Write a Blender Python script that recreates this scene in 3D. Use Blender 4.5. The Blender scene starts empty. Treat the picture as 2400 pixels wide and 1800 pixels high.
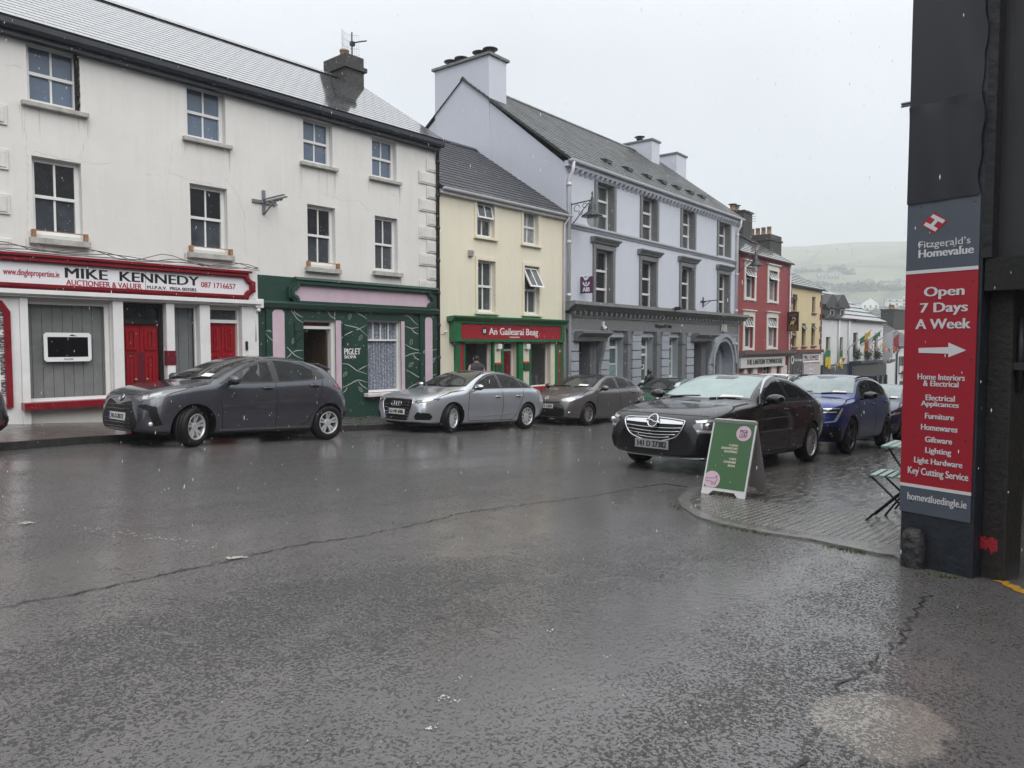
import bpy, bmesh, math, random
from mathutils import Vector, Matrix
from mathutils.bvhtree import BVHTree
from math import radians as R, sin, cos, pi, atan, tan, sqrt

# ------------------------------------------------------------------ camera, sky, sun, exposure
SC = bpy.context.scene
COL = SC.collection
PW, PH, PF = 2400, 1800, 1733.0          # photograph size and focal length in its pixels
YAW, PITCH = R(40), atan(92 / 1733)
CAM = Vector((0, 0, 1.27))
FW0 = Vector((cos(YAW), sin(YAW), 0))
RT = Vector((sin(YAW), -cos(YAW), 0))
FWD = FW0 * cos(PITCH) - Vector((0, 0, 1)) * sin(PITCH)
UPV = FW0 * sin(PITCH) + Vector((0, 0, 1)) * cos(PITCH)
cd = bpy.data.cameras.new('camera')
cd.sensor_width = 36; cd.lens = 36 * PF / PW
cd.clip_start = 0.05; cd.clip_end = 6000
cam = bpy.data.objects.new('camera', cd); COL.objects.link(cam)
cam.matrix_world = Matrix(((RT.x, UPV.x, -FWD.x, CAM.x), (RT.y, UPV.y, -FWD.y, CAM.y), (RT.z, UPV.z, -FWD.z, CAM.z), (0, 0, 0, 1)))
SC.camera = cam

SUN_EL, SUN_AZ = R(44), R(-108)           # direction the light comes from (az from +X)
wd = bpy.data.worlds.new('World'); SC.world = wd; wd.use_nodes = True
nt = wd.node_tree; nt.nodes.clear()
N = nt.nodes.new; L = nt.links.new
sky = N('ShaderNodeTexSky'); sky.sky_type = 'NISHITA'; sky.sun_disc = False
sky.sun_elevation = SUN_EL; sky.sun_rotation = R(90) - SUN_AZ
sky.air_density = 1.0; sky.dust_density = 4.0; sky.ozone_density = 1.0
tc = N('ShaderNodeTexCoord'); sep = N('ShaderNodeSeparateXYZ'); L(tc.outputs['Generated'], sep.inputs[0])
cr = N('ShaderNodeValToRGB')              # overcast cloud cover: brighter overhead than at the horizon
cr.color_ramp.elements[0].position = 0.0; cr.color_ramp.elements[0].color = (5.75, 6.1, 6.7, 1)
cr.color_ramp.elements[1].position = 0.95; cr.color_ramp.elements[1].color = (15.0, 15.2, 15.4, 1)
e = cr.color_ramp.elements.new(0.35); e.color = (6.75, 7.0, 7.45, 1)
L(sep.outputs['Z'], cr.inputs[0])
cn = N('ShaderNodeTexNoise'); cn.inputs['Scale'].default_value = 2.2; cn.inputs['Detail'].default_value = 3
L(tc.outputs['Generated'], cn.inputs['Vector'])
mr = N('ShaderNodeMapRange'); mr.inputs['To Min'].default_value = 0.93; mr.inputs['To Max'].default_value = 1.07
mr.inputs['From Min'].default_value = 0.3; mr.inputs['From Max'].default_value = 0.7
L(cn.outputs['Fac'], mr.inputs['Value'])
cm = N('ShaderNodeVectorMath'); cm.operation = 'SCALE'; L(cr.outputs['Color'], cm.inputs[0]); L(mr.outputs[0], cm.inputs['Scale'])
mx = N('ShaderNodeMixRGB'); mx.inputs['Fac'].default_value = 0.92
L(sky.outputs[0], mx.inputs[1]); L(cm.outputs[0], mx.inputs[2])
bg = N('ShaderNodeBackground'); bg.inputs['Strength'].default_value = 0.1
ow = N('ShaderNodeOutputWorld'); L(mx.outputs[0], bg.inputs[0]); L(bg.outputs[0], ow.inputs[0])
ld = bpy.data.lights.new('sun', 'SUN'); ld.energy = 1.5; ld.angle = R(60); ld.color = (1, 0.97, 0.93)
sun = bpy.data.objects.new('sun', ld); COL.objects.link(sun)
sdir = Vector((cos(SUN_EL) * cos(SUN_AZ), cos(SUN_EL) * sin(SUN_AZ), sin(SUN_EL)))
sun.rotation_euler = sdir.to_track_quat('Z', 'Y').to_euler()
sun.location = sdir * 60
SC.view_settings.view_transform = 'Standard'; SC.view_settings.look = 'None'
SC.view_settings.exposure = 0.43; SC.view_settings.gamma = 1.0
SC.cycles.use_denoising = True
SC.cycles.max_bounces = 6; SC.cycles.diffuse_bounces = 3; SC.cycles.glossy_bounces = 3
SC.cycles.transmission_bounces = 6; SC.cycles.volume_bounces = 1; SC.cycles.transparent_max_bounces = 8
SC.cycles.caustics_reflective = False; SC.cycles.caustics_refractive = False

# ------------------------------------------------------------------ pixel -> place
def ray(x, y):
    return FWD + RT * ((x - PW / 2) / PF) + UPV * ((PH / 2 - y) / PF)
SLOPE = -0.057
def gz(x, y=0.0):                          # height of the road surface
    return SLOPE * x
def on_ground(x, y, up=0.0):
    d = ray(x, y)
    t = (up - CAM.z) / (d.z - SLOPE * d.x)
    return CAM + d * t
class Plane:                               # a vertical plane: s along it to the right, z up, d out of it towards the street
    def __init__(s, ox, oy, ang):
        s.o = Vector((ox, oy, 0)); a = R(ang)
        s.e = Vector((cos(a), sin(a), 0)); s.n = Vector((sin(a), -cos(a), 0))
    def T(s, a, z, d=0.0):
        return s.o + s.e * a + s.n * d + Vector((0, 0, z))
    def sz(s, x, y, d=0.0):
        r = ray(x, y); t = ((s.o + s.n * d - CAM).dot(s.n)) / r.dot(s.n)
        p = CAM + r * t
        return (p - s.o).dot(s.e), p.z
    def S(s, x, y=800, d=0.0): return s.sz(x, y, d)[0]
    def Z(s, x, y, d=0.0): return s.sz(x, y, d)[1]
    def rect(s, x0, x1, yt, yb, d=0.0):
        xc = (x0 + x1) / 2
        yc = (yt + yb) / 2
        return s.S(x0, yc, d), s.S(x1, yc, d), s.Z(xc, yb, d), s.Z(xc, yt, d)
    def off(s, d, ang=0):                  # the parallel plane d further out
        q = Plane(0, 0, 0); q.o = s.o + s.n * d; q.e = s.e.copy(); q.n = s.n.copy(); return q
    def side(s, a, z=0):                   # plane across: s runs inwards (away from the street), seen from the left
        q = Plane(0, 0, 0); q.o = s.o + s.e * a; q.e = -s.n; q.n = -s.e; return q

# ------------------------------------------------------------------ mesh building
def root_of(o):
    while o.parent: o = o.parent
    return o
class MB:
    def __init__(s, T=None):
        s.v = []; s.f = []; s.uv = {}; s.T = T or (lambda a, b, c=0.0: Vector((a, b, c))); s.mi = {}; s.cm = 0; s.sm = set()
    def add(s, pts):
        i = len(s.v); s.v += [Vector(s.T(*p)) for p in pts]; return i
    def face(s, idx, uv=None, smooth=False):
        k = len(s.f); s.f.append(tuple(idx))
        if uv: s.uv[k] = uv
        if s.cm: s.mi[k] = s.cm
        if smooth: s.sm.add(k)
    def poly(s, pts, uv=None):
        i = s.add(pts); s.face(range(i, i + len(pts)), uv)
    def box(s, a, b, c):
        (a0, a1), (b0, b1), (c0, c1) = a, b, c
        i = s.add([(a0, b0, c0), (a1, b0, c0), (a1, b1, c0), (a0, b1, c0), (a0, b0, c1), (a1, b0, c1), (a1, b1, c1), (a0, b1, c1)])
        for q in ((0, 3, 2, 1), (4, 5, 6, 7), (0, 1, 5, 4), (1, 2, 6, 5), (2, 3, 7, 6), (3, 0, 4, 7)):
            s.face([i + k for k in q])
    def prism(s, pts, c0, c1):
        n = len(pts); i = s.add([(p[0], p[1], c0) for p in pts] + [(p[0], p[1], c1) for p in pts])
        s.face([i + k for k in range(n)][::-1]); s.face([i + n + k for k in range(n)])
        for k in range(n):
            j = (k + 1) % n; s.face((i + k, i + j, i + n + j, i + n + k))
    def ring_frame(s, outer, inner, c0, c1):   # two outlines with the same count: a frame between them
        n = len(outer)
        i = s.add([(p[0], p[1], c) for c in (c0, c1) for p in outer] + [(p[0], p[1], c) for c in (c0, c1) for p in inner])
        A, B, C_, D = i, i + n, i + 2 * n, i + 3 * n
        for k in range(n):
            j = (k + 1) % n
            s.face((B + k, B + j, D + j, D + k)); s.face((A + k, C_ + k, C_ + j, A + j))
            s.face((A + k, A + j, B + j, B + k)); s.face((C_ + k, D + k, D + j, C_ + j))
    def extrude_profile(s, prof, a0, a1):      # prof: (b, c) outline, run along a
        n = len(prof); i = s.add([(a0, p[0], p[1]) for p in prof] + [(a1, p[0], p[1]) for p in prof])
        s.face([i + k for k in range(n)][::-1]); s.face([i + n + k for k in range(n)])
        for k in range(n):
            j = (k + 1) % n; s.face((i + k, i + j, i + n + j, i + n + k))
    def tube(s, pts, r, n=8, cap=True, rr=None):
        P = [Vector(s.T(*p)) for p in pts]; m = len(P); base = len(s.v)
        up = None
        for k in range(m):
            t = (P[min(k + 1, m - 1)] - P[max(k - 1, 0)]).normalized()
            if up is None:
                up = Vector((0, 0, 1)) if abs(t.z) < 0.9 else Vector((1, 0, 0))
            x = t.cross(up).normalized(); y = x.cross(t).normalized(); up = y
            q = rr[k] if rr else r
            s.v += [P[k] + (x * cos(2 * pi * j / n) + y * sin(2 * pi * j / n)) * q for j in range(n)]
        for k in range(m - 1):
            for j in range(n):
                a = base + k * n + j; b = base + k * n + (j + 1) % n
                s.face((a, b, b + n, a + n), smooth=True)
        if cap:
            s.face([base + j for j in range(n)][::-1]); s.face([base + (m - 1) * n + j for j in range(n)])
    def lathe(s, prof, o, n=16, axis='z', smooth=True, cap=True):   # prof: (r, h) from bottom to top around a local axis through o
        base = len(s.v); m = len(prof); pts = []
        for r, h in prof:
            for j in range(n):
                a = 2 * pi * j / n; x, y = r * cos(a), r * sin(a)
                if axis == 'z': pts.append((o[0] + x, o[1] + y, o[2] + h))
                elif axis == 'y': pts.append((o[0] + x, o[1] + h, o[2] + y))
                else: pts.append((o[0] + h, o[1] + x, o[2] + y))
        s.add(pts)
        for k in range(m - 1):
            for j in range(n):
                a = base + k * n + j; b = base + k * n + (j + 1) % n
                s.face((a, b, b + n, a + n), smooth=smooth)
        if cap: s.face([base + j for j in range(n)][::-1]); s.face([base + (m - 1) * n + j for j in range(n)])
    def ball(s, o, rx, ry=None, rz=None, n=10, m=7):
        ry = ry or rx; rz = rz or rx; base = len(s.v); pts = []
        for k in range(m + 1):
            ph = -pi / 2 + pi * k / m
            for j in range(n):
                a = 2 * pi * j / n
                pts.append((o[0] + rx * max(cos(ph), .02) * cos(a), o[1] + ry * max(cos(ph), .02) * sin(a), o[2] + rz * sin(ph)))
        s.add(pts)
        for k in range(m):
            for j in range(n):
                a = base + k * n + j; b = base + k * n + (j + 1) % n
                s.face((a, b, b + n, a + n), smooth=True)
        s.face([base + j for j in range(n)][::-1]); s.face([base + m * n + j for j in range(n)])
    def sheet(s, a, b, c, d, lift=None, thick=0.0):   # quad with metric uv; world points
        i = len(s.v); s.v += [Vector(p) for p in (a, b, c, d)]
        w = (Vector(b) - Vector(a)).length; h = (Vector(d) - Vector(a)).length
        s.face((i, i + 1, i + 2, i + 3), uv=[(0, 0), (w, 0), (w, h), (0, h)])
    def text(s, st, a0, a1, b0, b1, c0, th=0.004, bold=0.0, shear=0.0, space=1.0, line=1.0, align='LEFT'):
        vs, fs = text_geo(st, 0, shear, space, line, align)
        if bold > .004:                       # heavier strokes: struck three times, a little apart
            k = bold * 1.9; n = len(vs); zt = max(v[2] for v in vs); base = vs; vs = []; f0 = fs; fs = []
            for j, dx in enumerate((-k, 0, k)):
                fs = fs + [tuple(i + j * n for i in f) for f in f0]; vs = vs + [(v[0] + dx, v[1], v[2], j) for v in base]
        x0 = min(v[0] for v in vs); x1 = max(v[0] for v in vs); y0 = min(v[1] for v in vs); y1 = max(v[1] for v in vs)
        zs = [v[2] for v in vs]; zm = max(zs) or 1; J = lambda v: .0004 * v[3] if len(v) > 3 else 0
        i = s.add([(a0 + (a1 - a0) * (v[0] - x0) / (x1 - x0), b0 + (b1 - b0) * (v[1] - y0) / (y1 - y0), c0 + J(v) + th * (1 if v[2] > zm * .5 else 0)) for v in vs])
        for f in fs: s.face([i + k for k in f])
    def build(s, name, m, parent=None, local=False, loc=None, recalc=True, smooth=False, bevel=0):
        me = bpy.data.meshes.new(name)
        if parent is None and not local:
            if loc is None:
                xs = [p.x for p in s.v]; ys = [p.y for p in s.v]; zs = [p.z for p in s.v]
                loc = Vector(((min(xs) + max(xs)) / 2, (min(ys) + max(ys)) / 2, min(zs)))
            off = Vector(loc)
        elif local: off = Vector((0, 0, 0))
        else: off = root_of(parent).location
        me.from_pydata([tuple(p - off) for p in s.v], [], s.f)
        for mm in (m if isinstance(m, (list, tuple)) else [m]): me.materials.append(mm)
        for k, q in s.mi.items(): me.polygons[k].material_index = q
        if smooth: me.polygons.foreach_set('use_smooth', [True] * len(me.polygons))
        elif s.sm:
            for k in s.sm: me.polygons[k].use_smooth = True
        if s.uv:
            u = me.uv_layers.new(name='uv')
            for k, cs in s.uv.items():
                for li, c in zip(me.polygons[k].loop_indices, cs): u.data[li].uv = c
        if recalc:
            bm = bmesh.new(); bm.from_mesh(me); bmesh.ops.recalc_face_normals(bm, faces=bm.faces); bm.to_mesh(me); bm.free()
        o = bpy.data.objects.new(name, me); COL.objects.link(o)
        if parent is None and not local: o.location = off
        if parent: o.parent = parent
        if bevel:
            b = o.modifiers.new('bevel', 'BEVEL'); b.width = bevel; b.segments = 2; b.limit_method = 'ANGLE'
        return o
_tc = {}
def text_geo(st, bold, shear, space, line, align):
    key = (st, bold, shear, space, line, align)
    if key in _tc: return _tc[key]
    cu = bpy.data.curves.new('t', 'FONT'); cu.body = st; cu.extrude = 0.01; cu.offset = bold; cu.shear = shear
    cu.space_character = space; cu.space_line = line; cu.align_x = align; cu.resolution_u = 3
    o = bpy.data.objects.new('t', cu); COL.objects.link(o)
    dg = bpy.context.evaluated_depsgraph_get(); ev = o.evaluated_get(dg); me = ev.to_mesh()
    vs = [(v.co.x, v.co.y, v.co.z) for v in me.vertices]; fs = [tuple(p.vertices) for p in me.polygons]
    ev.to_mesh_clear(); bpy.data.objects.remove(o); bpy.data.curves.remove(cu)
    _tc[key] = (vs, fs); return vs, fs

def empty(name, loc, label=None, cat=None, group=None, rot=None):
    o = bpy.data.objects.new(name, None); COL.objects.link(o); o.location = loc; o.empty_display_size = 0.3
    if rot: o.rotation_euler = rot
    return tag(o, label, cat, group)
def tag(o, label=None, cat=None, group=None, kind=None):
    if label: o['label'] = label
    if cat: o['category'] = cat
    if group: o['group'] = group
    if kind: o['kind'] = kind
    return o

# ------------------------------------------------------------------ materials
MATS = {}
def mat(name, col, rough=0.6, metal=0.0, spec=0.5, bump=None, var=None, coat=0.0, streak=0.0, dirt=None, emit=None, alpha=1.0, drops=0.0, trans=0.0):
    if name in MATS: return MATS[name]
    m = bpy.data.materials.new(name); m.use_nodes = True; t = m.node_tree; b = t.nodes['Principled BSDF']
    N = t.nodes.new; L = t.links.new
    c4 = (col[0], col[1], col[2], 1)
    b.inputs['Base Color'].default_value = c4; b.inputs['Roughness'].default_value = rough
    b.inputs['Metallic'].default_value = metal; b.inputs['Specular IOR Level'].default_value = spec
    b.inputs['Coat Weight'].default_value = coat; b.inputs['Coat Roughness'].default_value = 0.04
    b.inputs['Transmission Weight'].default_value = trans
    if emit: b.inputs['Emission Color'].default_value = (*emit[0], 1); b.inputs['Emission Strength'].default_value = emit[1]
    co = N('ShaderNodeTexCoord'); out = None
    if var or streak or dirt:
        prev = None
        if var:
            n = N('ShaderNodeTexNoise'); n.inputs['Scale'].default_value = var[0]; n.inputs['Detail'].default_value = 5
            n.inputs['Roughness'].default_value = 0.65
            L(co.outputs['Object'], n.inputs['Vector'])
            r = N('ShaderNodeMapRange'); r.inputs['From Min'].default_value = 0.3; r.inputs['From Max'].default_value = 0.7
            r.inputs['To Min'].default_value = 1 - var[1]; r.inputs['To Max'].default_value = 1 + var[1] * .6
            L(n.outputs['Fac'], r.inputs['Value'])
            v = N('ShaderNodeVectorMath'); v.operation = 'SCALE'; v.inputs[0].default_value = col[:3]; L(r.outputs[0], v.inputs['Scale'])
            prev = v.outputs[0]
        for amt, sc, dc in ((streak, (3.0, 3.0, 0.25), (0.28, 0.27, 0.25)),) + (((dirt[0], (0.8, 0.8, 0.8), dirt[1]),) if dirt else ()):
            if not amt: continue
            mp = N('ShaderNodeMapping'); mp.inputs['Scale'].default_value = sc; L(co.outputs['Object'], mp.inputs['Vector'])
            n = N('ShaderNodeTexNoise'); n.inputs['Scale'].default_value = 2.0; n.inputs['Detail'].default_value = 6
            n.inputs['Roughness'].default_value = 0.7; L(mp.outputs[0], n.inputs['Vector'])
            r = N('ShaderNodeMapRange'); r.inputs['From Min'].default_value = 0.5; r.inputs['From Max'].default_value = 0.8
            r.inputs['To Max'].default_value = amt; L(n.outputs['Fac'], r.inputs['Value'])
            k = N('ShaderNodeMixRGB'); L(r.outputs[0], k.inputs[0])
            if prev: L(prev, k.inputs[1])
            else: k.inputs[1].default_value = c4
            k.inputs[2].default_value = (*dc, 1); prev = k.outputs[0]
        L(prev, b.inputs['Base Color'])
    nrm = None
    for bp in ([bump] if bump else []):
        n = N('ShaderNodeTexNoise'); n.inputs['Scale'].default_value = bp[0]; n.inputs['Detail'].default_value = 4
        L(co.outputs['Object'], n.inputs['Vector'])
        p = N('ShaderNodeBump'); p.inputs['Strength'].default_value = bp[1]; p.inputs['Distance'].default_value = bp[2] if len(bp) > 2 else 0.01
        L(n.outputs['Fac'], p.inputs['Height']); nrm = p.outputs[0]
    if drops:
        n = N('ShaderNodeTexVoronoi'); n.inputs['Scale'].default_value = 55; L(co.outputs['Object'], n.inputs['Vector'])
        r = N('ShaderNodeMapRange'); r.inputs['From Min'].default_value = 0.32; r.inputs['From Max'].default_value = 0.12
        L(n.outputs['Distance'], r.inputs['Value'])
        p = N('ShaderNodeBump'); p.inputs['Strength'].default_value = drops; p.inputs['Distance'].default_value = 0.004
        L(r.outputs[0], p.inputs['Height'])
        if nrm: L(nrm, p.inputs['Normal'])
        nrm = p.outputs[0]
    if nrm:
        L(nrm, b.inputs['Normal'])
        if coat: L(nrm, b.inputs['Coat Normal'])
    MATS[name] = m; return m
# ------------------------------------------------------------------ special materials
def slate_mat(name, col, rough, moss=0.0, spec=.5, row=0.23, jw=0.30, joint=0.7):
    m = bpy.data.materials.new(name); m.use_nodes = True; t = m.node_tree; b = t.nodes['Principled BSDF']
    N = t.nodes.new; L = t.links.new
    u = N('ShaderNodeUVMap'); br = N('ShaderNodeTexBrick'); L(u.outputs[0], br.inputs['Vector'])
    br.inputs['Scale'].default_value = 1.0; br.inputs['Brick Width'].default_value = jw; br.inputs['Row Height'].default_value = row
    br.inputs['Mortar Size'].default_value = 0.010; br.inputs['Mortar Smooth'].default_value = 0.3; br.inputs['Bias'].default_value = -0.1
    br.inputs['Color1'].default_value = (*[c * .75 for c in col], 1); br.inputs['Color2'].default_value = (*[c * 1.25 for c in col], 1)
    br.inputs['Mortar'].default_value = (*[c * (1 - joint) for c in col], 1)
    n = N('ShaderNodeTexNoise'); n.inputs['Scale'].default_value = 0.9; n.inputs['Detail'].default_value = 8; n.inputs['Roughness'].default_value = .75
    L(u.outputs[0], n.inputs['Vector'])
    r = N('ShaderNodeMapRange'); r.inputs['From Min'].default_value = .48; r.inputs['From Max'].default_value = .72; r.inputs['To Max'].default_value = moss
    L(n.outputs['Fac'], r.inputs['Value'])
    k = N('ShaderNodeMixRGB'); L(r.outputs[0], k.inputs[0]); L(br.outputs['Color'], k.inputs[1]); k.inputs[2].default_value = (.09, .085, .05, 1)
    L(k.outputs[0], b.inputs['Base Color']); b.inputs['Specular IOR Level'].default_value = spec; b.inputs['Coat Weight'].default_value = max(0, spec * 1.4 - .8); b.inputs['Coat Roughness'].default_value = .05; b.inputs['Coat IOR'].default_value = 1.6
    rr = N('ShaderNodeMapRange'); rr.inputs['To Min'].default_value = rough; rr.inputs['To Max'].default_value = min(1, rough + .5 * moss + .1)
    rr.inputs['From Min'].default_value = .4; rr.inputs['From Max'].default_value = .7
    L(n.outputs['Fac'], rr.inputs['Value']); L(rr.outputs[0], b.inputs['Roughness'])
    p = N('ShaderNodeBump'); p.inputs['Strength'].default_value = .6; p.inputs['Distance'].default_value = .006; p.invert = True
    L(br.outputs['Fac'], p.inputs['Height']); L(p.outputs[0], b.inputs['Normal']); L(p.outputs[0], b.inputs['Coat Normal'])
    MATS[name] = m; return m

import math as math_
def road_mat():
    m = bpy.data.materials.new('wet asphalt'); m.use_nodes = True; t = m.node_tree; b = t.nodes['Principled BSDF']
    N = t.nodes.new; L = t.links.new
    co = N('ShaderNodeTexCoord'); V = co.outputs['Object']
    def noise(sc, det, ro=.6, vec=None):
        n = N('ShaderNodeTexNoise'); n.inputs['Scale'].default_value = sc; n.inputs['Detail'].default_value = det
        n.inputs['Roughness'].default_value = ro; L(vec or V, n.inputs['Vector']); return n.outputs['Fac']
    def rng(src, a, b_, c, d):
        r = N('ShaderNodeMapRange'); r.inputs['From Min'].default_value = a; r.inputs['From Max'].default_value = b_
        r.inputs['To Min'].default_value = c; r.inputs['To Max'].default_value = d; L(src, r.inputs['Value']); return r.outputs[0]
    def math(op, a, b_):
        q = N('ShaderNodeMath'); q.operation = op
        for i, z in enumerate((a, b_)):
            if isinstance(z, (int, float)): q.inputs[i].default_value = z
            else: L(z, q.inputs[i])
        return q.outputs[0]
    # standing water where the surface dips, drawn out along the fall of the street, polished wheel tracks along it
    mp = N('ShaderNodeMapping'); mp.inputs['Rotation'].default_value = (0, 0, R(-22)); mp.inputs['Scale'].default_value = (.35, 1.0, 1); L(V, mp.inputs['Vector'])
    mt = N('ShaderNodeMapping'); mt.inputs['Scale'].default_value = (.05, 1.0, 1); L(V, mt.inputs['Vector'])
    big = noise(.55, 5, .62, mp.outputs[0]); med = noise(3.2, 5, .65); trk = noise(.9, 3, .5, mt.outputs[0])
    wet = rng(math('ADD', math('ADD', math('MULTIPLY', big, .5), math('MULTIPLY', med, .22)), math('MULTIPLY', trk, .28)), .42, .60, 0, 1)
    fine = math('ADD', math('ADD', math('MULTIPLY', noise(62, 4, .62), .66), math('MULTIPLY', noise(160, 2, .5), .20)), math('MULTIPLY', noise(17, 5, .7), .14))
    film = rng(math('ADD', fine, math('MULTIPLY', wet, .12)), .455, .525, 0, 1)      # water between the stones
    cr = N('ShaderNodeMixRGB'); L(noise(.45, 7, .7), cr.inputs[0]); cr.inputs[1].default_value = (.055, .051, .051, 1); cr.inputs[2].default_value = (.175, .166, .163, 1)  # broad sky sheen painted in as paler areas of tarmac
    c2 = N('ShaderNodeMixRGB'); L(film, c2.inputs[0]); c2.inputs[1].default_value = (.020, .019, .019, 1); L(cr.outputs[0], c2.inputs[2])  # wet glints painted into the colour: film pale, pits dark
    # an old concrete repair worn level with the tarmac
    pt = N('ShaderNodeMapping'); pt.vector_type = 'TEXTURE'; pt.inputs['Location'].default_value = PC0; pt.inputs['Rotation'].default_value = (0, 0, math_.atan2(PA0.y, PA0.x)); pt.inputs['Scale'].default_value = (PA0.length, PB0, 1e3); L(V, pt.inputs['Vector'])
    ln = N('ShaderNodeVectorMath'); ln.operation = 'LENGTH'; L(pt.outputs[0], ln.inputs[0])
    pk = rng(math('ADD', math('ADD', ln.outputs['Value'], math('MULTIPLY', noise(4, 6, .7), .9)), math('MULTIPLY', noise(60, 2), .25)), 1.40, 1.52, 1, 0)
    pc = N('ShaderNodeMixRGB'); L(noise(9, 6, .7), pc.inputs[0]); pc.inputs[1].default_value = (.11, .10, .092, 1); pc.inputs[2].default_value = (.32, .29, .26, 1)
    pm = N('ShaderNodeMixRGB'); L(math('MULTIPLY', pk, rng(film, 0, 1, .55, .95)), pm.inputs[0]); L(c2.outputs[0], pm.inputs[1]); L(pc.outputs[0], pm.inputs[2])
    L(pm.outputs[0], b.inputs['Base Color'])
    L(rng(film, 0, 1, .5, .15), b.inputs['Roughness']); b.inputs['Specular IOR Level'].default_value = .75
    p = N('ShaderNodeBump'); p.inputs['Distance'].default_value = .004; p.inputs['Strength'].default_value = .8; L(film, p.inputs['Height'])
    p2 = N('ShaderNodeBump'); p2.inputs['Distance'].default_value = .006; L(rng(wet, 0, 1, .8, .28), p2.inputs['Strength'])
    L(noise(26, 3, .55), p2.inputs['Height']); L(p.outputs[0], p2.inputs['Normal'])
    L(p2.outputs[0], b.inputs['Normal'])
    MATS['road'] = m; return m

def paving_mat(name, col, bw, bh, rough, rot=0, bump=.5):
    m = bpy.data.materials.new(name); m.use_nodes = True; t = m.node_tree; b = t.nodes['Principled BSDF']
    N = t.nodes.new; L = t.links.new
    co = N('ShaderNodeTexCoord'); mp = N('ShaderNodeMapping'); mp.inputs['Rotation'].default_value = (0, 0, R(rot)); L(co.outputs['Object'], mp.inputs['Vector'])
    br = N('ShaderNodeTexBrick'); L(mp.outputs[0], br.inputs['Vector']); br.inputs['Scale'].default_value = 1
    br.inputs['Brick Width'].default_value = bw; br.inputs['Row Height'].default_value = bh; br.inputs['Mortar Size'].default_value = .005
    br.inputs['Color1'].default_value = (*[c * .85 for c in col], 1); br.inputs['Color2'].default_value = (*[c * 1.15 for c in col], 1)
    br.inputs['Mortar'].default_value = (*[c * .4 for c in col], 1)
    n = N('ShaderNodeTexNoise'); n.inputs['Scale'].default_value = 6; n.inputs['Detail'].default_value = 7; n.inputs['Roughness'].default_value = .7; L(co.outputs['Object'], n.inputs['Vector'])
    s = N('ShaderNodeMapRange'); s.inputs['From Min'].default_value = .3; s.inputs['From Max'].default_value = .7; s.inputs['To Min'].default_value = .6; s.inputs['To Max'].default_value = 1.3; L(n.outputs['Fac'], s.inputs['Value'])
    v = N('ShaderNodeVectorMath'); v.operation = 'SCALE'; L(br.outputs['Color'], v.inputs[0]); L(s.outputs[0], v.inputs['Scale']); L(v.outputs[0], b.inputs['Base Color'])
    mp2 = N('ShaderNodeMapping'); mp2.inputs['Rotation'].default_value = (0, 0, R(rot)); mp2.inputs['Scale'].default_value = (1.2, 5, 1); L(co.outputs['Object'], mp2.inputs['Vector'])
    n2 = N('ShaderNodeTexNoise'); n2.inputs['Scale'].default_value = 3.5; n2.inputs['Detail'].default_value = 5; L(mp2.outputs[0], n2.inputs['Vector'])
    r = N('ShaderNodeMapRange'); r.inputs['From Min'].default_value = .42; r.inputs['From Max'].default_value = .6; r.inputs['To Min'].default_value = rough + .22; r.inputs['To Max'].default_value = rough
    L(n2.outputs['Fac'], r.inputs['Value']); L(r.outputs[0], b.inputs['Roughness'])
    p = N('ShaderNodeBump'); p.inputs['Strength'].default_value = bump; p.inputs['Distance'].default_value = .006; p.invert = True; L(br.outputs['Fac'], p.inputs['Height'])
    p2 = N('ShaderNodeBump'); p2.inputs['Strength'].default_value = .45; p2.inputs['Distance'].default_value = .012; L(n2.outputs['Fac'], p2.inputs['Height']); L(p.outputs[0], p2.inputs['Normal'])
    n3 = N('ShaderNodeTexNoise'); n3.inputs['Scale'].default_value = 90; n3.inputs['Detail'].default_value = 2; L(co.outputs['Object'], n3.inputs['Vector'])
    p3 = N('ShaderNodeBump'); p3.inputs['Strength'].default_value = .25; p3.inputs['Distance'].default_value = .004; L(n3.outputs['Fac'], p3.inputs['Height']); L(p2.outputs[0], p3.inputs['Normal'])
    L(p3.outputs[0], b.inputs['Normal'])
    MATS[name] = m; return m

# ------------------------------------------------------------------ ground
PC0 = on_ground(2062, 1690); PA0 = (on_ground(2245, 1752) - on_ground(1885, 1650)) / 2; PB0 = abs((on_ground(2130, 1615) - on_ground(1985, 1745)).dot(Vector((-PA0.y, PA0.x, 0)).normalized())) / 2
ROAD = road_mat()
g = MB()
xs = [-60, -20, -6, 0, 3, 6, 10, 20, 40, 80, 160]; ys = [-40, -12, -3, 1, 4, 8, 12, 16, 40, 120]
for i in range(len(xs) - 1):
    for j in range(len(ys) - 1):
        a, b_, c, d = xs[i], xs[i + 1], ys[j], ys[j + 1]
        g.poly([(a, c, gz(a)), (b_, c, gz(b_)), (b_, d, gz(b_)), (a, d, gz(a))])
tag(g.build('road', ROAD, loc=(0, 0, 0)), kind='structure')

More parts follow.
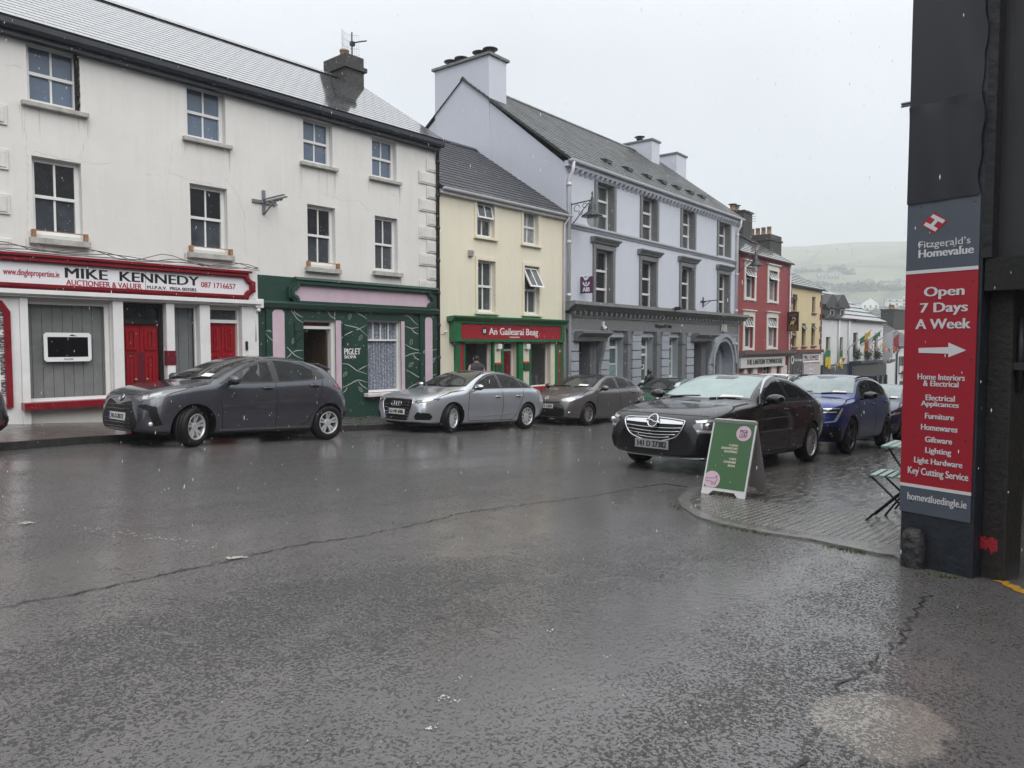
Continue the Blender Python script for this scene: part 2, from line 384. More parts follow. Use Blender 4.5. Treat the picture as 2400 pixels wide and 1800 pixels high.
def strip_slab(name, edge, inner, h, m, mk, kw=.13):
    """pavement between a kerb edge and an inner line, both lists of (x, y); the kerb stones form the edge"""
    top = MB(); kb = MB(); n = len(edge)
    off = []
    for k in range(n):
        p = Vector(edge[k]); q = Vector(inner[k]); d = (q - p).normalized() * kw; off.append(p + d)
    for k in range(n - 1):
        a, b_ = edge[k], edge[k + 1]; c, d = inner[k], inner[k + 1]; e0, e1 = off[k], off[k + 1]
        Z = lambda p, u=h: (p[0], p[1], gz(p[0]) + u)
        top.poly([Z(e0), Z(e1), Z(d), Z(c)])
        kb.poly([Z(a, h + .002), Z(b_, h + .002), Z(e1, h + .002), Z(e0, h + .002)])
        kb.poly([Z(a, -.05), Z(b_, -.05), Z(b_, h + .002), Z(a, h + .002)])
        kb.poly([Z(e0, h - .02), Z(e1, h - .02), Z(e1, h + .002), Z(e0, h + .002)])
    t = tag(top.build(name, m, loc=(0, 0, 0)), kind='structure'); k = tag(kb.build('kerb', mk, loc=(0, 0, 0)), kind='structure')
    return t, k
PAV_FAR = paving_mat('wet grey footpath concrete', (.085, .075, .068), 1.6, 1.2, .12)
PAV_NEAR = paving_mat('wet paving slabs', (.125, .118, .108), .6, .4, .06, 4)
KERB = mat('wet granite kerb', (.19, .185, .172), .14, var=(14, .35), bump=(60, .3))
KERB_DARK = mat('wet dark kerb', (.045, .043, .042), .22, var=(14, .4), bump=(60, .3))
ke = [(-30, 10.8), (0, 11.65), (3.3, 11.85), (4.6, 12.3), (6, 12.6), (20, 12.6), (36, 13.2), (60, 13.9), (160, 15)]
strip_slab('footpath', ke, [(p[0], 17.5) for p in ke], .115, PAV_FAR, KERB_DARK)
# near corner footpath: dropped kerb round the corner into the lane
cor = [(6.5, 1.0), (6.02, 1.26)] + [tuple(on_ground(*q).xy) for q in ((2095, 1306), (2062, 1302), (1902, 1268), (1788, 1251), (1684, 1230), (1634, 1214), (1597, 1190), (1588, 1172), (1610, 1152), (1662, 1136), (1795, 1110), (1950, 1081), (2086, 1051))] + [(30, 4.15), (60, 4.8), (160, 6)]
inn = [(max(p[0], 7.6) if p[0] < 8.5 else p[0], 1.3) for p in cor]; inn[0] = (8, 1.0)
strip_slab('pavement', cor, inn, .016, PAV_NEAR, KERB, .13)
# raised blister paving along the dropped kerb
bl = MB(); rnd = random.Random(3)
def inside(p, poly):
    c = False; j = len(poly) - 1
    for i in range(len(poly)):
        (x0, y0), (x1, y1) = poly[i], poly[j]
        if (y0 > p[1]) != (y1 > p[1]) and p[0] < (x1 - x0) * (p[1] - y0) / (y1 - y0) + x0: c = not c
        j = i
    return c
bp = [tuple(on_ground(*q).xy) for q in ((2120, 1287), (1902, 1255), (1788, 1238), (1690, 1215), (1640, 1190), (1650, 1163), (1720, 1160), (1800, 1180), (1960, 1200), (2120, 1235))]
bx = [p[0] for p in bp]; by = [p[1] for p in bp]; sp = .067
for i in range(int((max(bx) - min(bx)) / sp) + 1):
    for j in range(int((max(by) - min(by)) / sp) + 1):
        x = min(bx) + i * sp; y = min(by) + j * sp
        if not inside((x, y), bp): continue
        if (i % 6 == 5 and False): continue
        r0 = .0145; zb = gz(x) + .016; b0 = len(bl.v)
        for (r, h) in ((r0, 0), (r0 * .85, .004), (r0 * .45, .006)):
            for k in range(8): bl.v.append(Vector((x + r * cos(k * pi / 4), y + r * sin(k * pi / 4), zb + h)))
        for lv in range(2):
            for k in range(8):
                a = b0 + lv * 8 + k; c = b0 + lv * 8 + (k + 1) % 8; bl.face((a, c, c + 8, a + 8), smooth=True)
        bl.face([b0 + 16 + k for k in range(8)])
tag(bl.build('tactile_paving', mat('wet blister paving', (.24, .235, .215), .10, var=(9, .3)), loc=(0, 0, 0)), kind='structure')

# things lying in the surface of the road: worn paint, a long tar seam, a concrete patch, litter
def ground_poly(mb, pts, up=.004):
    mb.poly([(p[0], p[1], gz(p[0]) + up) for p in pts])
def blob(pts_px, jit, n, seed):
    rr = random.Random(seed); P = [on_ground(*p).xy for p in pts_px]; out = []
    for k in range(len(P)):
        a, b_ = P[k], P[(k + 1) % len(P)]
        for i in range(n):
            q = a.lerp(b_, i / n); out.append((q.x + rr.uniform(-jit, jit), q.y + rr.uniform(-jit, jit)))
    return out
# tar seam: thin ragged ribbon
def ribbon_ground(mb, px, w, jit, seed, up=.005, step=.12):
    rr = random.Random(seed); P = [on_ground(*p).xy for p in px]; L_ = []
    for k in range(len(P) - 1):
        n = max(1, int((P[k + 1] - P[k]).length / step))
        for i in range(n): L_.append(P[k].lerp(P[k + 1], i / n))
    L_.append(P[-1]); prev = None
    for k, q in enumerate(L_):
        d = (L_[min(k + 1, len(L_) - 1)] - L_[max(k - 1, 0)]).normalized(); nn = Vector((-d.y, d.x))
        c = q + nn * rr.uniform(-jit, jit); ww = w * rr.uniform(.3, 1.3)
        cur = (c + nn * ww, c - nn * ww)
        if prev: ground_poly(mb, [prev[0], prev[1], cur[1], cur[0]], up)
        prev = cur
sm = MB(); ribbon_ground(sm, [(-40, 1438), (0, 1424), (200, 1388), (400, 1345), (520, 1318), (700, 1277), (820, 1262), (980, 1228), (1090, 1202), (1240, 1182), (1390, 1163), (1470, 1147), (1530, 1138)], .009, .022, 4, step=.05)
ribbon_ground(sm, [(1530, 1138), (1560, 1134), (1610, 1142)], .02, .02, 5)
ribbon_ground(sm, [(2180, 1395), (2140, 1440), (2110, 1500), (2030, 1570), (1960, 1620)], .007, .03, 6, step=.05)
ribbon_ground(sm, [(1900, 1780), (1840, 1810)], .02, .02, 7)
tag(sm.build('tar_seam', mat('black tar', (.020, .0195, .0195), .35, bump=(40, .8)), loc=(0, 0, 0)), kind='structure')
wm_ = MB(); rr = random.Random(8)
for (a, b_) in (((0, 1228), (62, 1226)), ((150, 1232), (330, 1258)), ((330, 1258), (520, 1285))):
    pa, pb = on_ground(*a).xy, on_ground(*b_).xy; d = (pb - pa); nn = Vector((-d.y, d.x)).normalized()
    cnt = int(d.length * 110)
    dens = .8 if a[0] == 0 else .55
    for i in range(int(cnt * dens)):
        c = pa + d * rr.random() + nn * rr.gauss(0, .045); s_ = rr.uniform(.003, .012)
        ground_poly(wm_, [(c.x + s_ * cos(t) * rr.uniform(.6, 1.3), c.y + s_ * sin(t) * rr.uniform(.5, 1)) for t in [k * 2 * pi / 6 for k in range(6)]], .0045 + .0001 * (i % 40))
for (px, r_) in (((553, 1310), .035), ((60, 1228), .03)):
    c0 = on_ground(*px).xy
    for i in range(26):
        c = c0 + Vector((rr.gauss(0, r_), rr.gauss(0, r_ * .6))); s_ = rr.uniform(.005, .02)
        ground_poly(wm_, [(c.x + s_ * cos(t) * rr.uniform(.6, 1.3), c.y + s_ * sin(t) * rr.uniform(.5, 1)) for t in [k * 2 * pi / 6 for k in range(6)]], .009 + .0001 * (i % 45))
tag(wm_.build('road_marking', mat('worn white road paint', (.46, .44, .40), .35, bump=(80, .5)), loc=(0, 0, 0)), kind='structure')
yl = MB(); ribbon_ground(yl, [(2345, 1362), (2420, 1400)], .05, .004, 2, .005, .06)
tag(yl.build('yellow_line', mat('worn yellow paint', (.55, .30, .03), .4, var=(30, .5)), loc=(0, 0, 0)), kind='structure')
lt = MB(); rr = random.Random(11)
for k in range(110):
    c = on_ground(rr.uniform(200, 2200), rr.uniform(1330, 1790)).xy; s_ = rr.uniform(.0015, .004)
    ground_poly(lt, [(c.x + s_ * cos(t) * rr.uniform(.5, 1.5), c.y + s_ * sin(t) * rr.uniform(.5, 1.5)) for t in [q * 2 * pi / 5 for q in range(5)]], .004)
for c0, nn in (((1292, 1480), 9), ((1040, 1636), 14), ((1075, 1642), 9), ((1017, 1706), 12), ((1075, 1592), 5), ((1420, 1540), 4), ((400, 1122), 0)):
    c1 = on_ground(*c0).xy
    for k in range(nn):
        c = c1 + Vector((rr.gauss(0, .016), rr.gauss(0, .012))); s_ = rr.uniform(.002, .0055)
        ground_poly(lt, [(c.x + s_ * cos(t) * rr.uniform(.5, 1.5), c.y + s_ * sin(t) * rr.uniform(.5, 1.5)) for t in [q * 2 * pi / 5 for q in range(5)]], .004)
lt = lt.build('paper_scraps', mat('wet paper scraps', (.62, .62, .60), .5), loc=(0, 0, 0))
tag(lt, 'scattered tiny white scraps lying on the wet asphalt', 'litter', kind='stuff')
mo = MB(); rr = random.Random(5)
for (a, b_, n_) in (((1684, 1231), (1800, 1255), 60), ((1940, 1280), (2030, 1298), 70), ((2150, 1345), (2240, 1355), 40), ((1575, 1180), (1590, 1195), 30)):
    for i in range(n_):
        t = rr.random(); p = on_ground(a[0] + (b_[0] - a[0]) * t, a[1] + (b_[1] - a[1]) * t)
        p += Vector((rr.gauss(0, .025), rr.gauss(0, .025), 0))
        for q in range(4):
            an = rr.uniform(0, 6.3); h = rr.uniform(.008, .022); w = .004
            mo.poly([(p.x - w * sin(an), p.y + w * cos(an), gz(p.x)), (p.x + w * sin(an), p.y - w * cos(an), gz(p.x)), (p.x + cos(an) * h * .8, p.y + sin(an) * h * .8, gz(p.x) + h)])
mo = mo.build('moss', mat('moss', (.07, .085, .02), .8), loc=(0, 0, 0), recalc=False)
tag(mo, 'low moss and weeds along the edge of the corner kerb', 'moss', kind='stuff')

# ------------------------------------------------------------------ hill, far fields
hd = ray(2000, 808); hd.z = 0; hd.normalize(); hs = Vector((hd.y, -hd.x, 0))
def hill_h(r, s):
    r /= 2.1; s /= 2.1; h = 30
    pts = [(0, -14), (120, -12), (220, -9), (300, 5), (420, 28), (480, 43), (620, 72), (720, 89), (800, 93), (1100, 80), (1500, 40)]
    for (a, ha), (b_, hb) in zip(pts, pts[1:]):
        if r <= b_:
            t = max(0, (r - a) / (b_ - a)); h = ha + (hb - ha) * t; break
    k = max(0, min(1, (r - 250) / 400))
    h += k * (3.2 * sin(s * .011 + 1) + 2.2 * sin(s * .027 + r * .006) + 1.2 * sin(s * .07 + r * .02))
    return h * 2.1 if h > 0 else h
def hill_p(r, s, up=0):
    p = hd * r + hs * s; return Vector((p.x, p.y, hill_h(r, s) + up))
hm = MB(); rs = [200 + 36 * k for k in range(84)]; ss = [-700 + 20 * k for k in range(71)]
i0 = len(hm.v)
for r_ in rs:
    for s_ in ss: hm.v.append(hill_p(r_, s_ * (0.3 + r_ / 900)))
for i in range(len(rs) - 1):
    for j in range(len(ss) - 1):
        a = i * len(ss) + j; hm.face((a, a + 1, a + len(ss) + 1, a + len(ss)), smooth=True)
def hill_mat():
    m = bpy.data.materials.new('hill fields'); m.use_nodes = True; t = m.node_tree; b = t.nodes['Principled BSDF']; N = t.nodes.new; L = t.links.new
    co = N('ShaderNodeTexCoord'); mp = N('ShaderNodeMapping'); mp.inputs['Rotation'].default_value = (0, 0, R(-30)); mp.inputs['Scale'].default_value = (.004, .008, .0); L(co.outputs['Object'], mp.inputs['Vector'])
    v = N('ShaderNodeTexVoronoi'); v.inputs['Scale'].default_value = 1; L(mp.outputs[0], v.inputs['Vector'])
    v2 = N('ShaderNodeTexVoronoi'); v2.feature = 'DISTANCE_TO_EDGE'; v2.inputs['Scale'].default_value = 1; L(mp.outputs[0], v2.inputs['Vector'])
    h = N('ShaderNodeMapRange'); h.inputs['From Max'].default_value = .03; h.inputs['To Min'].default_value = 1; h.inputs['To Max'].default_value = 0; L(v2.outputs['Distance'], h.inputs['Value'])
    n = N('ShaderNodeTexNoise'); n.inputs['Scale'].default_value = .016; n.inputs['Detail'].default_value = 8; n.inputs['Roughness'].default_value = .7; L(co.outputs['Object'], n.inputs['Vector'])
    c = N('ShaderNodeMixRGB'); L(v.outputs['Color'], c.inputs[0]); c.inputs[1].default_value = (.085, .115, .065, 1); c.inputs[2].default_value = (.19, .19, .11, 1)
    d = N('ShaderNodeMixRGB'); d.blend_type = 'MULTIPLY'; d.inputs[0].default_value = .8; L(c.outputs[0], d.inputs[1])
    q = N('ShaderNodeMapRange'); q.inputs['From Min'].default_value = .35; q.inputs['From Max'].default_value = .65; q.inputs['To Min'].default_value = .45; q.inputs['To Max'].default_value = 1.3; L(n.outputs['Fac'], q.inputs['Value']); L(q.outputs[0], d.inputs[2])
    e = N('ShaderNodeMixRGB'); L(h.outputs[0], e.inputs[0]); L(d.outputs[0], e.inputs[1]); e.inputs[2].default_value = (.02, .035, .018, 1)
    L(e.outputs[0], b.inputs['Base Color']); b.inputs['Roughness'].default_value = .9; return m
tag(hm.build('hill', hill_mat(), loc=(0, 0, 0), recalc=False), kind='structure')
lo = MB(); lo.poly([(-900, -900, -16), (3600, -900, -16), (3600, 3600, -16), (-900, 3600, -16)])
tag(lo.build('terrain', mat('far ground', (.07, .09, .05), .9), loc=(0, 0, 0)), kind='structure')
# ------------------------------------------------------------------ building kit
SLATE_WET = slate_mat('wet slate', (.085, .087, .092), .05, 0.05, 1.0, joint=.85)
SLATE_DARK = slate_mat('dark slate', (.042, .044, .052), .33, .25)
SLATE_MOSS = slate_mat('mossy slate', (.075, .08, .085), .24, .75)
WHITE_WALL = mat('white render', (.69, .68, .655), .75, var=(.7, .06), streak=.15, bump=(9, .22, .02), dirt=(.10, (.42, .40, .36)))
WHITE_TRIM = mat('white paint', (.72, .72, .71), .4, var=(3, .06), dirt=(.2, (.4, .38, .34)))
WIN_WHITE = mat('white window frame', (.74, .74, .73), .35, var=(5, .04))
STONE = mat('weathered sill stone', (.42, .41, .38), .7, var=(6, .3), bump=(40, .4), streak=.5)
RUST = mat('rust', (.36, .19, .10), .8, var=(20, .5))
DARKTRIM = mat('navy fascia', (.018, .021, .03), .35, var=(6, .3))
GLASS_BLUE = mat('window glass with blue blind', (.105, .145, .21), .07, spec=.6, var=(.8, .25))
GLASS_DARK = mat('dark window glass', (.018, .021, .024), .04, spec=.7, var=(1.2, .5))
GLASS_GREY = mat('grey window glass', (.075, .085, .09), .05, spec=.6, var=(1.5, .45))
GLASS_PALE = mat('window glass with net curtain', (.24, .26, .27), .08, spec=.5, var=(4, .3))
NETP = mat('glass over grey net', (.055, .064, .076), .05, spec=.6, var=(2.2, .5))
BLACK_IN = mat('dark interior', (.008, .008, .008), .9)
IRON = mat('dark iron', (.018, .019, .022), .45)
STEEL = mat('galvanised steel', (.22, .23, .25), .45, .6, var=(20, .2))
PIPE_WHITE = mat('white downpipe', (.62, .63, .66), .4, var=(4, .08))
BRICKCH = mat('sooty chimney brick', (.055, .053, .05), .85, var=(9, .5), bump=(30, .8, .02))
CLAY = mat('clay pot', (.34, .22, .14), .8, var=(12, .3))

def wall_holes(mb, s0, s1, z0, z1, holes, d=0.0, rev=.18):
    S_ = sorted({s0, s1} | {h[0] for h in holes} | {h[1] for h in holes}); Z_ = sorted({z0, z1} | {h[2] for h in holes} | {h[3] for h in holes})
    S_ = [s for s in S_ if s0 <= s <= s1]; Z_ = [z for z in Z_ if z0 <= z <= z1]
    for a, b_ in zip(S_, S_[1:]):
        for c, e in zip(Z_, Z_[1:]):
            m_, n_ = (a + b_) / 2, (c + e) / 2
            if any(h[0] < m_ < h[1] and h[2] < n_ < h[3] for h in holes): continue
            mb.poly([(a, c, d), (b_, c, d), (b_, e, d), (a, e, d)])
    for h in holes:
        a, b_, c, e = h[:4]; r = h[4] if len(h) > 4 else rev
        mb.poly([(a, c, d), (a, e, d), (a, e, d - r), (a, c, d - r)]); mb.poly([(b_, c, d), (b_, c, d - r), (b_, e, d - r), (b_, e, d)])
        mb.poly([(a, e, d), (b_, e, d), (b_, e, d - r), (a, e, d - r)]); mb.poly([(a, c, d), (a, c, d - r), (b_, c, d - r), (b_, c, d)])
def shell(mb, s0, s1, z0, ze, zr, dr, db, zback=None):
    """gable ends and back of a house whose front wall is at d=0; ridge at depth dr (negative), back at db"""
    zb = zback if zback is not None else ze
    for s in (s0, s1): mb.poly([(s, z0, 0), (s, ze, 0), (s, zr, dr), (s, zb, db), (s, z0, db)])
    mb.poly([(s0, z0, db), (s1, z0, db), (s1, zb, db), (s0, zb, db)])
def roof(P, s0, s1, de, ze, dr, zr, db, zb, rows, lift=.014, th=.07):
    mb = MB(); L_ = sqrt((de - dr) ** 2 + (zr - ze) ** 2); nd, nz = (zr - ze) / L_, (de - dr) / L_
    pt = lambda s, t, u=0: P.T(s, ze + (zr - ze) * t + nz * u, de + (dr - de) * t + nd * u)
    for k in range(rows):
        t0, t1 = k / rows, (k + 1) / rows
        i = len(mb.v); mb.v += [pt(s0, t0, lift), pt(s1, t0, lift), pt(s1, t1, .002), pt(s0, t1, .002)]
        w = s1 - s0; h0, h1 = k * .23, (k + 1) * .23
        mb.face((i, i + 1, i + 2, i + 3), uv=[(0, h0), (w, h0), (w, h1), (0, h1)])
        i = len(mb.v); mb.v += [pt(s0, t0, .002 if k else -th), pt(s1, t0, .002 if k else -th), pt(s1, t0, lift), pt(s0, t0, lift)]
        mb.face((i, i + 1, i + 2, i + 3), uv=[(0, h0 + .001)] * 4)
    for s in (s0, s1):
        i = len(mb.v); mb.v += [pt(s, 0, -th), pt(s, 0, lift), pt(s, 1, .002), pt(s, 1, -th)]; mb.face((i, i + 1, i + 2, i + 3), uv=[(0, .001)] * 4)
    i = len(mb.v); mb.v += [P.T(s0, zr, dr), P.T(s1, zr, dr), P.T(s1, zb, db), P.T(s0, zb, db)]
    mb.face((i, i + 1, i + 2, i + 3), uv=[(0, 0), (s1 - s0, 0), (s1 - s0, 4), (0, 4)])
    # ridge tiles
    i = len(mb.v); q = .13
    for s in (s0, s1): mb.v += [P.T(s, zr - q * nd * 1.0 + .03, dr + q), P.T(s, zr + .07, dr), P.T(s, zr - q * nd + .03, dr - q)]
    for f in ((0, 3, 4, 1), (1, 4, 5, 2)): mb.face([i + k for k in f], uv=[(0, .1), (s1 - s0, .1), (s1 - s0, .2), (0, .2)])
    return mb
def window(P, par, s0, s1, z0, z1, d, cols=1, rows=(.5,), fm=None, gm=None, fw=.06, bw=.03, step=True, open_top=0, cols_of=None, name='window'):
    """rows: heights of the horizontal bars as fractions from the bottom; d: depth of the frame face"""
    mb = MB(P.T); fm = fm or WIN_WHITE; gm = gm or GLASS_DARK
    o = [(s0, z0), (s1, z0), (s1, z1), (s0, z1)]; i_ = [(s0 + fw, z0 + fw * 1.2), (s1 - fw, z0 + fw * 1.2), (s1 - fw, z1 - fw), (s0 + fw, z1 - fw)]
    mb.ring_frame(o, i_, d - .09, d)
    a, b_, c, e = s0 + fw, s1 - fw, z0 + fw * 1.2, z1 - fw
    zs = [c] + [c + (e - c) * r for r in rows] + [e]; bars = []
    gl = MB(P.T)
    for k in range(len(zs) - 1):
        dd = d - (.012 if (step and k == len(zs) - 2) else .04)
        gl.cm = 1 if isinstance(gm, list) and k else 0
        lo_, hi = zs[k], zs[k + 1]
        if k: mb.box((a, b_), (lo_ - bw * .8, lo_ + bw * .8), (d - .08, d - .004))
        nc = cols_of[k] if cols_of else cols
        tilt = open_top if (k == len(zs) - 2 and open_top) else 0
        if tilt:
            H = hi - lo_; ca, sa = cos(tilt), sin(tilt)
            T0 = mb.T; tf = lambda x, y, q=0.0: P.T(x, hi - (hi - y) * ca + q * sa * 0, d + .01 + (hi - y) * sa + q)
            mb.T = tf; gl.T = tf
            mb.ring_frame([(a - .02, lo_), (b_ + .02, lo_), (b_ + .02, hi), (a - .02, hi)], [(a + .03, lo_ + .05), (b_ - .03, lo_ + .05), (b_ - .03, hi - .05), (a + .03, hi - .05)], 0, .05)
            for j in range(1, nc):
                x = a + (b_ - a) * j / nc; mb.box((x - bw / 2, x + bw / 2), (lo_ + .05, hi - .05), (.005, .045))
            if tilt and nc >= 2 and open_top > .45:
                pass
            gl.box((a + .03, b_ - .03), (lo_ + .05, hi - .05), (.018, .028))
            mb.T = P.T; gl.T = P.T
            mb.box((a, b_), (lo_, hi), (d - .30, d - .28))
        else:
            for j in range(1, nc):
                x = a + (b_ - a) * j / nc; mb.box((x - bw / 2, x + bw / 2), (lo_ + (bw * .8 if k else 0), hi - bw * .8 if k < len(zs) - 2 else hi), (dd - .03, dd + .002))
            gl.box((a, b_), (lo_, hi), (dd - .028, dd - .018))
    w = mb.build(name, fm, par); gl.build('pane', gm, w)
    return w
def sill(P, w, s0, s1, z, m, over=.1, h=.11, out=.12, dep=.2):
    mb = MB(P.T); mb.extrude_profile([(z - h, -dep), (z, -dep), (z - .02, out), (z - h, out)], s0 - over, s1 + over); return mb.build('sill', m, w, bevel=.008)
def scallop(s0, s1, z0, z1, r, n=5):
    """rectangle with notched round corners, as on painted shop signs"""
    out = []
    for (cx, cz, a0) in ((s0, z0, 90), (s1, z0, 180), (s1, z1, 270), (s0, z1, 360)):
        for k in range(n + 1):
            a = R(a0 - 90 * k / n); out.append((cx + r * cos(a), cz + r * sin(a)))
    return out
def chimney(P, par, s0, s1, d0, d1, z0, z1, m, pots=(), capm=None, band=True, potm=None, cowl=False, capo=.07):
    c = MB(P.T); c.box((s0, s1), (z0, z1), (d0, d1)); b = c.build('chimney', m, par, bevel=.015)
    k = MB(P.T); k.box((s0 - capo, s1 + capo), (z1 - (.42 if band else 0), z1 - (.3 if band else -.09)), (d0 - capo, d1 + capo))
    k.build('chimney_cap', capm or m, b)
    for (s, d, h, r) in pots:
        q = MB(P.T)
        top = z1 + (0 if band else .09)
        T0 = P.T; q.T = lambda x, y, z_, s=s, d=d, top=top: T0(s + x, top + z_, d + y)
        q.lathe([(r * 1.1, -.02), (r, .05), (r * .9, h - .06), (r * 1.05, h - .05), (r * 1.05, h), (r * .8, h), (r * .8, h - .1)], (0, 0, 0), 12)
        o = q.build('chimney_pot', potm or CLAY, b)
        if cowl:
            q2 = MB(q.T); q2.lathe([(r * .3, h - .02), (r * .5, h + .06), (r * 1.7, h + .05), (r * 1.7, h + .065), (r * .5, h + .10)], (0, 0, 0), 14); q2.build('chimney_cowl', IRON, b)
    return b
def gutter(P, par, s0, s1, z, d, m, r=.06, name='gutter'):
    mb = MB(P.T); prof = [(z + r * sin(a) * -1, d + r * cos(a)) for a in [pi * k / 6 for k in range(7)]]
    prof += [(z + .005, d - r + .01), (z + .005, d + r - .01)]
    mb.extrude_profile([(p[0], p[1]) for p in prof[:7]] + [(z + .012, d - r), (z + .012, d + r)], s0, s1)
    return mb.build(name, m, par)
def downpipe(P, par, s, z0, z1, m, d=.08, r=.045, name='downpipe'):
    mb = MB(P.T); mb.tube([(s, z0, d), (s, z1, d)], r, 10)
    z = z1 - .6
    while z > z0: mb.tube([(s, z, d), (s, z + .08, d)], r * 1.3, 10); z -= 1.9
    return mb.build(name, m, par)

# ------------------------------------------------------------------ the white house with two shops
P = Plane(4.47, 15.15, -.8); PW1 = P
HS = sL, sR = P.S(-30), P.S(1021, 650)
gl_ = gz(P.T(sR, 0).x) - .5
z_e = P.Z(560, 200, .25)
dr = -3.4; Rg = P.off(dr); z_r = Rg.Z(640, 132)
house = empty('white_house', P.T((sL + sR) / 2, gz(9), 0), 'long white rendered house with a wet slate roof above a red and a green shopfront', 'house')
w_top = [P.rect(*q) for q in ((63, 187, 108, 250), (438, 528, 204, 330), (711, 779, 280.5, 386), (872, 929, 325, 420))]
w_low = [P.rect(*q) for q in ((77, 192, 374, 553), (446, 533, 436, 588), (721, 786, 483, 622), (879, 932, 509, 637))]
# shop openings (doors and windows at street level)
mkdisp = (P.S(56, 800), P.S(259, 800), P.Z(160, 940), P.Z(160, 706))
mkdoor1 = (P.S(284, 800), P.S(389, 800), gl_, P.Z(336, 710)); mknarrow = (P.S(406, 800), P.S(464, 800), P.Z(435, 915), P.Z(435, 718)); mkdoor2 = (P.S(488, 800), P.S(563, 800), gl_, P.Z(525, 722))
pgdoor = (P.S(711, 850), P.S(786, 850), gl_, P.Z(745, 750)); pgwin = (P.S(861, 850), P.S(939, 850), P.Z(900, 918), P.Z(900, 752))
holes = w_top + w_low + [mkdisp, mkdoor1 + (.35,), mknarrow, mkdoor2 + (.3,), pgdoor + (.35,), pgwin + (.22,)]
wb_ = MB(P.T); wall_holes(wb_, sL - 4, sR, gl_ - 1, z_e, holes, 0, .2); shell(wb_, sL - 4, sR, gl_ - 1, z_e, z_r - .08, dr, -7.2)
wb_.build('wall', WHITE_WALL, house)
roof(P, sL - 4.4, sR + .12, .28, z_e + .08, dr, z_r, -7.4, z_e + .1, 19, .006).build('roof', SLATE_WET, house)
fb = MB(P.T); fb.box((sL - 4.3, sR + .06), (z_e - .20, z_e + .05), (.002, .17)); fb.extrude_profile([(z_e - .12, .172), (z_e - .02, .172), (z_e + .035, .30), (z_e - .06, .30), (z_e - .12, .26)], sL - 4.3, sR + .1)
fb.build('fascia', DARKTRIM, house)
for i, q in enumerate(w_top):
    w = window(P, house, *q, -.14, 2, (.5,), WIN_WHITE, GLASS_BLUE, .075, .035); sill(P, w, q[0], q[1], q[2] + .01, STONE, .11, .10, .11)
for i, q in enumerate(w_low):
    w = window(P, house, *q, -.14, 2, (.5,), WIN_WHITE, [[NETP, GLASS_DARK], [NETP, GLASS_DARK], [NETP, GLASS_DARK], [GLASS_GREY, NETP]][i], .075, .035); sill(P, w, q[0], q[1], q[2] + .01 - (.06 if i < 3 else 0), STONE, .09, .13, .13)
    if i < 3:
        mb = MB(P.T)
        for s in (q[0] - .05, q[1] + .0): mb.box((s, s + .055), (q[2] - .06, q[2] + .07), (.0, .11))
        mb.tube([(q[0], q[2] + .055, .1), (q[1] + .03, q[2] + .055, .1)], .009, 6)
        mb.build('sill_guard', RUST, w)
q = w_top[0]; mb = MB(P.T); rr = random.Random(4)
for k in range(26):
    z = q[2] + (q[3] - q[2]) * k / 26; mb.box((q[1] - .05, q[1] - .002), (z, z + .055), (-.16 + rr.uniform(0, .02), -.02 + rr.uniform(-.05, .03)))
mb.build('moss_stain', mat('black moss', (.03, .028, .022), .95, bump=(60, 1)), house)
mb = MB(P.T); rr = random.Random(12)
for pts in ([(57, 253), (60, 330), (66, 440), (63, 560)], [(205, 290), (200, 330), (188, 370), (196, 380)], [(78, 355), (130, 368), (185, 380), (275, 384)], [(405, 330), (400, 385), (394, 403), (440, 420), (528, 440)], [(394, 403), (380, 412), (330, 408)], [(530, 420), (560, 460), (572, 500), (575, 580), (580, 610)], [(700, 395), (703, 430), (700, 475)], [(762, 455), (800, 470), (840, 470), (872, 500)], [(265, 597), (290, 602), (330, 598), (372, 612)], [(915, 455), (930, 460), (930, 490)], [(10, 150), (60, 158)]):
    Q = [P.sz(*p) for p in pts]; prev = None; L_ = []
    for a_, b2 in zip(Q, Q[1:]): n_ = max(2, int(sqrt((a_[0] - b2[0]) ** 2 + (a_[1] - b2[1]) ** 2) / .07)); L_ += [(a_[0] + (b2[0] - a_[0]) * i / n_ + rr.gauss(0, .012), a_[1] + (b2[1] - a_[1]) * i / n_ + rr.gauss(0, .012)) for i in range(n_)]
    for a_, b2 in zip(L_, L_[1:]): w_ = rr.uniform(.001, .0035); mb.poly([(a_[0] - w_, a_[1] - w_, .0015), (a_[0] + w_, a_[1] + w_, .0015), (b2[0] + w_, b2[1] + w_, .0015), (b2[0] - w_, b2[1] - w_, .0015)])
for q in w_top + w_low:                        # rain stains under the sills
    for k in range(7):
        s_ = rr.uniform(q[0] - .16, q[1] + .16) if k > 3 else (q[0] - .10 if k % 2 else q[1] + .08) + rr.uniform(-.04, .04); w_ = rr.uniform(.006, .022); l_ = rr.uniform(.15, .75); z0_ = q[2] - .10; mb.cm = 1
        mb.poly([(s_ - w_, z0_, .0012), (s_ + w_, z0_, .0012), (s_ + w_ * .6, z0_ - l_ * .5, .0012), (s_ + rr.uniform(-.01, .01), z0_ - l_, .0012), (s_ - w_ * .6, z0_ - l_ * .5, .0012)])
mb.build('wall_cracks', [mat('hairline crack', (.42, .41, .385), .9), mat('rain stain', (.56, .545, .515), .85)], house, recalc=False)  # cracks are thin darker ribbons; second colour is the rain stains
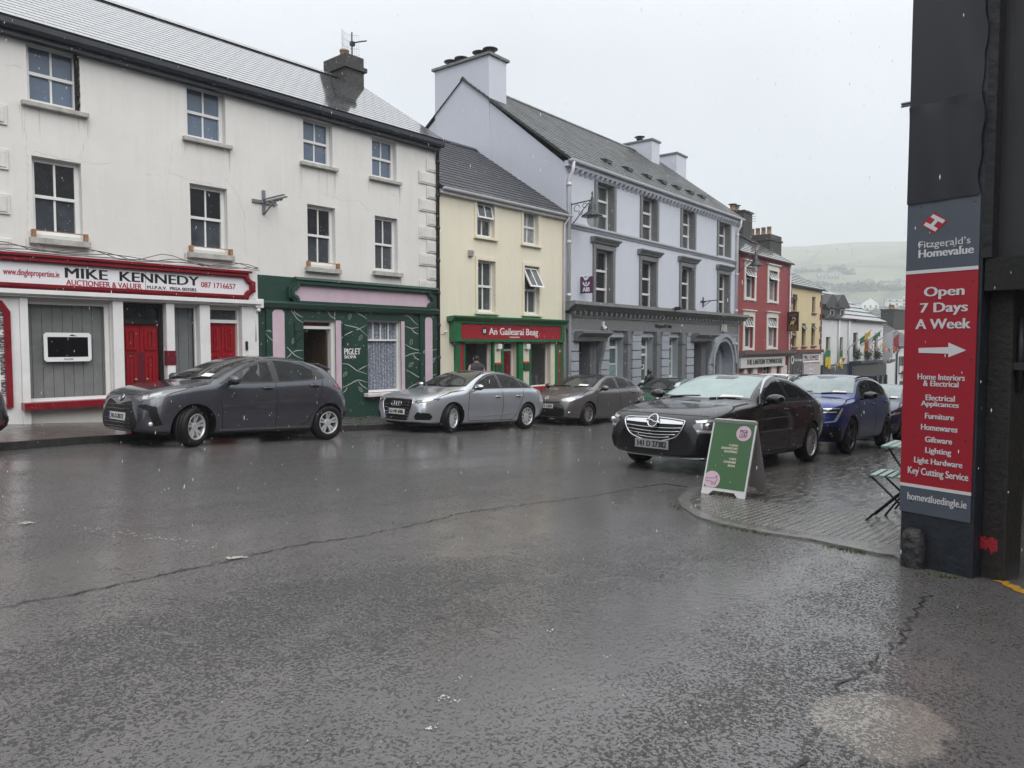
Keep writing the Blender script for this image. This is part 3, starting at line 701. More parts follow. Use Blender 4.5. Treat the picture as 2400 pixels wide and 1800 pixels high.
# quoins at both ends
mb = MB(P.T); zt = z_e - .42; k = 0
while zt > P.Z(1005, 676):
    wd_ = .62 if k % 2 else .34
    for (a, b_) in ((sR - wd_, sR + .02),):
        mb.box((a, b_), (zt - .36, zt - .03), (.001, .035)); mb.box((a + .05, b_ - .05), (zt - .32, zt - .07), (.034, .05))
    zt -= .37; k += 1
QN = mat('quoin paint', (.66, .65, .62), .8, var=(4, .12), streak=.35, bump=(20, .3)); mb.build('quoins', QN, house, bevel=.01); mb = MB(P.T)
zt = z_e - 1.35; k = 0
while zt > P.Z(10, 570):
    s_ = P.S(20 if k % 1 == 0 else 12, 400); mb.box((sL - 3, s_), (zt - .38, zt - .03), (.001, .035)); mb.box((sL - 3, s_ - .05), (zt - .34, zt - .07), (.034, .05)); zt -= .77; k += 1
mb.build('quoins', QN, house, bevel=.01)
mb = MB(P.T); s_ = sR + .03; mb.tube([(s_, gl_, .07), (s_, z_e - .05, .07), (s_ + .05, z_e + .02, .2)], .05, 8)
z = gl_ + .4
while z < z_e: mb.tube([(s_, z, .07), (s_, z + .09, .07)], .065, 8); z += .9
mb.build('downpipe', mat('black mossy iron', (.02, .019, .016), .7, var=(12, .6), bump=(40, .8)), house)
chimney(P.off(0), house, P.S(810, 150, -2.9), P.S(853, 150, -2.9), -4.0, -2.9, z_r - 1.0, P.off(-2.9).Z(810, 122), BRICKCH, pots=((P.S(812, 130, -3.4), -3.5, .32, .14),))
# ------------- auctioneer's shopfront
mk = empty('auctioneer_shopfront', P.T(P.S(280), gz(6), .05), 'white painted auctioneer shopfront with red framed sign and red doors', 'shopfront')
s0, s1 = sL - 3, P.S(601, 750)
zA, zB = P.Z(300, 621), P.Z(300, 690)   # red frame of the sign
zi, zj = P.Z(300, 632.5), P.Z(300, 678)
MKW = mat('shopfront white', (.76, .76, .76), .35, var=(2.5, .07), dirt=(.35, (.42, .40, .37)))
MKR = mat('shopfront red gloss', (.21, .014, .022), .22, var=(5, .25))
MKD = mat('door red', (.30, .009, .016), .3, var=(8, .2))
mb = MB(P.T)
z_beam = P.Z(300, 703)
mb.box((s0, s1), (zB - .08, zA + .10), (.002, .07))                      # frieze board
mb.box((s0, s1), (z_beam - .03, zB - .084), (.002, .16))                # beam under it
mb.extrude_profile([(z_beam + .03, .161), (zB - .11, .161), (zB - .09, .24), (z_beam + .10, .24)], s0, s1)
zb_ = gl_ - .4
for (xa, xb, dd) in ((45, 64, .10), (261, 285, .12), (386, 405, .11), (464, 488, .11), (563, 601, .10)):
    mb.box((P.S(xa, 800), P.S(xb, 800)), (zb_, z_beam - .034), (.002, dd))
mb.box((s0, P.S(45, 800)), (zb_, z_beam - .034), (.002, .06))
mb.build('timber_front', MKW, mk, bevel=.008)
rad = .17
mb = MB(P.T); so0, so1 = s0, P.S(590, 660)
def bracket_outline(a, b_, c, e, r):
    sc_ = scallop(a, b_, c, e, r); return [(a, c)] + sc_[6:12] + sc_[12:18] + [(a, e)]
o_ = bracket_outline(so0, so1, zB, zA, rad); i_ = bracket_outline(so0, so1 - .13, zj, zi, rad * .72)
mb.ring_frame(o_, i_, .072, .16); o2 = bracket_outline(so0, so1 - .04, zB + .04, zA - .035, rad * .9); i2 = bracket_outline(so0, so1 - .10, zj - .02, zi + .02, rad * .8); mb.ring_frame(o2, i2, .16, .19)
mb.box((so0, so1 - .1), (zA + .004, zA + .05), (.072, .21))
mb.build('sign_frame', MKR, mk)
mb = MB(P.T); mb.prism(i_, .074, .10); sign = mb.build('sign_board', mat('white sign board', (.78, .79, .82), .3, var=(1.2, .04)), mk)
BLACKP = mat('black lettering', (.012, .012, .014), .35); REDP = mat('red lettering', (.36, .02, .045), .35); WHITEP = mat('white lettering', (.80, .80, .80), .4)
def ptext(P, par, m, st, x0, x1, yt, yb, d, th=.004, bold=0.0, shear=0.0, space=1.0, name='lettering', **k):
    q = P.off(d); xc = (x0 + x1) / 2; mb = MB(P.T)
    mb.text(st, q.S(x0, (yt + yb) / 2), q.S(x1, (yt + yb) / 2), q.Z(xc, yb), q.Z(xc, yt), d, th, bold, shear, space, **k)
    return mb.build(name, m, par)
ptext(P, sign, REDP, 'www.dingleproperties.ie', 7, 139, 632, 651, .101, bold=.012)
ptext(P, sign, BLACKP, 'MIKE  KENNEDY', 152, 466, 638, 660, .101, bold=.013)
ptext(P, sign, REDP, 'AUCTIONEER & VALUER', 155, 332, 660, 673, .101, bold=.012)
ptext(P, sign, BLACKP, 'M.I.P.A.V.  PRSA 003583.', 345, 462, 672.5, 680, .101, bold=.013)
ptext(P, sign, REDP, '087 1716657', 471, 552, 663, 675.5, .101, bold=.01)
mb = MB(P.T); ss_ = P.S(336, 660); mb.box((ss_ - .006, ss_ + .006), (zj, zi), (.1005, .103)); mb.build('sign_joint', mat('grey joint', (.3, .3, .3), .5), sign)
# display window with blinds and a screen
def glassy(name, col, rough=.03, alpha=.75):
    m = mat(name, col, rough, spec=.6); b = m.node_tree.nodes['Principled BSDF']; b.inputs['Alpha'].default_value = alpha; return m
SHOPGLASS = glassy('shop window glass', (.03, .033, .035), .02, .30)
def display(P, par, q, d, gm=None, depth=1.2, name='display_window', frame=.05, cols=1, rows=(), fm=None, back=None, inner=None):
    mb = MB(P.T); a, b_, c, e = q
    mb.ring_frame([(a, c), (b_, c), (b_, e), (a, e)], [(a + frame, c + frame), (b_ - frame, c + frame), (b_ - frame, e - frame), (a + frame, e - frame)], d - .06, d)
    for r in rows: z = c + (e - c) * r; mb.box((a + frame, b_ - frame), (z - .02, z + .02), (d - .05, d - .003))
    for k in range(1, cols): x = a + (b_ - a) * k / cols; mb.box((x - .018, x + .018), (c + frame, e - frame), (d - .05, d - .004))
    w = mb.build(name, fm or WIN_WHITE, par)
    g_ = MB(P.T); g_.box((a + .02, b_ - .02), (c + .02, e - .02), (d - .036, d - .03)); g_.build('pane', gm or SHOPGLASS, w)
    i_ = MB(P.T); i_.poly([(a - .1, c - .1, d - depth), (b_ + .1, c - .1, d - depth), (b_ + .1, e + .1, d - depth), (a - .1, e + .1, d - depth)])
    for s in (a - .1, b_ + .1): i_.poly([(s, c - .1, d - depth), (s, c - .1, d - .08), (s, e + .1, d - .08), (s, e + .1, d - depth)])
    for z in (c - .1, e + .1): i_.poly([(a - .1, z, d - depth), (b_ + .1, z, d - depth), (b_ + .1, z, d - .08), (a - .1, z, d - .08)])
    i_.build('interior', back or mat('shop interior', (.10, .10, .095), .8, var=(2, .4)), w)
    return w
def blinds(P, w, q, d, m, wd_=.085, slant=.03):
    mb = MB(P.T); s = q[0] + .02; k = 0
    while s < q[1] - .03:
        mb.box((s, min(s + wd_ - .003, q[1])), (q[2] + .06, q[3] - .03), (d - .004 - .012 * (k % 2), d - .012 * (k % 2))); s += wd_; k += 1
    return mb.build('vertical_blind', m, w)
BLIND = mat('grey vertical blind', (.80, .83, .83), .8, var=(3, .15))
BLIND2 = mat('pale vertical blind', (.70, .74, .77), .8, var=(3, .1))
dw = display(P, mk, mkdisp, -.08, glassy('reflecting shop glass', (.02, .022, .024), .015, .30), 1.0, frame=.07, fm=MKW); blinds(P, dw, mkdisp, -.22, BLIND)
dw2 = display(P, mk, mknarrow, -.08, None, .8, frame=.03, fm=MKW); blinds(P, dw2, mknarrow, -.25, BLIND2, .105)
mb = MB(P.T); q = P.off(.1); mb.box((P.S(47, 940), P.S(264, 930)), (P.Z(150, 955), P.Z(150, 938)), (.0, .26)); mb.build('window_sill', MKR, mk, bevel=.012)
q = P.off(-.2); zz = (q.Z(153, 847), q.Z(153, 780)); mb = MB(P.T); a, b_ = q.S(98, 810), q.S(209, 810)
mb.prism([(a + .04, zz[0]), (b_ - .04, zz[0]), (b_, zz[0] + .04), (b_, zz[1] - .04), (b_ - .04, zz[1]), (a + .04, zz[1]), (a, zz[1] - .04), (a, zz[0] + .04)], -.108, -.09)
tv = mb.build('screen', mat('white screen bezel', (.80, .82, .84), .3), dw)
mb = MB(P.T); mb.box((a + .06, b_ - .06), (zz[0] + .085, zz[1] - .08), (-.0895, -.087)); mb.build('screen_glass', mat('black screen', (.006, .006, .007), .08), tv)
mb = MB(P.T); mb.text('TOUCH SCREEN', a + .32, b_ - .32, zz[0] + .025, zz[0] + .06, -.0895, .002); mb.prism([(a + .42, zz[1] - .06), (a + .56, zz[1] - .065), (a + .47, zz[1] - .03)], -.0895, -.088); mb.build('screen_lettering', BLACKP, tv)
def panel_door(P, par, q, d, m, leaves=2, rows=((.06, .30), (.34, .68), (.73, .95)), knobs=True, frame=None, name='door', top=None):
    a, b_, c, e = q; mb = MB(P.T); w = (b_ - a) / leaves
    for k in range(leaves):
        x0, x1 = a + w * k + .006, a + w * (k + 1) - .006; mb.box((x0, x1), (c, e), (d - .05, d))
        for (r0, r1) in rows:
            for j in range(1 if leaves > 1 else 2):
                p0 = x0 + .07 + j * (x1 - x0 - .05) / 2; p1 = x1 - .07 if leaves > 1 else p0 + (x1 - x0 - .05) / 2 - .09
                z0, z1 = c + (e - c) * r0, c + (e - c) * r1
                mb.ring_frame([(p0, z0), (p1, z0), (p1, z1), (p0, z1)], [(p0 + .05, z0 + .05), (p1 - .05, z0 + .05), (p1 - .05, z1 - .05), (p0 + .05, z1 - .05)], d - .001, d + .034)
                mb.box((p0 + .075, p1 - .075), (z0 + .075, z1 - .075), (d - .001, d + .026))
    o = mb.build(name, m, par)
    if knobs:
        kb = MB(P.T); xm = (a + b_) / 2
        for sgn in ((-1, 1) if leaves > 1 else (1,)):
            x = xm + sgn * .11 if leaves > 1 else b_ - .1; kb.ball((x, c + (e - c) * .42, d + .05), .035, .035, .03)
        kb.build('knob', mat('brass', (.30, .22, .10), .35, .8), o)
    return o
BLACKF = mat('black door frame', (.012, .011, .012), .4, var=(10, .6))
zg = gz(P.T(P.S(336), 0).x) + .12
ztr = P.Z(336, 759)
mb = MB(P.T); q = mkdoor1; mb.ring_frame([(q[0], zg), (q[1], zg), (q[1], q[3]), (q[0], q[3])], [(q[0] + .07, zg + .02), (q[1] - .07, zg + .02), (q[1] - .07, q[3] - .06), (q[0] + .07, q[3] - .06)], -.30, -.12)
mb.box((q[0] + .07, q[1] - .07), (ztr, ztr + .09), (-.28, -.13)); df = mb.build('door_frame', BLACKF, mk)
mb = MB(P.T); mb.box((q[0] + .07, q[1] - .07), (ztr + .09, q[3] - .06), (-.24, -.23)); mb.build('pane', GLASS_DARK, df)
d1 = panel_door(P, mk, (q[0] + .075, q[1] - .075, zg + .02, ztr - .004), -.2, MKD, 2)
mb = MB(P.T); x0 = q[0] + .12; zc = zg + (ztr - zg) * .51; mb.box((x0, x0 + .40), (zc - .40, zc + .38), (-.1806, -.1795)); mb.build('paint_patch', mat('maroon touch up paint', (.13, .012, .022), .35, var=(9, .2)), d1)
mb = MB(P.T); a, b_ = P.S(386, 830), P.S(405, 830); mb.box((a - .02, b_ + .02), (P.Z(395, 856), P.Z(395, 822)), (.02, .116)); mb.build('paint_patch', mat('maroon touch up paint', (.13, .012, .022), .35), mk)
q = mkdoor2; ztr = P.Z(525, 757); mb = MB(P.T); mb.ring_frame([(q[0], zg), (q[1], zg), (q[1], q[3]), (q[0], q[3])], [(q[0] + .03, zg + .02), (q[1] - .03, zg + .02), (q[1] - .03, q[3] - .04), (q[0] + .03, q[3] - .04)], -.22, -.06)
mb.box((q[0] + .03, q[1] - .03), (ztr, ztr + .07), (-.21, -.07)); df = mb.build('door_frame', MKW, mk)
mb = MB(P.T); mb.box((q[0] + .03, q[1] - .03), (ztr + .07, q[3] - .04), (-.15, -.14)); tp = mb.build('pane', GLASS_GREY, df)
panel_door(P, mk, (q[0] + .035, q[1] - .035, zg + .02, ztr - .004), -.14, MKD, 2, rows=((.06, .30), (.36, .66), (.70, .96)))
ptext(P, df, BLACKP, "Est 2001", 498, 546, 731, 745, -.139, shear=.25)
mb = MB(P.T); s_ = P.S(572, 810); mb.box((s_ - .025, s_ + .025), (P.Z(572, 820), P.Z(572, 800)), (.101, .13)); mb.build('doorbell_panel', BLACKF, mk)
# vertical sign at the far left
mb = MB(P.T); a = P.S(16, 860); b_ = P.S(24, 860)
zz0, zz1 = P.Z(18, 955), P.Z(10, 697)
mb.ring_frame([(a - 1.2, zz0), (b_, zz0), (b_, zz1 - .25), (b_ - .12, zz1 - .06), (a - 1.2, zz1)], [(a - 1.2, zz0 + .05), (b_ - .10, zz0 + .05), (b_ - .10, zz1 - .28), (b_ - .2, zz1 - .12), (a - 1.2, zz1 - .07)], .062, .12)
vs = mb.build('sign_frame', MKR, mk)
mb = MB(P.T); T0 = P.T; za, zb2 = P.Z(6, 725), P.Z(6, 930); sx = P.S(8, 830)
mb.T = lambda x, y, z_: T0(sx + y, x, z_); mb.text('REAL ESTATE  \u2022  PROPERTY VALUATIONS  \u2022  PROPERTY', za, zb2, -.07, .07, .064, .003, .02); mb.build('lettering', BLACKP, mk)
# alarm box with cable
al = MB(P.T); q = P.off(.1); a, b_ = q.S(595, 710), q.S(613, 710); al.box((a, b_), (q.Z(604, 722), q.Z(604, 701)), (.102, .2))
ab = al.build('alarm_box', WHITE_TRIM, None, bevel=.01); tag(ab, 'small white box with a lamp on the pilaster beside the green shop', 'alarm box')
al = MB(P.T); al.ball(((a + b_) / 2 - .02, q.Z(604, 727), .16), .05); al.tube([(a + .03, q.Z(604, 722), .12), (a + .03, q.Z(604, 800), .11)], .012, 6); al.build('lamp', WHITE_TRIM, ab)
# cables along the sign
mb = MB(P.T); rr = random.Random(9)
for k in range(4):
    pts = []; 
    for i in range(30):
        t = i / 29; s_ = sL - 1 + (P.S(600) - sL + 1) * t; pts.append((s_, zA + .09 + .05 * k * (.5 + .5 * sin(i * .9 + k)) - .05 * sin(t * pi * (2 + k)) * .4 + rr.uniform(-.008, .008), .20 - .03 * k))
    mb.tube(pts, .008, 5)
cb = mb.build('cable_bundle', mat('dusty cable', (.10, .095, .09), .7)); tag(cb, 'loose grey cables running above the red auctioneer sign', 'cables')
# ------------- green shopfront
pg = empty('green_shopfront', P.T(P.S(800), gz(10), .05), 'dark green shopfront with pink panels and white painted vines', 'shopfront')
GRN = mat('dark green paint', (.016, .050, .036), .42, var=(2.5, .12), bump=(20, .15)); PINK = mat('pink panel', (.58, .45, .52), .5, var=(2.2, .10), dirt=(.25, (.42, .36, .40)))
a, b_ = P.S(606, 780), sR - .03; zt_, zb2 = P.Z(800, 659), gl_ - .6
mb = MB(P.T); wall_holes(mb, a, b_, zb2, zt_, [pgdoor, pgwin], .03, .03)
mb.poly([(a, zb2, 0), (a, zb2, .03), (a, zt_, .03), (a, zt_, 0)]); mb.poly([(a, zt_, .03), (b_, zt_, .03), (b_, zt_, 0), (a, zt_, 0)])
mb.build('painted_wall', GRN, pg)
zc0, zc1 = P.Z(900, 735), P.Z(900, 723)       # lower cornice of the fascia
f0, f1 = P.Z(830, 712), P.Z(830, 677)         # pink panel
mb = MB(P.T)
mb.extrude_profile([(zc0, .031), (zc1 + .05, .031), (zc1 + .05, .12), (zc1, .18), (zc0 + .04, .14), (zc0, .08)], a, b_ + .02)
mb.extrude_profile([(zt_ - .13, .031), (zt_ + .01, .031), (zt_ + .01, .12), (zt_ - .05, .17), (zt_ - .13, .08)], a + .9, b_ + .0)
ps0, ps1 = P.S(684, 690), P.S(1006, 712)
o_ = scallop(ps0 - .16, ps1 + .12, f0 - .10, f1 + .10, .17); i_ = scallop(ps0, ps1, f0, f1, .14); mb.ring_frame(o_, i_, .031, .13); mb.ring_frame(scallop(ps0 - .1, ps1 + .07, f0 - .06, f1 + .06, .16), scallop(ps0 - .03, ps1 + .02, f0 - .02, f1 + .02, .145), .13, .16)
for (xa, xb) in ((621, 668), (981, 1023)):
    x0, x1 = P.S(xa, 800), min(P.S(xb, 800), b_ + .01); mb.box((x0, x1), (zb2, zc0 - .003), (.031, .075))
mb.build('moulding', GRN, pg)
mb = MB(P.T); mb.prism(i_, .032, .045)
def arch_panel(x0, x1, z0, z1, r):
    return [(x0, z0), (x1, z0), (x1, z1 - r)] + [(x1 - r + r * cos(t), z1 - r + r * sin(t)) for t in [pi / 2 * k / 5 for k in range(1, 6)]] + [(x0 + r + r * cos(t), z1 - r + r * sin(t)) for t in [pi / 2 + pi / 2 * k / 5 for k in range(6)]]
for (xa, xb, yt) in ((635, 663, 726), (992, 1009, 744)):
    x0, x1 = P.S(xa, 800), P.S(xb, 800); mb.prism(arch_panel(x0, x1, zb2 + .7, P.Z((xa + xb) / 2, yt), .1), .076, .082)
q = pgdoor; mb.box((q[1] - .001, q[1] + .16), (zb2, q[3]), (.031, .034)) ; mb.box((pgwin[1] - .001, pgwin[1] + .12), (pgwin[2], pgwin[3]), (.031, .034))
mb.build('pink_panels', PINK, pg)
# door: white frame, transom, open dark doorway with brown door leaf
mb = MB(P.T); zd = gz(P.T(q[0], 0).x) + .1; zt2 = P.Z(745, 771)
mb.ring_frame([(q[0], zd), (q[1], zd), (q[1], q[3]), (q[0], q[3])], [(q[0] + .02, zd + .01), (q[1] - .08, zd + .01), (q[1] - .08, q[3] - .05), (q[0] + .02, q[3] - .05)], -.2, -.06); mb.box((q[0] + .02, q[1] - .08), (zt2, zt2 + .07), (-.19, -.07))
df = mb.build('door_frame', WHITE_TRIM, pg)
mb = MB(P.T); mb.box((q[0] + .02, q[1] - .08), (zt2 + .07, q[3] - .05), (-.14, -.13)); mb.build('pane', mat('maroon fanlight', (.07, .014, .014), .1, var=(2, .5)), df)
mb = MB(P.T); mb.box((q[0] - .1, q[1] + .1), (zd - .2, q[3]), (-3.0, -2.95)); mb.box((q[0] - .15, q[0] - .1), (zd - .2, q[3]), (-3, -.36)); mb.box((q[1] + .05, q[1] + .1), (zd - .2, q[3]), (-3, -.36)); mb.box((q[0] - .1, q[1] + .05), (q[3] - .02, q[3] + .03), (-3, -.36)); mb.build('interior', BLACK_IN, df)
mb = MB(P.T); mb.box((q[1] - .13, q[1] - .09), (zd, zt2), (-1.1, -.2)); mb.build('door', mat('brown door', (.075, .045, .025), .5, var=(6, .3)), df)
# window with lace curtain
q = pgwin; w = window(P, pg, *q, -.10, 4, (.74,), WIN_WHITE, glassy('lace window glass', (.05, .055, .06), .03, .16), .045, .03, step=False, cols_of=[1, 4])
mb = MB(P.T); n_ = 90; ii = []
for k in range(n_ + 1):
    s_ = q[0] + .03 + (q[1] - q[0] - .06) * k / n_; dd = -.19 + .028 * sin(k * .75) + .014 * sin(k * 1.9 + 1); ii.append(mb.add([(s_, q[2] + .06, dd), (s_, q[3] - .05, dd)]))
for x, y in zip(ii, ii[1:]): mb.face((x, y, y + 1, x + 1), smooth=True)
def lace_mat():
    m = mat('lace curtain', (.60, .64, .72), .8); t = m.node_tree; b = t.nodes['Principled BSDF']; N = t.nodes.new; L = t.links.new
    co = N('ShaderNodeTexCoord'); v = N('ShaderNodeTexVoronoi'); v.inputs['Scale'].default_value = 20; L(co.outputs['Object'], v.inputs['Vector']); n = N('ShaderNodeTexNoise'); n.inputs['Scale'].default_value = 30; n.inputs['Detail'].default_value = 3; L(co.outputs['Object'], n.inputs['Vector'])
    s = N('ShaderNodeMath'); s.operation = 'ADD'; L(v.outputs['Distance'], s.inputs[0]); L(n.outputs['Fac'], s.inputs[1])
    c = N('ShaderNodeMapRange'); c.inputs['From Min'].default_value = .78; c.inputs['From Max'].default_value = 1.0; L(s.outputs[0], c.inputs['Value'])
    k = N('ShaderNodeMixRGB'); k.inputs[1].default_value = (.62, .67, .76, 1); k.inputs[2].default_value = (.30, .34, .42, 1); L(c.outputs[0], k.inputs[0]); L(k.outputs[0], b.inputs['Base Color']); return m
mb.build('lace_curtain', lace_mat(), w, recalc=False)
sill(P, w, q[0], q[1], q[2] - .0, mat('pale pink sill', (.70, .62, .64), .5, var=(5, .2)), .14, .10, .2)
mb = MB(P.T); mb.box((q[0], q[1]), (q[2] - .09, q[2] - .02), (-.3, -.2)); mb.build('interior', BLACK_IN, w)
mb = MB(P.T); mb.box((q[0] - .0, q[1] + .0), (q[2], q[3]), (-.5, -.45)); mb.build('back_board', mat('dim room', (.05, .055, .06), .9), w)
# lettering and vines painted on the wall
PS = PW1; XX = .034
ptext(P, pg, WHITEP, 'PIGLET', 807, 845, 816.5, 831, .031, .003, bold=.013)
ptext(P, pg, WHITEP, 'SIOPA', 807, 835, 833, 840, .031, .003, bold=.013)
vine = MB(P.T)
def vline(pts, w=.009, d=.033):
    pts2 = []
    for k in range(len(pts) - 1):       # gentle Catmull-Rom through the traced points
        p0, p1, p2, p3 = pts[max(k - 1, 0)], pts[k], pts[k + 1], pts[min(k + 2, len(pts) - 1)]
        for i in range(6):
            t = i / 6; f = lambda a, b_, c, e: .5 * ((2 * b_) + (-a + c) * t + (2 * a - 5 * b_ + 4 * c - e) * t * t + (-a + 3 * b_ - 3 * c + e) * t ** 3)
            pts2.append((f(p0[0], p1[0], p2[0], p3[0]), f(p0[1], p1[1], p2[1], p3[1])))
    pts2.append(pts[-1]); prev = None; n = len(pts2)
    W_ = [P.sz(560 + x * .3135, 560 + y * .3135, d) for x, y in pts2]
    for k in range(n):
        a, b_ = W_[max(k - 1, 0)], W_[min(k + 1, n - 1)]; dx, dz = b_[0] - a[0], b_[1] - a[1]; L_ = sqrt(dx * dx + dz * dz) or 1
        ww = w * (.25 + .75 * sin(pi * min(max(k / (n - 1), .08), .92))); nx, nz = -dz / L_ * ww, dx / L_ * ww
        cur = ((W_[k][0] + nx, W_[k][1] + nz), (W_[k][0] - nx, W_[k][1] - nz))
        if prev: vine.poly([(*prev[0], d), (*prev[1], d), (*cur[1], d), (*cur[0], d)])
        prev = cur
V1 = [[(380, 515), (410, 560), (440, 600), (480, 625)], [(412, 520), (420, 550), (450, 572), (478, 585)], [(638, 518), (665, 545), (690, 580), (725, 598)], [(705, 522), (718, 550), (712, 590)],
 [(750, 607), (790, 640), (850, 655), (900, 672), (960, 725)], [(722, 795), (780, 730), (840, 695), (900, 672), (950, 645)], [(845, 530), (890, 555), (930, 580), (958, 600)],
 [(1210, 550), (1270, 580), (1310, 620), (1340, 645)], [(1240, 650), (1290, 668), (1340, 660)], [(1285, 665), (1310, 695), (1342, 713)], [(1240, 785), (1300, 820), (1378, 838)], [(1215, 895), (1260, 870), (1320, 852), (1378, 856)], [(1300, 862), (1330, 895), (1378, 915)],
 [(1245, 975), (1290, 1000), (1340, 1030), (1378, 1040)], [(1248, 1130), (1300, 1095), (1370, 1065)], [(755, 935), (810, 935), (850, 960), (885, 985), (960, 1010)], [(890, 980), (930, 960), (960, 945)], [(775, 1112), (830, 1085), (890, 1055), (960, 1072)], [(890, 1060), (920, 1095), (962, 1122)], [(810, 1105), (800, 1130), (778, 1150)],
 [(350, 893), (380, 870), (392, 850)], [(400, 850), (430, 835), (480, 833)], [(345, 795), (375, 825), (420, 870), (478, 898)]]
for v in V1: vline(v)
for v in ([(197, 705), (230, 740), (270, 770), (330, 785), (345, 795)], [(197, 688), (235, 688), (240, 700)], [(1378, 838), (1430, 835), (1480, 825)], [(1400, 820), (1380, 850), (1410, 855)], [(1400, 905), (1440, 930), (1470, 890)], [(1378, 1040), (1430, 1025), (1480, 1010)], [(1410, 915), (1450, 900), (1475, 885)]): vline(v, .008, .0845)
for (x, y, an) in ((595, 540, -70), (830, 580, 75), (910, 738, 60), (1288, 770, 80), (1285, 940, 50), (795, 1010, 50), (910, 1125, -50), (408, 760, 70)):
    ca, sa = cos(R(an)), sin(R(an)); f = lambda u, v: (x + (u * ca - v * sa) * 1.0, y - (u * sa + v * ca))
    vline([f(-24, 0), f(-8, 9), f(10, 8), f(24, 0)], .0045); vline([f(-24, 0), f(-8, -9), f(10, -8), f(24, 0)], .0045); vline([f(-30, 0), f(0, 1), f(20, 0)], .003)
vine.build('painted_vines', mat('white vine paint', (.50, .53, .51), .5), pg, recalc=False)
# iron hanging brackets beside the shop door
for (xa, ya) in ((692, 778), (806, 777)):
    s_, z_ = P.sz(xa, ya, .05); mb = MB(P.T)
    mb.box((s_ - .015, s_ + .015), (z_ - .35, z_ + .22), (.04, .06)); mb.tube([(s_, z_, .05), (s_ + .06, z_ + .02, .42)], .012, 6); mb.tube([(s_, z_ - .25, .05), (s_ + .04, z_ - .12, .25), (s_ + .05, z_ + .01, .36)], .009, 6); mb.lathe([(.03, 0), (.03, .02)], (s_ + .06, z_ + .02, .42), 8)
    o = mb.build('hanging_bracket', mat('dark green iron', (.012, .03, .022), .5)); tag(o, 'small iron hanging bracket %s of the open green shop doorway' % ('left' if xa < 700 else 'right'), 'bracket', 'iron brackets on the green shop')

# ------------------------------------------------------------------ yellow house with the gallery shop
P = Plane(*PW1.T(sR + .06, 0).xy, -.4); PY = P
sR2 = P.S(1323, 700); YEL = mat('cream yellow render', (.74, .695, .555), .75, var=(.8, .05), streak=.14, bump=(14, .15, .02))
z_e = P.Z(1180, 470, .2); Rg = P.off(-4.0); z_r = Rg.Z(1114, 352); gl2 = gz(P.T(sR2, 0).x) - .6
yh = empty('yellow_house', P.T(sR2 / 2, gz(17), 0), 'narrow cream yellow rendered house with dark slate roof between white and lavender buildings', 'house')
wt = [P.rect(*q) for q in ((1117, 1158, 474, 556), (1226, 1261, 495, 573))]; wl = [P.rect(*q) for q in ((1119, 1160, 611, 731), (1228, 1263, 624, 736))]
sh_a, sh_b = P.S(1064, 850), P.S(1315, 850)
gz0 = P.Z(1190, 803)
gwL = (P.S(1085, 850), P.S(1150, 850), P.Z(1118, 925), gz0); gwR = (P.S(1240, 850), P.S(1286, 850), P.Z(1262, 905), gz0); gdoor = (P.S(1176, 850), P.S(1210, 850), gl2, gz0)
mb = MB(P.T); wall_holes(mb, 0, sR2, gl2 - .5, z_e, wt + wl + [gwL, gwR, gdoor + (.3,)], 0, .2); shell(mb, 0, sR2, gl2 - .5, z_e, z_r - .1, -4.0, -8); mb.build('wall', YEL, yh)
roof(P, -.02, sR2, .22, z_e + .03, -4.0, z_r, -8, z_e, 20, .016).build('roof', SLATE_DARK, yh)
mb = MB(P.T); mb.box((.02, sR2 + .05), (z_e - .14, z_e - .02), (.002, .14)); mb.build('fascia', PIPE_WHITE, yh)
gutter(P, yh, .05, sR2 + .1, z_e + .0, .22, PIPE_WHITE)
mb = MB(P.T); s_ = sR2 - .05; mb.tube([(s_, z_e - .02, .22), (s_, z_e - .12, .2), (s_ - .05, z_e - .3, .07), (s_ - .05, gl2, .07)], .04, 8); mb.build('downpipe', PIPE_WHITE, yh)
def surround(P, w, q, m, wd_=.10, th=.03, bottom=False):
    a, b_, c, e = q; mb = MB(P.T); i_ = [(a, c), (a, e), (b_, e), (b_, c)]; 
    mb.box((a - wd_, a), (c, e), (.001, th)); mb.box((b_, b_ + wd_), (c, e), (.001, th)); mb.box((a - wd_, b_ + wd_), (e + .0005, e + wd_), (.001, th)); return mb.build('surround', m, w)
for i, q in enumerate(wt + wl):
    w = window(P, yh, *q, -.12, 2, (.52,) if i < 2 else (.5,), WIN_WHITE, [GLASS_GREY, GLASS_PALE, GLASS_GREY, GLASS_GREY][i], .06, .045, step=False, open_top={0: .22, 3: .5}.get(i, 0))
    surround(P, w, q, YEL); sill(P, w, q[0], q[1], q[2], YEL, .13, .08, .1)
gs = empty('gallery_shopfront', P.T((sh_a + sh_b) / 2, gz(17), .05), 'green framed gallery shopfront with a red sign board and white lettering', 'shopfront')
GG = mat('bright green gloss', (.018, .145, .055), .3, var=(5, .15)); GR = mat('gallery red', (.33, .018, .03), .35, var=(4, .15)); GC = mat('cream timber', (.66, .62, .49), .4, var=(4, .08))
D = .16; q = P.off(D); a, b_ = q.S(1062, 780), q.S(1321, 790); zt_, zb2 = q.Z(1190, 757), q.Z(1190, 801)
mb = MB(P.T); mb.box((a, b_), (zb2, zt_), (.002, D)); mb.extrude_profile([(zt_, .002), (zt_ + .14, .002), (zt_ + .16, D + .18), (zt_ + .11, D + .18), (zt_ + .05, D + .10), (zt_, D + .04)], a - .1, b_ + .08)
r0, r1, rz0, rz1 = q.S(1078, 777), q.S(1314, 785), q.Z(1196, 795.5), q.Z(1196, 761)
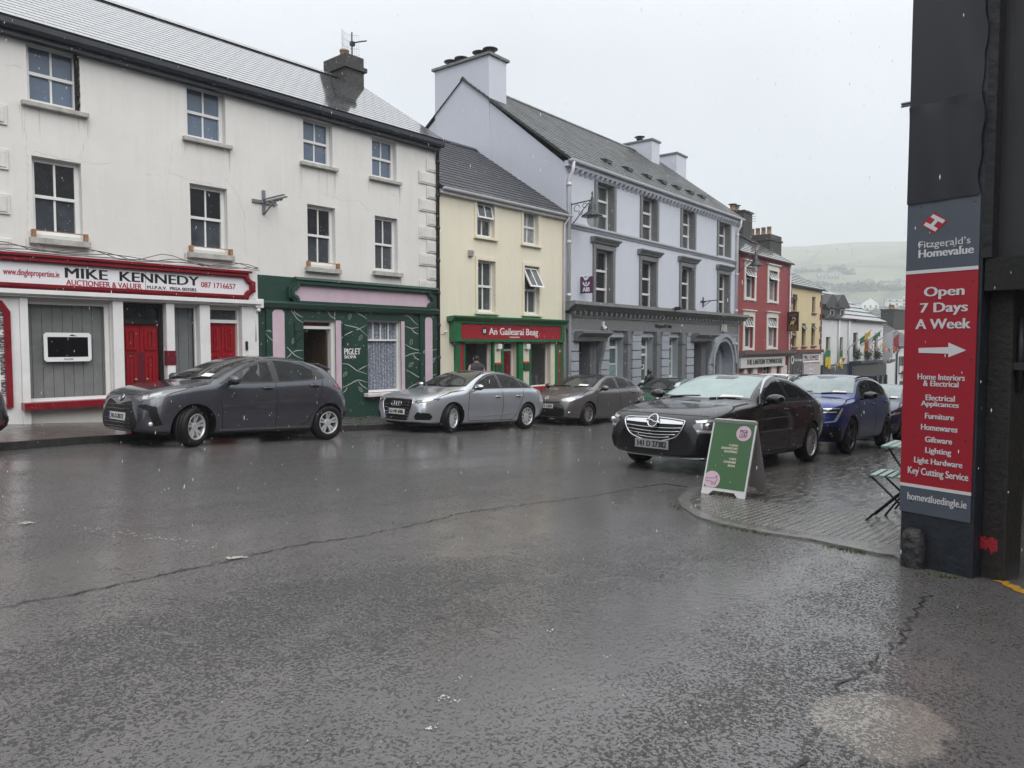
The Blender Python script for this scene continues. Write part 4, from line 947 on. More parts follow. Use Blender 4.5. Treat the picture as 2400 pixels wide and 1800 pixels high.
mb.ring_frame([(a, zb2), (b_, zb2), (b_, zt_), (a, zt_)], [(r0, rz0), (r1, rz0), (r1, rz1), (r0, rz1)], D, D + .05)
zl = gl2 - .3
for (xa, xb) in ((1064, 1073), (1081.5, 1085), (1150, 1154), (1169.5, 1175), (1210, 1221), (1236, 1239.5), (1296, 1304), (1309.5, 1315)): mb.box((P.S(xa, 850), P.S(xb, 850)), (zl, zb2 - .003), (.002, .10))
mb.build('green_timber', GG, gs)
mb = MB(P.T)
for (xa, xb) in ((1073, 1081.5), (1304, 1309.5)): mb.box((P.S(xa, 850), P.S(xb, 850)), (zl, zb2 - .003), (.002, .085))
for qq, yy in ((gwL, 925), (gwR, 905)): mb.box((qq[0] - .02, qq[1] + .05), (qq[2] - .12, qq[2]), (.002, .22))
mb.build('red_timber', GR, gs)
mb = MB(P.T)
for (xa, xb) in ((1154, 1169.5), (1221, 1236), (1286, 1296)): mb.box((P.S(xa, 850), P.S(xb, 850)), (zl, zb2 - .003), (.002, .08))
mb.build('cream_posts', GC, gs)
mb = MB(P.T); mb.box((r0 + .004, r1 - .004), (rz0 + .004, rz1 - .004), (D + .001, D + .012)); rb = mb.build('sign_board', GR, gs)
ptext(P, rb, WHITEP, 'An Gaileara\u00ed Beag', 1146, 1261, 769.5, 790.5, D + .013, bold=.01)
mb = MB(P.T); cs, cz = q.sz(1134.5, 776); T0 = P.T; mb.T = lambda x, y, z_: T0(cs + x, cz + y, D + .013 + z_)
mb.lathe([(.115, 0), (.115, .006)], (0, 0, 0), 20); mb.build('number_disc', BLACKP, rb); mb = MB(P.T); mb.text('18', cs - .06, cs + .06, cz - .06, cz + .06, D + .02, .004, .02); mb.build('lettering', WHITEP, rb)
mb = MB(P.T)
for k in range(9): mb.box((q.S(1194 + 2.6 * k, 790), q.S(1195.4 + 2.6 * k, 790)), (q.Z(1205, 792), q.Z(1205, 789)), (D + .013, D + .017))
mb.build('small_lettering', WHITEP, rb)
GI = mat('gallery interior', (.42, .41, .37), .8, var=(1.5, .25))
gw1 = display(P, gs, gwL, -.1, glassy('gallery glass', (.03, .03, .03), .02, .30), 1.3, frame=.03, back=GI); gw2 = display(P, gs, gwR, -.1, None, 1.3, frame=.03, back=GI)
def card(w, P, s, z, hw, hh, d, m, fr=None):
    mb = MB(P.T); mb.box((s - hw, s + hw), (z - hh, z + hh), (d - .03, d)); o = mb.build('picture', m, w)
    if fr: f = MB(P.T); f.ring_frame([(s - hw - .03, z - hh - .03), (s + hw + .03, z - hh - .03), (s + hw + .03, z + hh + .03), (s - hw - .03, z + hh + .03)], [(s - hw, z - hh), (s + hw, z - hh), (s + hw, z + hh), (s - hw, z + hh)], d - .02, d + .01); f.build('picture_frame', fr, o)
PNT = mat('dusky painting', (.06, .06, .09), .4, var=(5, .9)); PNT2 = mat('sepia print', (.25, .23, .19), .5, var=(9, .6))
s_, z_ = P.sz(1095, 830, -.7); card(gw1, P, s_ + .2, z_ - .1, .35, .55, -.7, PNT); s_, z_ = P.sz(1124, 820, -.9); card(gw1, P, s_, z_, .16, .22, -.9, PNT2, mat('white picture frame', (.7, .7, .68), .4))
s_, z_ = P.sz(1264, 850, -.9); card(gw2, P, s_, z_, .14, .25, -.9, mat('dark print', (.05, .045, .04), .5, var=(20, .9)))
mb = MB(P.T); rr = random.Random(2)
for k in range(16):
    s_ = rr.uniform(gwR[0] + .1, gwR[1] - .1); h = rr.uniform(.08, .4); dd = rr.uniform(-.7, -.3); mb.box((s_ - rr.uniform(.02, .09), s_ + .05), (gwR[2], gwR[2] + h), (dd - .05, dd + .05))
mb.build('window_wares', mat('pottery', (.30, .33, .36), .5, var=(4, .8)), gw2)
zd = gz(P.T(gdoor[0], 0).x) + .1; zt2 = P.Z(1193, 823); q = gdoor
mb = MB(P.T); mb.ring_frame([(q[0], zd), (q[1], zd), (q[1], q[3]), (q[0], q[3])], [(q[0] + .04, zd + .01), (q[1] - .06, zd + .01), (q[1] - .06, q[3] - .04), (q[0] + .04, q[3] - .04)], -.25, -.15); mb.box((q[0] + .04, q[1] - .06), (zt2, zt2 + .07), (-.24, -.16)); df = mb.build('door_frame', WIN_WHITE, gs)
mb = MB(P.T); mb.box((q[0] + .04, q[1] - .06), (zt2 + .07, q[3] - .04), (-.21, -.2)); mb.build('pane', GLASS_DARK, df)
mb = MB(P.T); mb.box((q[0] + .04, q[1] - .06), (zd, zt2), (-.23, -.19)); mb.build('door', mat('deep red door', (.15, .008, .012), .35, var=(5, .3)), df)
for (xa, xb, yt, yb) in ((1155, 1169, 854, 873), (1222, 1235, 851, 868)):
    mb = MB(P.T); mb.box((P.S(xa, 860), P.S(xb, 860)), (P.Z(xa, yb), P.Z(xa, yt)), (.082, .12)); o = mb.build('letter_plaque', mat('dark green plaque', (.012, .07, .03), .4), gs)
    mb = MB(P.T); mb.box((P.S(xa, 860) - .01, P.S(xb, 860) + .01), (P.Z(xa, yt) + .002, P.Z(xa, yt - 4)), (.082, .125)); mb.build('plaque_top', mat('orange red paint', (.5, .05, .03), .4), o)
    mb = MB(P.T); mb.box((P.S(xa + 3, 810), P.S(xb - 2, 810)), (P.Z(xa, 818), P.Z(xa, 806)), (.082, .18)); mb.build('spot_lamp', WHITE_TRIM, gs)
mb = MB(P.T); s_, z_ = P.sz(1101, 594); mb.box((s_ - .08, s_ + .08), (z_ - .09, z_ + .09), (.002, .08)); 
for k in range(3): mb.box((s_ - .085, s_ + .085), (z_ - .07 + .06 * k, z_ - .04 + .06 * k), (.08, .10))
o = mb.build('wall_vent', STONE); tag(o, 'small louvred vent on the upper cream yellow wall', 'vent')
mb = MB(P.T); s_, z_ = P.sz(1041, 782); mb.tube([(s_ - .25, z_ - .03, .02), (s_ - .1, z_ + .0, .03), (s_, z_ + .02, .05)], .008, 6); mb.ball((s_, z_ + .05, .07), .04); o = mb.build('wall_lamp', WHITE_TRIM); tag(o, 'tiny white lamp with a cable on cream wall beside the gallery', 'lamp')
mb = MB(P.T); s_, z_ = P.sz(1050, 822); mb.tube([(s_, z_ - .3, .25), (s_, z_ + .15, .25), (s_ + .1, z_ + .35, .2), (s_ + .3, z_ + .42, .1), (s_ + .45, z_ + .35, .08)], .012, 6); mb.lathe([(.035, -.02), (.035, .05)], (s_, z_ + .15, .25), 8, 'y'); o = mb.build('awning_hook', IRON); tag(o, 'thin curved iron hook hanging left of the gallery sign', 'hook')

# ------------------------------------------------------------------ lavender bank
def bird(P, par, s, z, h, d, word='AIB', m=None):
    """a bird with raised wings over a round-bottomed ark, and the three letters under it"""
    m = m or WHITEP; k = h / 2; mb = MB(P.T); f = lambda x, y: (s + x * k, z + .25 * h + y * k)
    hull = [f(.62 * cos(t), -.1 + .62 * sin(t)) for t in [pi + pi * i / 12 for i in range(13)]] + [f(.40 * cos(t), -.12 + .40 * sin(t)) for t in [2 * pi - pi * i / 12 for i in range(13)]]
    for i in range(12): mb.prism([hull[i], hull[i + 1], hull[24 - i], hull[25 - i]], d, d + .012)
    mb.box((s - .04 * k, s + .04 * k), (z + .25 * h - .45 * k, z + .25 * h + .0 * k), (d, d + .012)); mb.box((s - .22 * k, s + .22 * k), (z + .25 * h - .3 * k, z + .25 * h - .2 * k), (d, d + .012))
    for pts in ([(-.60, .95), (-.22, .52), (.05, .60), (.05, .22), (-.20, .12), (-.44, .50)], [(.05, .60), (.30, .72), (.62, .66), (.34, .48), (.22, .24), (.05, .22)]): mb.prism([f(*p) for p in pts], d, d + .012)
    mb.text(word, s - .62 * k, s + .62 * k, z - .50 * h, z - .18 * h, d, .012, .02)
    return mb.build('logo', m, par)
P = Plane(*PY.T(sR2 + .02, 0).xy, 1.6); PB = P
sE = P.S(1727, 700); LAV = mat('lavender grey render', (.545, .57, .635), .7, var=(.5, .04), streak=.10, bump=(12, .12, .02)); BT = mat('slate grey trim', (.165, .17, .176), .5, var=(4, .12), streak=.2); BL = mat('blue grey render', (.33, .36, .405), .6, var=(1.5, .06), streak=.1); BM = mat('mid grey trim', (.20, .21, .23), .5, var=(4, .1))
BMS = mat('weathered grey cornice', (.16, .165, .165), .6, var=(7, .35), streak=.4)
z_e = P.Z(1534, 446, .3); gl3 = gz(P.T(sE, 0).x) - .4; drb = -4.6; z_r = P.off(drb).Z(1300, 274)
bk = empty('bank_building', P.T(sE / 2, gz(28), 0), 'lavender three storey bank with grey trim, tall gable chimney and grey rusticated ground floor', 'building')
wt = [P.rect(*q) for q in ((1398, 1437, 432, 541), (1504, 1538, 463, 564), (1598, 1626, 493, 584), (1683, 1709, 523, 602))]
wl = [P.rect(*q) for q in ((1394, 1434, 586, 726), (1502, 1535, 612, 731), (1595, 1624, 626, 736), (1683, 1707, 643, 741))]
zc = P.Z(1520, 741)      # underside of shop cornice
fx = lambda x: 1320 + x * .1085; fy = lambda y: 740 + y * .1085; gx = lambda x: 1540 + x * .1085
zf = P.Z(1440, fy(325))  # underside of dark frieze
bdoor = (P.S(fx(290), 850), P.S(fx(715), 850), gl3, P.Z(fx(500), fy(560))); bw1 = (P.S(fx(948), 850), P.S(fx(1285), 850), P.Z(fx(1100), fy(1440)), P.Z(fx(1100), fy(470)))
bw2 = (P.S(fx(1640), 850), P.S(fx(1920), 850), P.Z(fx(1780), fy(1440)), P.Z(fx(1780), fy(470))); bw3 = (P.S(gx(215), 850), P.S(gx(440), 850), P.Z(gx(330), fy(1330)), P.Z(gx(330), fy(475)))
bdoor2 = (P.S(gx(750), 850), P.S(gx(1050), 850), gl3, P.Z(gx(900), fy(560)))
ax0, ax1 = P.S(gx(1195), 850), P.S(gx(1585), 850); az1 = P.Z(gx(1400), fy(545)); barch = (ax0, ax1, gl3, az1)
mb = MB(P.T); wall_holes(mb, 0, sE, zc, z_e, wt + wl, 0, .3); shell(mb, 0, sE, gl3 - .5, z_e, z_r - .1, drb, -9.6)
mb.build('wall', LAV, bk)
mb = MB(P.T); wall_holes(mb, 0, sE, gl3 - .5, zc, [bdoor + (.6,), bw1 + (.4,), bw2 + (.4,), bw3 + (.4,), bdoor2 + (.6,), barch + (.7,)], .004, .3); mb.build('ground_floor_wall', BL, bk)
roof(P, -.1, sE + .1, .30, z_e + .12, drb, z_r, -9.8, z_e, 24, .018).build('roof', SLATE_MOSS, bk)
mb = MB(P.T); mb.box((-.05, sE + .05), (z_e - .10, z_e + .08), (.002, .16)); n_ = 46
for k in range(n_):
    s_ = .25 + (sE - .5) * k / (n_ - 1); mb.extrude_profile([(z_e - .26, .002), (z_e - .104, .002), (z_e - .104, .16), (z_e - .18, .12), (z_e - .26, .04)], s_ - .07, s_ + .07)
mb.build('eaves_brackets', LAV, bk); gutter(P, bk, -.1, sE + .1, z_e + .10, .27, PIPE_WHITE, .07)
mb = MB(P.T); zs_ = P.Z(1530, 571); mb.extrude_profile([(zs_ - .09, .002), (zs_ + .09, .002), (zs_ + .09, .09), (zs_ + .02, .11), (zs_ - .05, .05), (zs_ - .09, .04)], 0.2, sE - .15); mb.build('string_course', mat('pale grey trim', (.33, .345, .38), .6, var=(5, .12)), bk)
for s_ in (.10, sE - .28):
    mb = MB(P.T); mb.tube([(s_, z_e + .05, .27), (s_, z_e - .25, .25), (s_, z_e - .5, .1), (s_, zc + .2, .1)], .06, 10)
    for z in (z_e - .75, z_e - 2.7, z_e - 4.5): mb.tube([(s_, z, .1), (s_, z + .1, .1)], .08, 10)
    mb.build('downpipe', PIPE_WHITE, bk)
for s_ in (.10, sE - .12): mb = MB(P.T); mb.tube([(s_, zc - .1, .13), (s_, gl3, .13)], .07, 10); mb.build('downpipe', BT, bk)
for i, q in enumerate(wt + wl):
    low = i >= 4
    w = window(P, bk, *q, -.22, 1, (.34, .67), WIN_WHITE, GLASS_DARK if low else GLASS_GREY, .07, .05, step=False)
    mb = MB(P.T); a, b_, c, e = q; t = .16
    mb.box((a - t, a - .001), (c, e), (.002, .06)); mb.box((b_ + .001, b_ + t), (c, e), (.002, .06)); mb.box((a - t, b_ + t), (e + .001, e + t), (.002, .07))
    # dark lining of the deep reveal
    mb.box((b_ - .012, b_ - .001), (c, e), (-.22, .0)); mb.box((a + .001, a + .012), (c, e), (-.22, .0)); mb.box((a + .013, b_ - .013), (e - .012, e - .001), (-.22, .0))
    if low:
        mb.extrude_profile([(e + .20, .002), (e + .40, .002), (e + .40, .26), (e + .36, .26), (e + .27, .14), (e + .20, .10)], a - .32, b_ + .32)
        for s_ in (a - t - .02, b_ + .0): mb.box((s_, s_ + t + .02), (c - .0, c + .25), (.061, .09))
    mb.build('surround', BT, w)
    if not low:
        mb = MB(P.T); mb.box((a - .1, b_ + .1), (c - .08, c - .001), (-.2, .08)); mb.build('sill', LAV, w)
# bank shopfront: cornice with dentils, frieze, pilasters with joints
mb = MB(P.T)
mb.extrude_profile([(zc - .02, .002), (zc + .30, .002), (zc + .34, .48), (zc + .22, .50), (zc + .14, .36), (zc + .02, .22)], -.12, sE + .5)
n_ = 44
for k in range(n_): s_ = .2 + (sE - .3) * k / (n_ - 1); mb.box((s_ - .06, s_ + .06), (zc - .10, zc + .01), (.12, .30))
mb.build('cornice', BMS, bk)
mb = MB(P.T); mb.box((.0, sE - .1), (zf, zc - .105), (.006, .12)); mb.box((0, sE - .1), (zc - .2, zc - .104), (.121, .16)); fz = mb.build('frieze', BT, bk)
def joints(mb, s0, s1, zt, zb, d, step=.35, g=.035):
    z = zt
    while z > zb:
        mb.box((s0, s1), (max(z - step + g, zb), z), (.006, d)); z -= step
piers = [(.25, bdoor[0]), (bdoor[1], bw1[0]), (P.S(fx(1450), 850), bw2[0]), (P.S(fx(2085), 850), bw3[0]), (P.S(gx(600), 850), bdoor2[0]), (bdoor2[1], ax0 - .15), (ax1 + .45, sE - .25)]
mb = MB(P.T)
for (a, b_) in piers: joints(mb, a, b_, zf - .42, gl3 - .3, .10)
for (a, b_) in ((.2, bw1[0]), (P.S(fx(1450), 850), bw2[0]), (P.S(fx(2085), 850), bw3[0]), (P.S(gx(600), 850), sE - .2)):
    mb.box((a, b_), (zf - .40, zf - .16), (.006, .10)); mb.extrude_profile([(zf - .14, .006), (zf - .002, .006), (zf - .002, .16), (zf - .14, .12)], a, b_ + .03)
for q in (bw1, bw2, bw3): mb.box((q[0], q[1] + .1), (q[3] + .01, zf - .16), (.006, .04))
mb.build('rusticated_piers', BL, bk)
mb = MB(P.T)
for (a, b_) in ((bw1[1] + .02, P.S(fx(1450), 850)), (bw2[1] + .02, P.S(fx(2085), 850)), (bw3[1] + .02, P.S(gx(600), 850))):
    m_ = (a + b_) / 2; mb.box((a, b_), (gl3 - .3, zf - .004), (.006, .03)); mb.box((a + .02, m_), (gl3 - .3, zf - .004), (.031, .2))
    mb.box((a - .02, m_ + .04), (zf - .5, zf - .38), (.031, .24)); 
for q in (bdoor, bdoor2):
    mb.extrude_profile([(q[3] + .02, .006), (q[3] + .36, .006), (q[3] + .38, .5), (q[3] + .30, .5), (q[3] + .16, .28), (q[3] + .02, .24)], q[0] - .35, q[1] + .38)
    for s_ in (q[1] - .02,): mb.extrude_profile([(q[3] - .95, .006), (q[3] + .01, .006), (q[3] + .01, .34), (q[3] - .25, .30), (q[3] - .80, .14), (q[3] - .95, .12)], s_, s_ + .17); mb.box((s_ + .0, s_ + .17), (gl3, q[3] - .96), (.006, .12))
mb.build('pilasters_and_hoods', BT, bk)
zd3 = gz(P.T(bdoor[0], 0).x) + .15
for q in (bdoor, bdoor2):
    zz = zd3 + 2.1 if q is bdoor else P.Z(gx(800), fy(850))
    zd = gz(P.T(q[0], 0).x) + .15; zz = zd + 2.15
    if q is bdoor: zz = P.Z(fx(400), fy(830))
    else: zz = P.Z(gx(800), fy(850))
    o = panel_door(P, bk, (q[0] + .05, q[1] - .25, zd, zz), -.5, mat('dark grey door', (.075, .08, .09), .45, var=(6, .2)), 1)
    mb = MB(P.T); mb.box((q[0], q[1] - .2), (zz + .003, zz + .09), (-.56, -.44)); mb.build('door_frame', BT, o); mb = MB(P.T); mb.box((q[0], q[1] - .2), (zz + .09, q[3]), (-.53, -.51)); mb.build('pane', GLASS_DARK, o)
    mb = MB(P.T); mb.box((q[1] - .25, q[1] - .001), (zd, q[3] - .001), (-.58, -.1)); mb.build('door_reveal', BT, o)
BG = mat('teal bank window', (.085, .135, .13), .06, spec=.6, var=(1.5, .35)); FROST = mat('frosted teal film', (.20, .30, .29), .25, var=(2, .08))
for i, q in enumerate((bw1, bw2, bw3)):
    w = window(P, bk, *q, -.25, 1, (.62, .80) if i == 1 else (.80,), WIN_WHITE, BG, .06, .06, step=False, cols_of=([1, 1, 2] if i == 1 else [1, 2]))
    if i != 1:
        mb = MB(P.T); h = q[3] - q[2]; zf0 = q[2] + h * .42; mb.box((q[0] + .07, q[1] - .07), (q[2] + .08, zf0 - .05), (-.285, -.27)); mb.build('frosted_film', FROST, w); mb = MB(P.T); mb.box((q[0] + .06, q[1] - .06), (zf0 - .05, zf0), (-.285, -.262)); mb.build('film_band', mat('pale teal band', (.50, .62, .60), .4), w)
        mb = MB(P.T); mb.box((q[0] + .06, q[0] + .06 + (q[1] - q[0]) * .42), (zf0 + .01, q[2] + h * .77), (-.284, -.272)); pl = mb.build('poster', mat('dim purple poster', (.085, .055, .075), .3), w)
        bird(P, pl, q[0] + .25, zf0 + h * .19, .42, -.27, 'AIB')
    else:
        mb = MB(P.T); mb.box((q[0] + .06, q[1] - .45), (q[2] + .08 + 1.35, q[2] + .08 + 1.42), (-.25, -.2)); mb.box((q[0] + .06, q[1] - .42), (P.Z(fx(1700), fy(1160)), P.Z(fx(1700), fy(1060))), (-.24, -.15)); mb.build('cash_machine', WIN_WHITE, w)
        mb = MB(P.T); mb.box((q[0] + .14, q[1] - .5), (P.Z(fx(1700), fy(1140)), P.Z(fx(1700), fy(1072))), (-.149, -.146)); mb.build('cash_machine_screen', GLASS_GREY, w)
# arched entrance
mb = MB(P.T); cx = (ax0 + ax1) / 2; r = (ax1 - ax0) / 2; zsp = az1 - r
mb2 = []
def arc(r_, n=16): return [(cx + r_ * cos(pi - pi * k / n), zsp + r_ * sin(pi - pi * k / n)) for k in range(n + 1)]
O_, I_ = arc(r + .30), arc(r + .02)
for (c0, c1, oo, ii) in ((.006, .14, r + .18, r), (.006, .22, r + .34, r + .185)):
    o_, i_ = arc(oo), arc(ii); n = len(o_)
    for k in range(n - 1):
        mb.prism([o_[k], o_[k + 1], i_[k + 1], i_[k]], c0, c1)
    if oo < r + .25:
        for sg in (-1, 1): x0 = cx + sg * ii; x1 = cx + sg * oo; mb.box((min(x0, x1), max(x0, x1)), (gl3, zsp), (c0, c1))
o_ = arc(r)
for k in range(len(o_) - 1): mb.prism([o_[k], o_[k + 1], (o_[k + 1][0], az1 + .002), (o_[k][0], az1 + .002)], -.3, .005)
mb.build('arch', mat('arch render', (.30, .33, .375), .55, var=(3, .06)), bk)
zl_ = P.Z(gx(1300), fy(805)); mb = MB(P.T); mb.box((ax0, ax1), (zl_, az1), (-.7, -.45)); mb.box((ax1 - .35, ax1), (gl3, zl_), (-.7, -.42)); ar = mb.build('entrance_lining', BL, bk)
mb = MB(P.T); a, b_ = ax0 + .02, ax1 - .36; zd = gz(P.T(a, 0).x) + .1; zm = P.Z(gx(1300), fy(1070))
mb.ring_frame([(a, zd), (b_, zd), (b_, zl_), (a, zl_)], [(a + .06, zd + .05), (b_ - .06, zd + .05), (b_ - .06, zl_ - .05), (a + .06, zl_ - .05)], -.65, -.55); mb.box((a + .06, b_ - .06), (zm - .05, zm + .05), (-.64, -.56)); mb.box(((a + b_) / 2 - .03, (a + b_) / 2 + .03), (zd + .05, zm - .05), (-.64, -.56))
o = mb.build('door', BM, bk); mb = MB(P.T); mb.box((a + .06, b_ - .06), (zd + .05, zl_ - .05), (-.61, -.60)); mb.build('pane', GLASS_GREY, o)
# lettering on the frieze
ptext(P, fz, BLACKP, 'Daingean U\u00ed Ch\u00fais', 1535, 1574, 760, 771, .121, .02, bold=.01)
ptext(P, fz, mat('cream metal letters', (.52, .50, .46), .4), 'AIB', gx(1375), gx(1505), fy(185), fy(345), .18, .03, bold=.012)
# chimneys: one on the near gable, two further along
c1 = chimney(P, bk, -.03, .98, P.S(0, 0) * 0 - 6.1, -3.35, z_r - 3.2, P.off(-3.35).Z(1168, 138), LAV, band=False, capm=BMS, pots=tuple((.45, -3.7 - .68 * k, .26, .17) for k in (0, .75, 2.1, 2.9)), potm=IRON, cowl=True, capo=.09)
for (xa, xb, yt, dd) in ((1528, 1546, 328, -3.6), (1586, 1609, 360, -3.8)):
    q = P.off(dd); a = q.S(xa, 370); b_ = q.S(xb, 370)
    c = chimney(P, bk, a, b_, dd - 2.1, dd, z_e + 2.0, q.Z(xa, yt), LAV, band=False, capm=BMS, pots=((a + .35, dd - .9, .22, .16),) if xa < 1550 else (), potm=IRON, cowl=True, capo=.06)
for (x, y) in ((1424, 388), (1473, 408), (1518, 426), (1554, 439), (1587, 451), (1618, 462), (1646, 473)):
    # small roof vents on the slope
    Lr = sqrt((.3 - drb) ** 2 + (z_r - z_e) ** 2); t = .19; dd = .3 + (drb - .3) * t; zz = z_e + .12 + (z_r - z_e - .12) * t; s_ = P.off(dd).S(x, y)
    mb = MB(P.T); mb.extrude_profile([(zz - .03, dd + .12), (zz + .10, dd + .10), (zz + .20, dd - .22), (zz + .05, dd - .2)], s_ - .2, s_ + .2); mb.build('roof_vent', IRON, bk)
# ------------------------------------------------------------------ red townhouse
P = Plane(*PB.T(sE + .02, 0).xy, .6); PR = P
cr_ = lambda x, y: (1680 + x * .2893, 460 + y * .2893)
def cw(P, x0, x1, yt, yb, d=0):
    a, b_ = cr_(x0, yt), cr_(x1, yb); return P.rect(a[0], b_[0], a[1], b_[1], d)
REDW = mat('red render', (.265, .045, .05), .65, var=(1.2, .08), bump=(10, .12, .02)); OFFW = mat('off white trim', (.66, .63, .57), .5, var=(3, .08))
sE2 = P.S(1849, 730); z_e = P.Z(*cr_(390, 492), .2); gl4 = gz(P.T(sE2, 0).x) - .4; z_r = P.off(-3.6).Z(*cr_(305, 318))
rh = empty('red_townhouse', P.T(sE2 / 2, gz(40), 0), 'red rendered townhouse with white window surrounds beside the lavender bank', 'house')
rw = [cw(P, 230, 303, 575, 825), cw(P, 417, 487, 605, 848), cw(P, 220, 290, 975, 1228), cw(P, 410, 480, 985, 1222)]
rg = [cw(P, 230, 275, 1392, 1460), cw(P, 365, 418, 1378, 1460), cw(P, 468, 500, 1368, 1460)]
mb = MB(P.T); wall_holes(mb, 0, sE2, gl4 - .4, z_e, rw + rg, 0, .2); shell(mb, 0, sE2, gl4 - .4, z_e, z_r - .1, -3.6, -8); mb.build('wall', REDW, rh)
roof(P, -.05, sE2 + .1, .2, z_e + .02, -3.6, z_r, -8, z_e, 14, .02).build('roof', SLATE_WET, rh); gutter(P, rh, 0, sE2 + .1, z_e, .2, mat('maroon gutter', (.13, .03, .035), .4))
for i, q in enumerate(rw):
    w = window(P, rh, *q, -.14, 2, (.66,), WIN_WHITE, GLASS_PALE if i % 2 else GLASS_GREY, .06, .05, step=False, cols_of=[2, 3], open_top=.55 if i < 2 else .4)
    mb = MB(P.T); a, b_, c, e = q; t = .2
    mb.box((a - t, a - .001), (c - .15, e + .3), (.002, .05)); mb.box((b_ + .001, b_ + t), (c - .15, e + .3), (.002, .05)); mb.box((a - .0008, b_ + .0008), (e + .001, e + .3), (.002, .05)); mb.box((a - t - .08, b_ + t + .08), (e + .301, e + .36), (.002, .14)); mb.box((a - .0008, b_ + .0008), (c - .12, c - .001), (-.1, .06)); mb.build('surround', OFFW, w)
for q in rg: window(P, rh, *q, -.1, 2, (.5,), WIN_WHITE, GLASS_GREY, .05, .03)
q_ = [P.off(.3)]; zc_ = P.Z(*cr_(380, 1282)); mb = MB(P.T); mb.extrude_profile([(zc_ - .15, .002), (zc_ + .2, .002), (zc_ + .22, .5), (zc_ + .05, .45), (zc_ - .15, .2)], -.0, sE2 + .02); mb.build('cornice', mat('maroon grey cornice', (.19, .13, .13), .5), rh)
Q = P.off(.25); a, b_ = Q.S(*cr_(197, 1340)), Q.S(*cr_(555, 1340)); z0_, z1_ = Q.Z(*cr_(375, 1383)), Q.Z(*cr_(375, 1303)); mb = MB(P.T); mb.box((a, b_), (z0_, z1_), (.002, .25)); sb = mb.build('sign_board', mat('pale grey sign', (.62, .60, .60), .5), rh)
ptext(P, sb, BLACKP, 'THE LANTERN TOWNHOUSE', cr_(243, 0)[0], cr_(530, 0)[0], cr_(0, 1318)[1], cr_(0, 1358)[1], .251, .02, bold=.008, shear=.1)
mb = MB(P.T)
for (xa, xb) in ((205, 228), (278, 312), (425, 466), (503, 552)): mb.box((P.S(*cr_(xa, 1420)), P.S(*cr_(xb, 1420))), (gl4, z0_ - .003), (.002, .12))
mb.build('pilasters', OFFW, rh)
s_ = P.S(*cr_(585, 700)); downpipe(P, rh, sE2 - .08, gl4, z_e, PIPE_WHITE)
q = P.off(-3.2); chimney(P, rh, q.S(*cr_(178, 200)), q.S(*cr_(250, 200)), -4.2, -2.9, z_r - 1.2, P.off(-2.9).Z(*cr_(215, 120)), BRICKCH, band=False, pots=((q.S(*cr_(150, 100)) + .9, -3.5, .3, .16), (q.S(*cr_(150, 100)) + .3, -3.5, .3, .16)), cowl=True)
q = P.off(-3.4); a = q.S(*cr_(385, 350)); b_ = q.S(*cr_(478, 350)); chimney(P, rh, a, b_, -4.9, -3.0, z_r - 2.5, P.off(-3.0).Z(*cr_(430, 300)), BRICKCH, band=True, pots=tuple((a + .3 + .1 * k, -3.2 - .42 * k, .5, .15) for k in range(4)))
t = .62; dd = .2 + (-3.8) * t; zz = z_e + (z_r - z_e) * t; s_ = P.off(dd).S(*cr_(235, 335)); mb = MB(P.T); L_ = sqrt(3.8 ** 2 + (z_r - z_e) ** 2); uz, ud = (z_r - z_e) / L_, -3.8 / L_
mb.T = lambda x, y, n_: P.T(s_ + x, zz + y * uz - n_ * ud, dd + y * ud + n_ * uz); mb.ring_frame([(-.45, -.6), (.45, -.6), (.45, .6), (-.45, .6)], [(-.38, -.5), (.38, -.5), (.38, .52), (-.38, .52)], 0, .12); sk = mb.build('skylight', IRON, rh); mb2_ = MB(mb.T); mb2_.box((-.38, .38), (-.5, .52), (.05, .08)); mb2_.build('pane', mat('skylight glass', (.25, .27, .3), .03), sk)
# ------------------------------------------------------------------ cream house
P = Plane(*PR.T(sE2 + .02, 0).xy, .4); PC = P
CRM = mat('cream render', (.62, .52, .31), .7, var=(1, .06), streak=.2); MAR = mat('maroon trim', (.14, .03, .032), .6, var=(3, .15))
sE3 = P.S(1926, 730); z_e = P.Z(*cr_(725, 735), .15); z_r = P.off(-3.2).Z(*cr_(590, 566)); gl5 = gz(P.T(sE3, 0).x) - .4
ch = empty('cream_house', P.T(sE3 / 2, gz(47), 0), 'small cream house with maroon corner stones next to the red townhouse', 'house')
cws = [cw(P, 613, 652, 795, 930), cw(P, 772, 799, 815, 945), cw(P, 609, 645, 1095, 1220), cw(P, 688, 720, 1030, 1215), cw(P, 766, 795, 1030, 1210)]
mb = MB(P.T); wall_holes(mb, 0, sE3, gl5 - .4, z_e, cws, 0, .2); shell(mb, 0, sE3, gl5 - .4, z_e, z_r - .1, -3.2, -7); mb.build('wall', CRM, ch)
roof(P, -.02, sE3 + .1, .2, z_e + .02, -3.2, z_r, -7, z_e, 12, .025).build('roof', SLATE_WET, ch); gutter(P, ch, 0, sE3 + .1, z_e - .02, .17, IRON)
for i, q in enumerate(cws):
    w = window(P, ch, *q, -.12, 1, (.72,), mat('brown window frame', (.12, .085, .06), .5), GLASS_GREY, .06, .05, step=False, open_top=.6 if i != 1 else 0); sill(P, w, q[0], q[1], q[2], MAR, .1, .1, .1)
for s_, sg in ((0, 1), (sE3, -1)):
    mb = MB(P.T); k = 0; z = z_e - .3
    while z > P.Z(*cr_(720, 1250)):
        w_ = .42 if k % 2 else .22; a, b_ = (s_ + .12, s_ + .12 + w_) if sg > 0 else (s_ - w_ - .0, s_ + .02); mb.box((a, b_), (z - .38, z - .02), (.001, .03)); z -= .4; k += 1
    mb.build('quoins', MAR, ch)
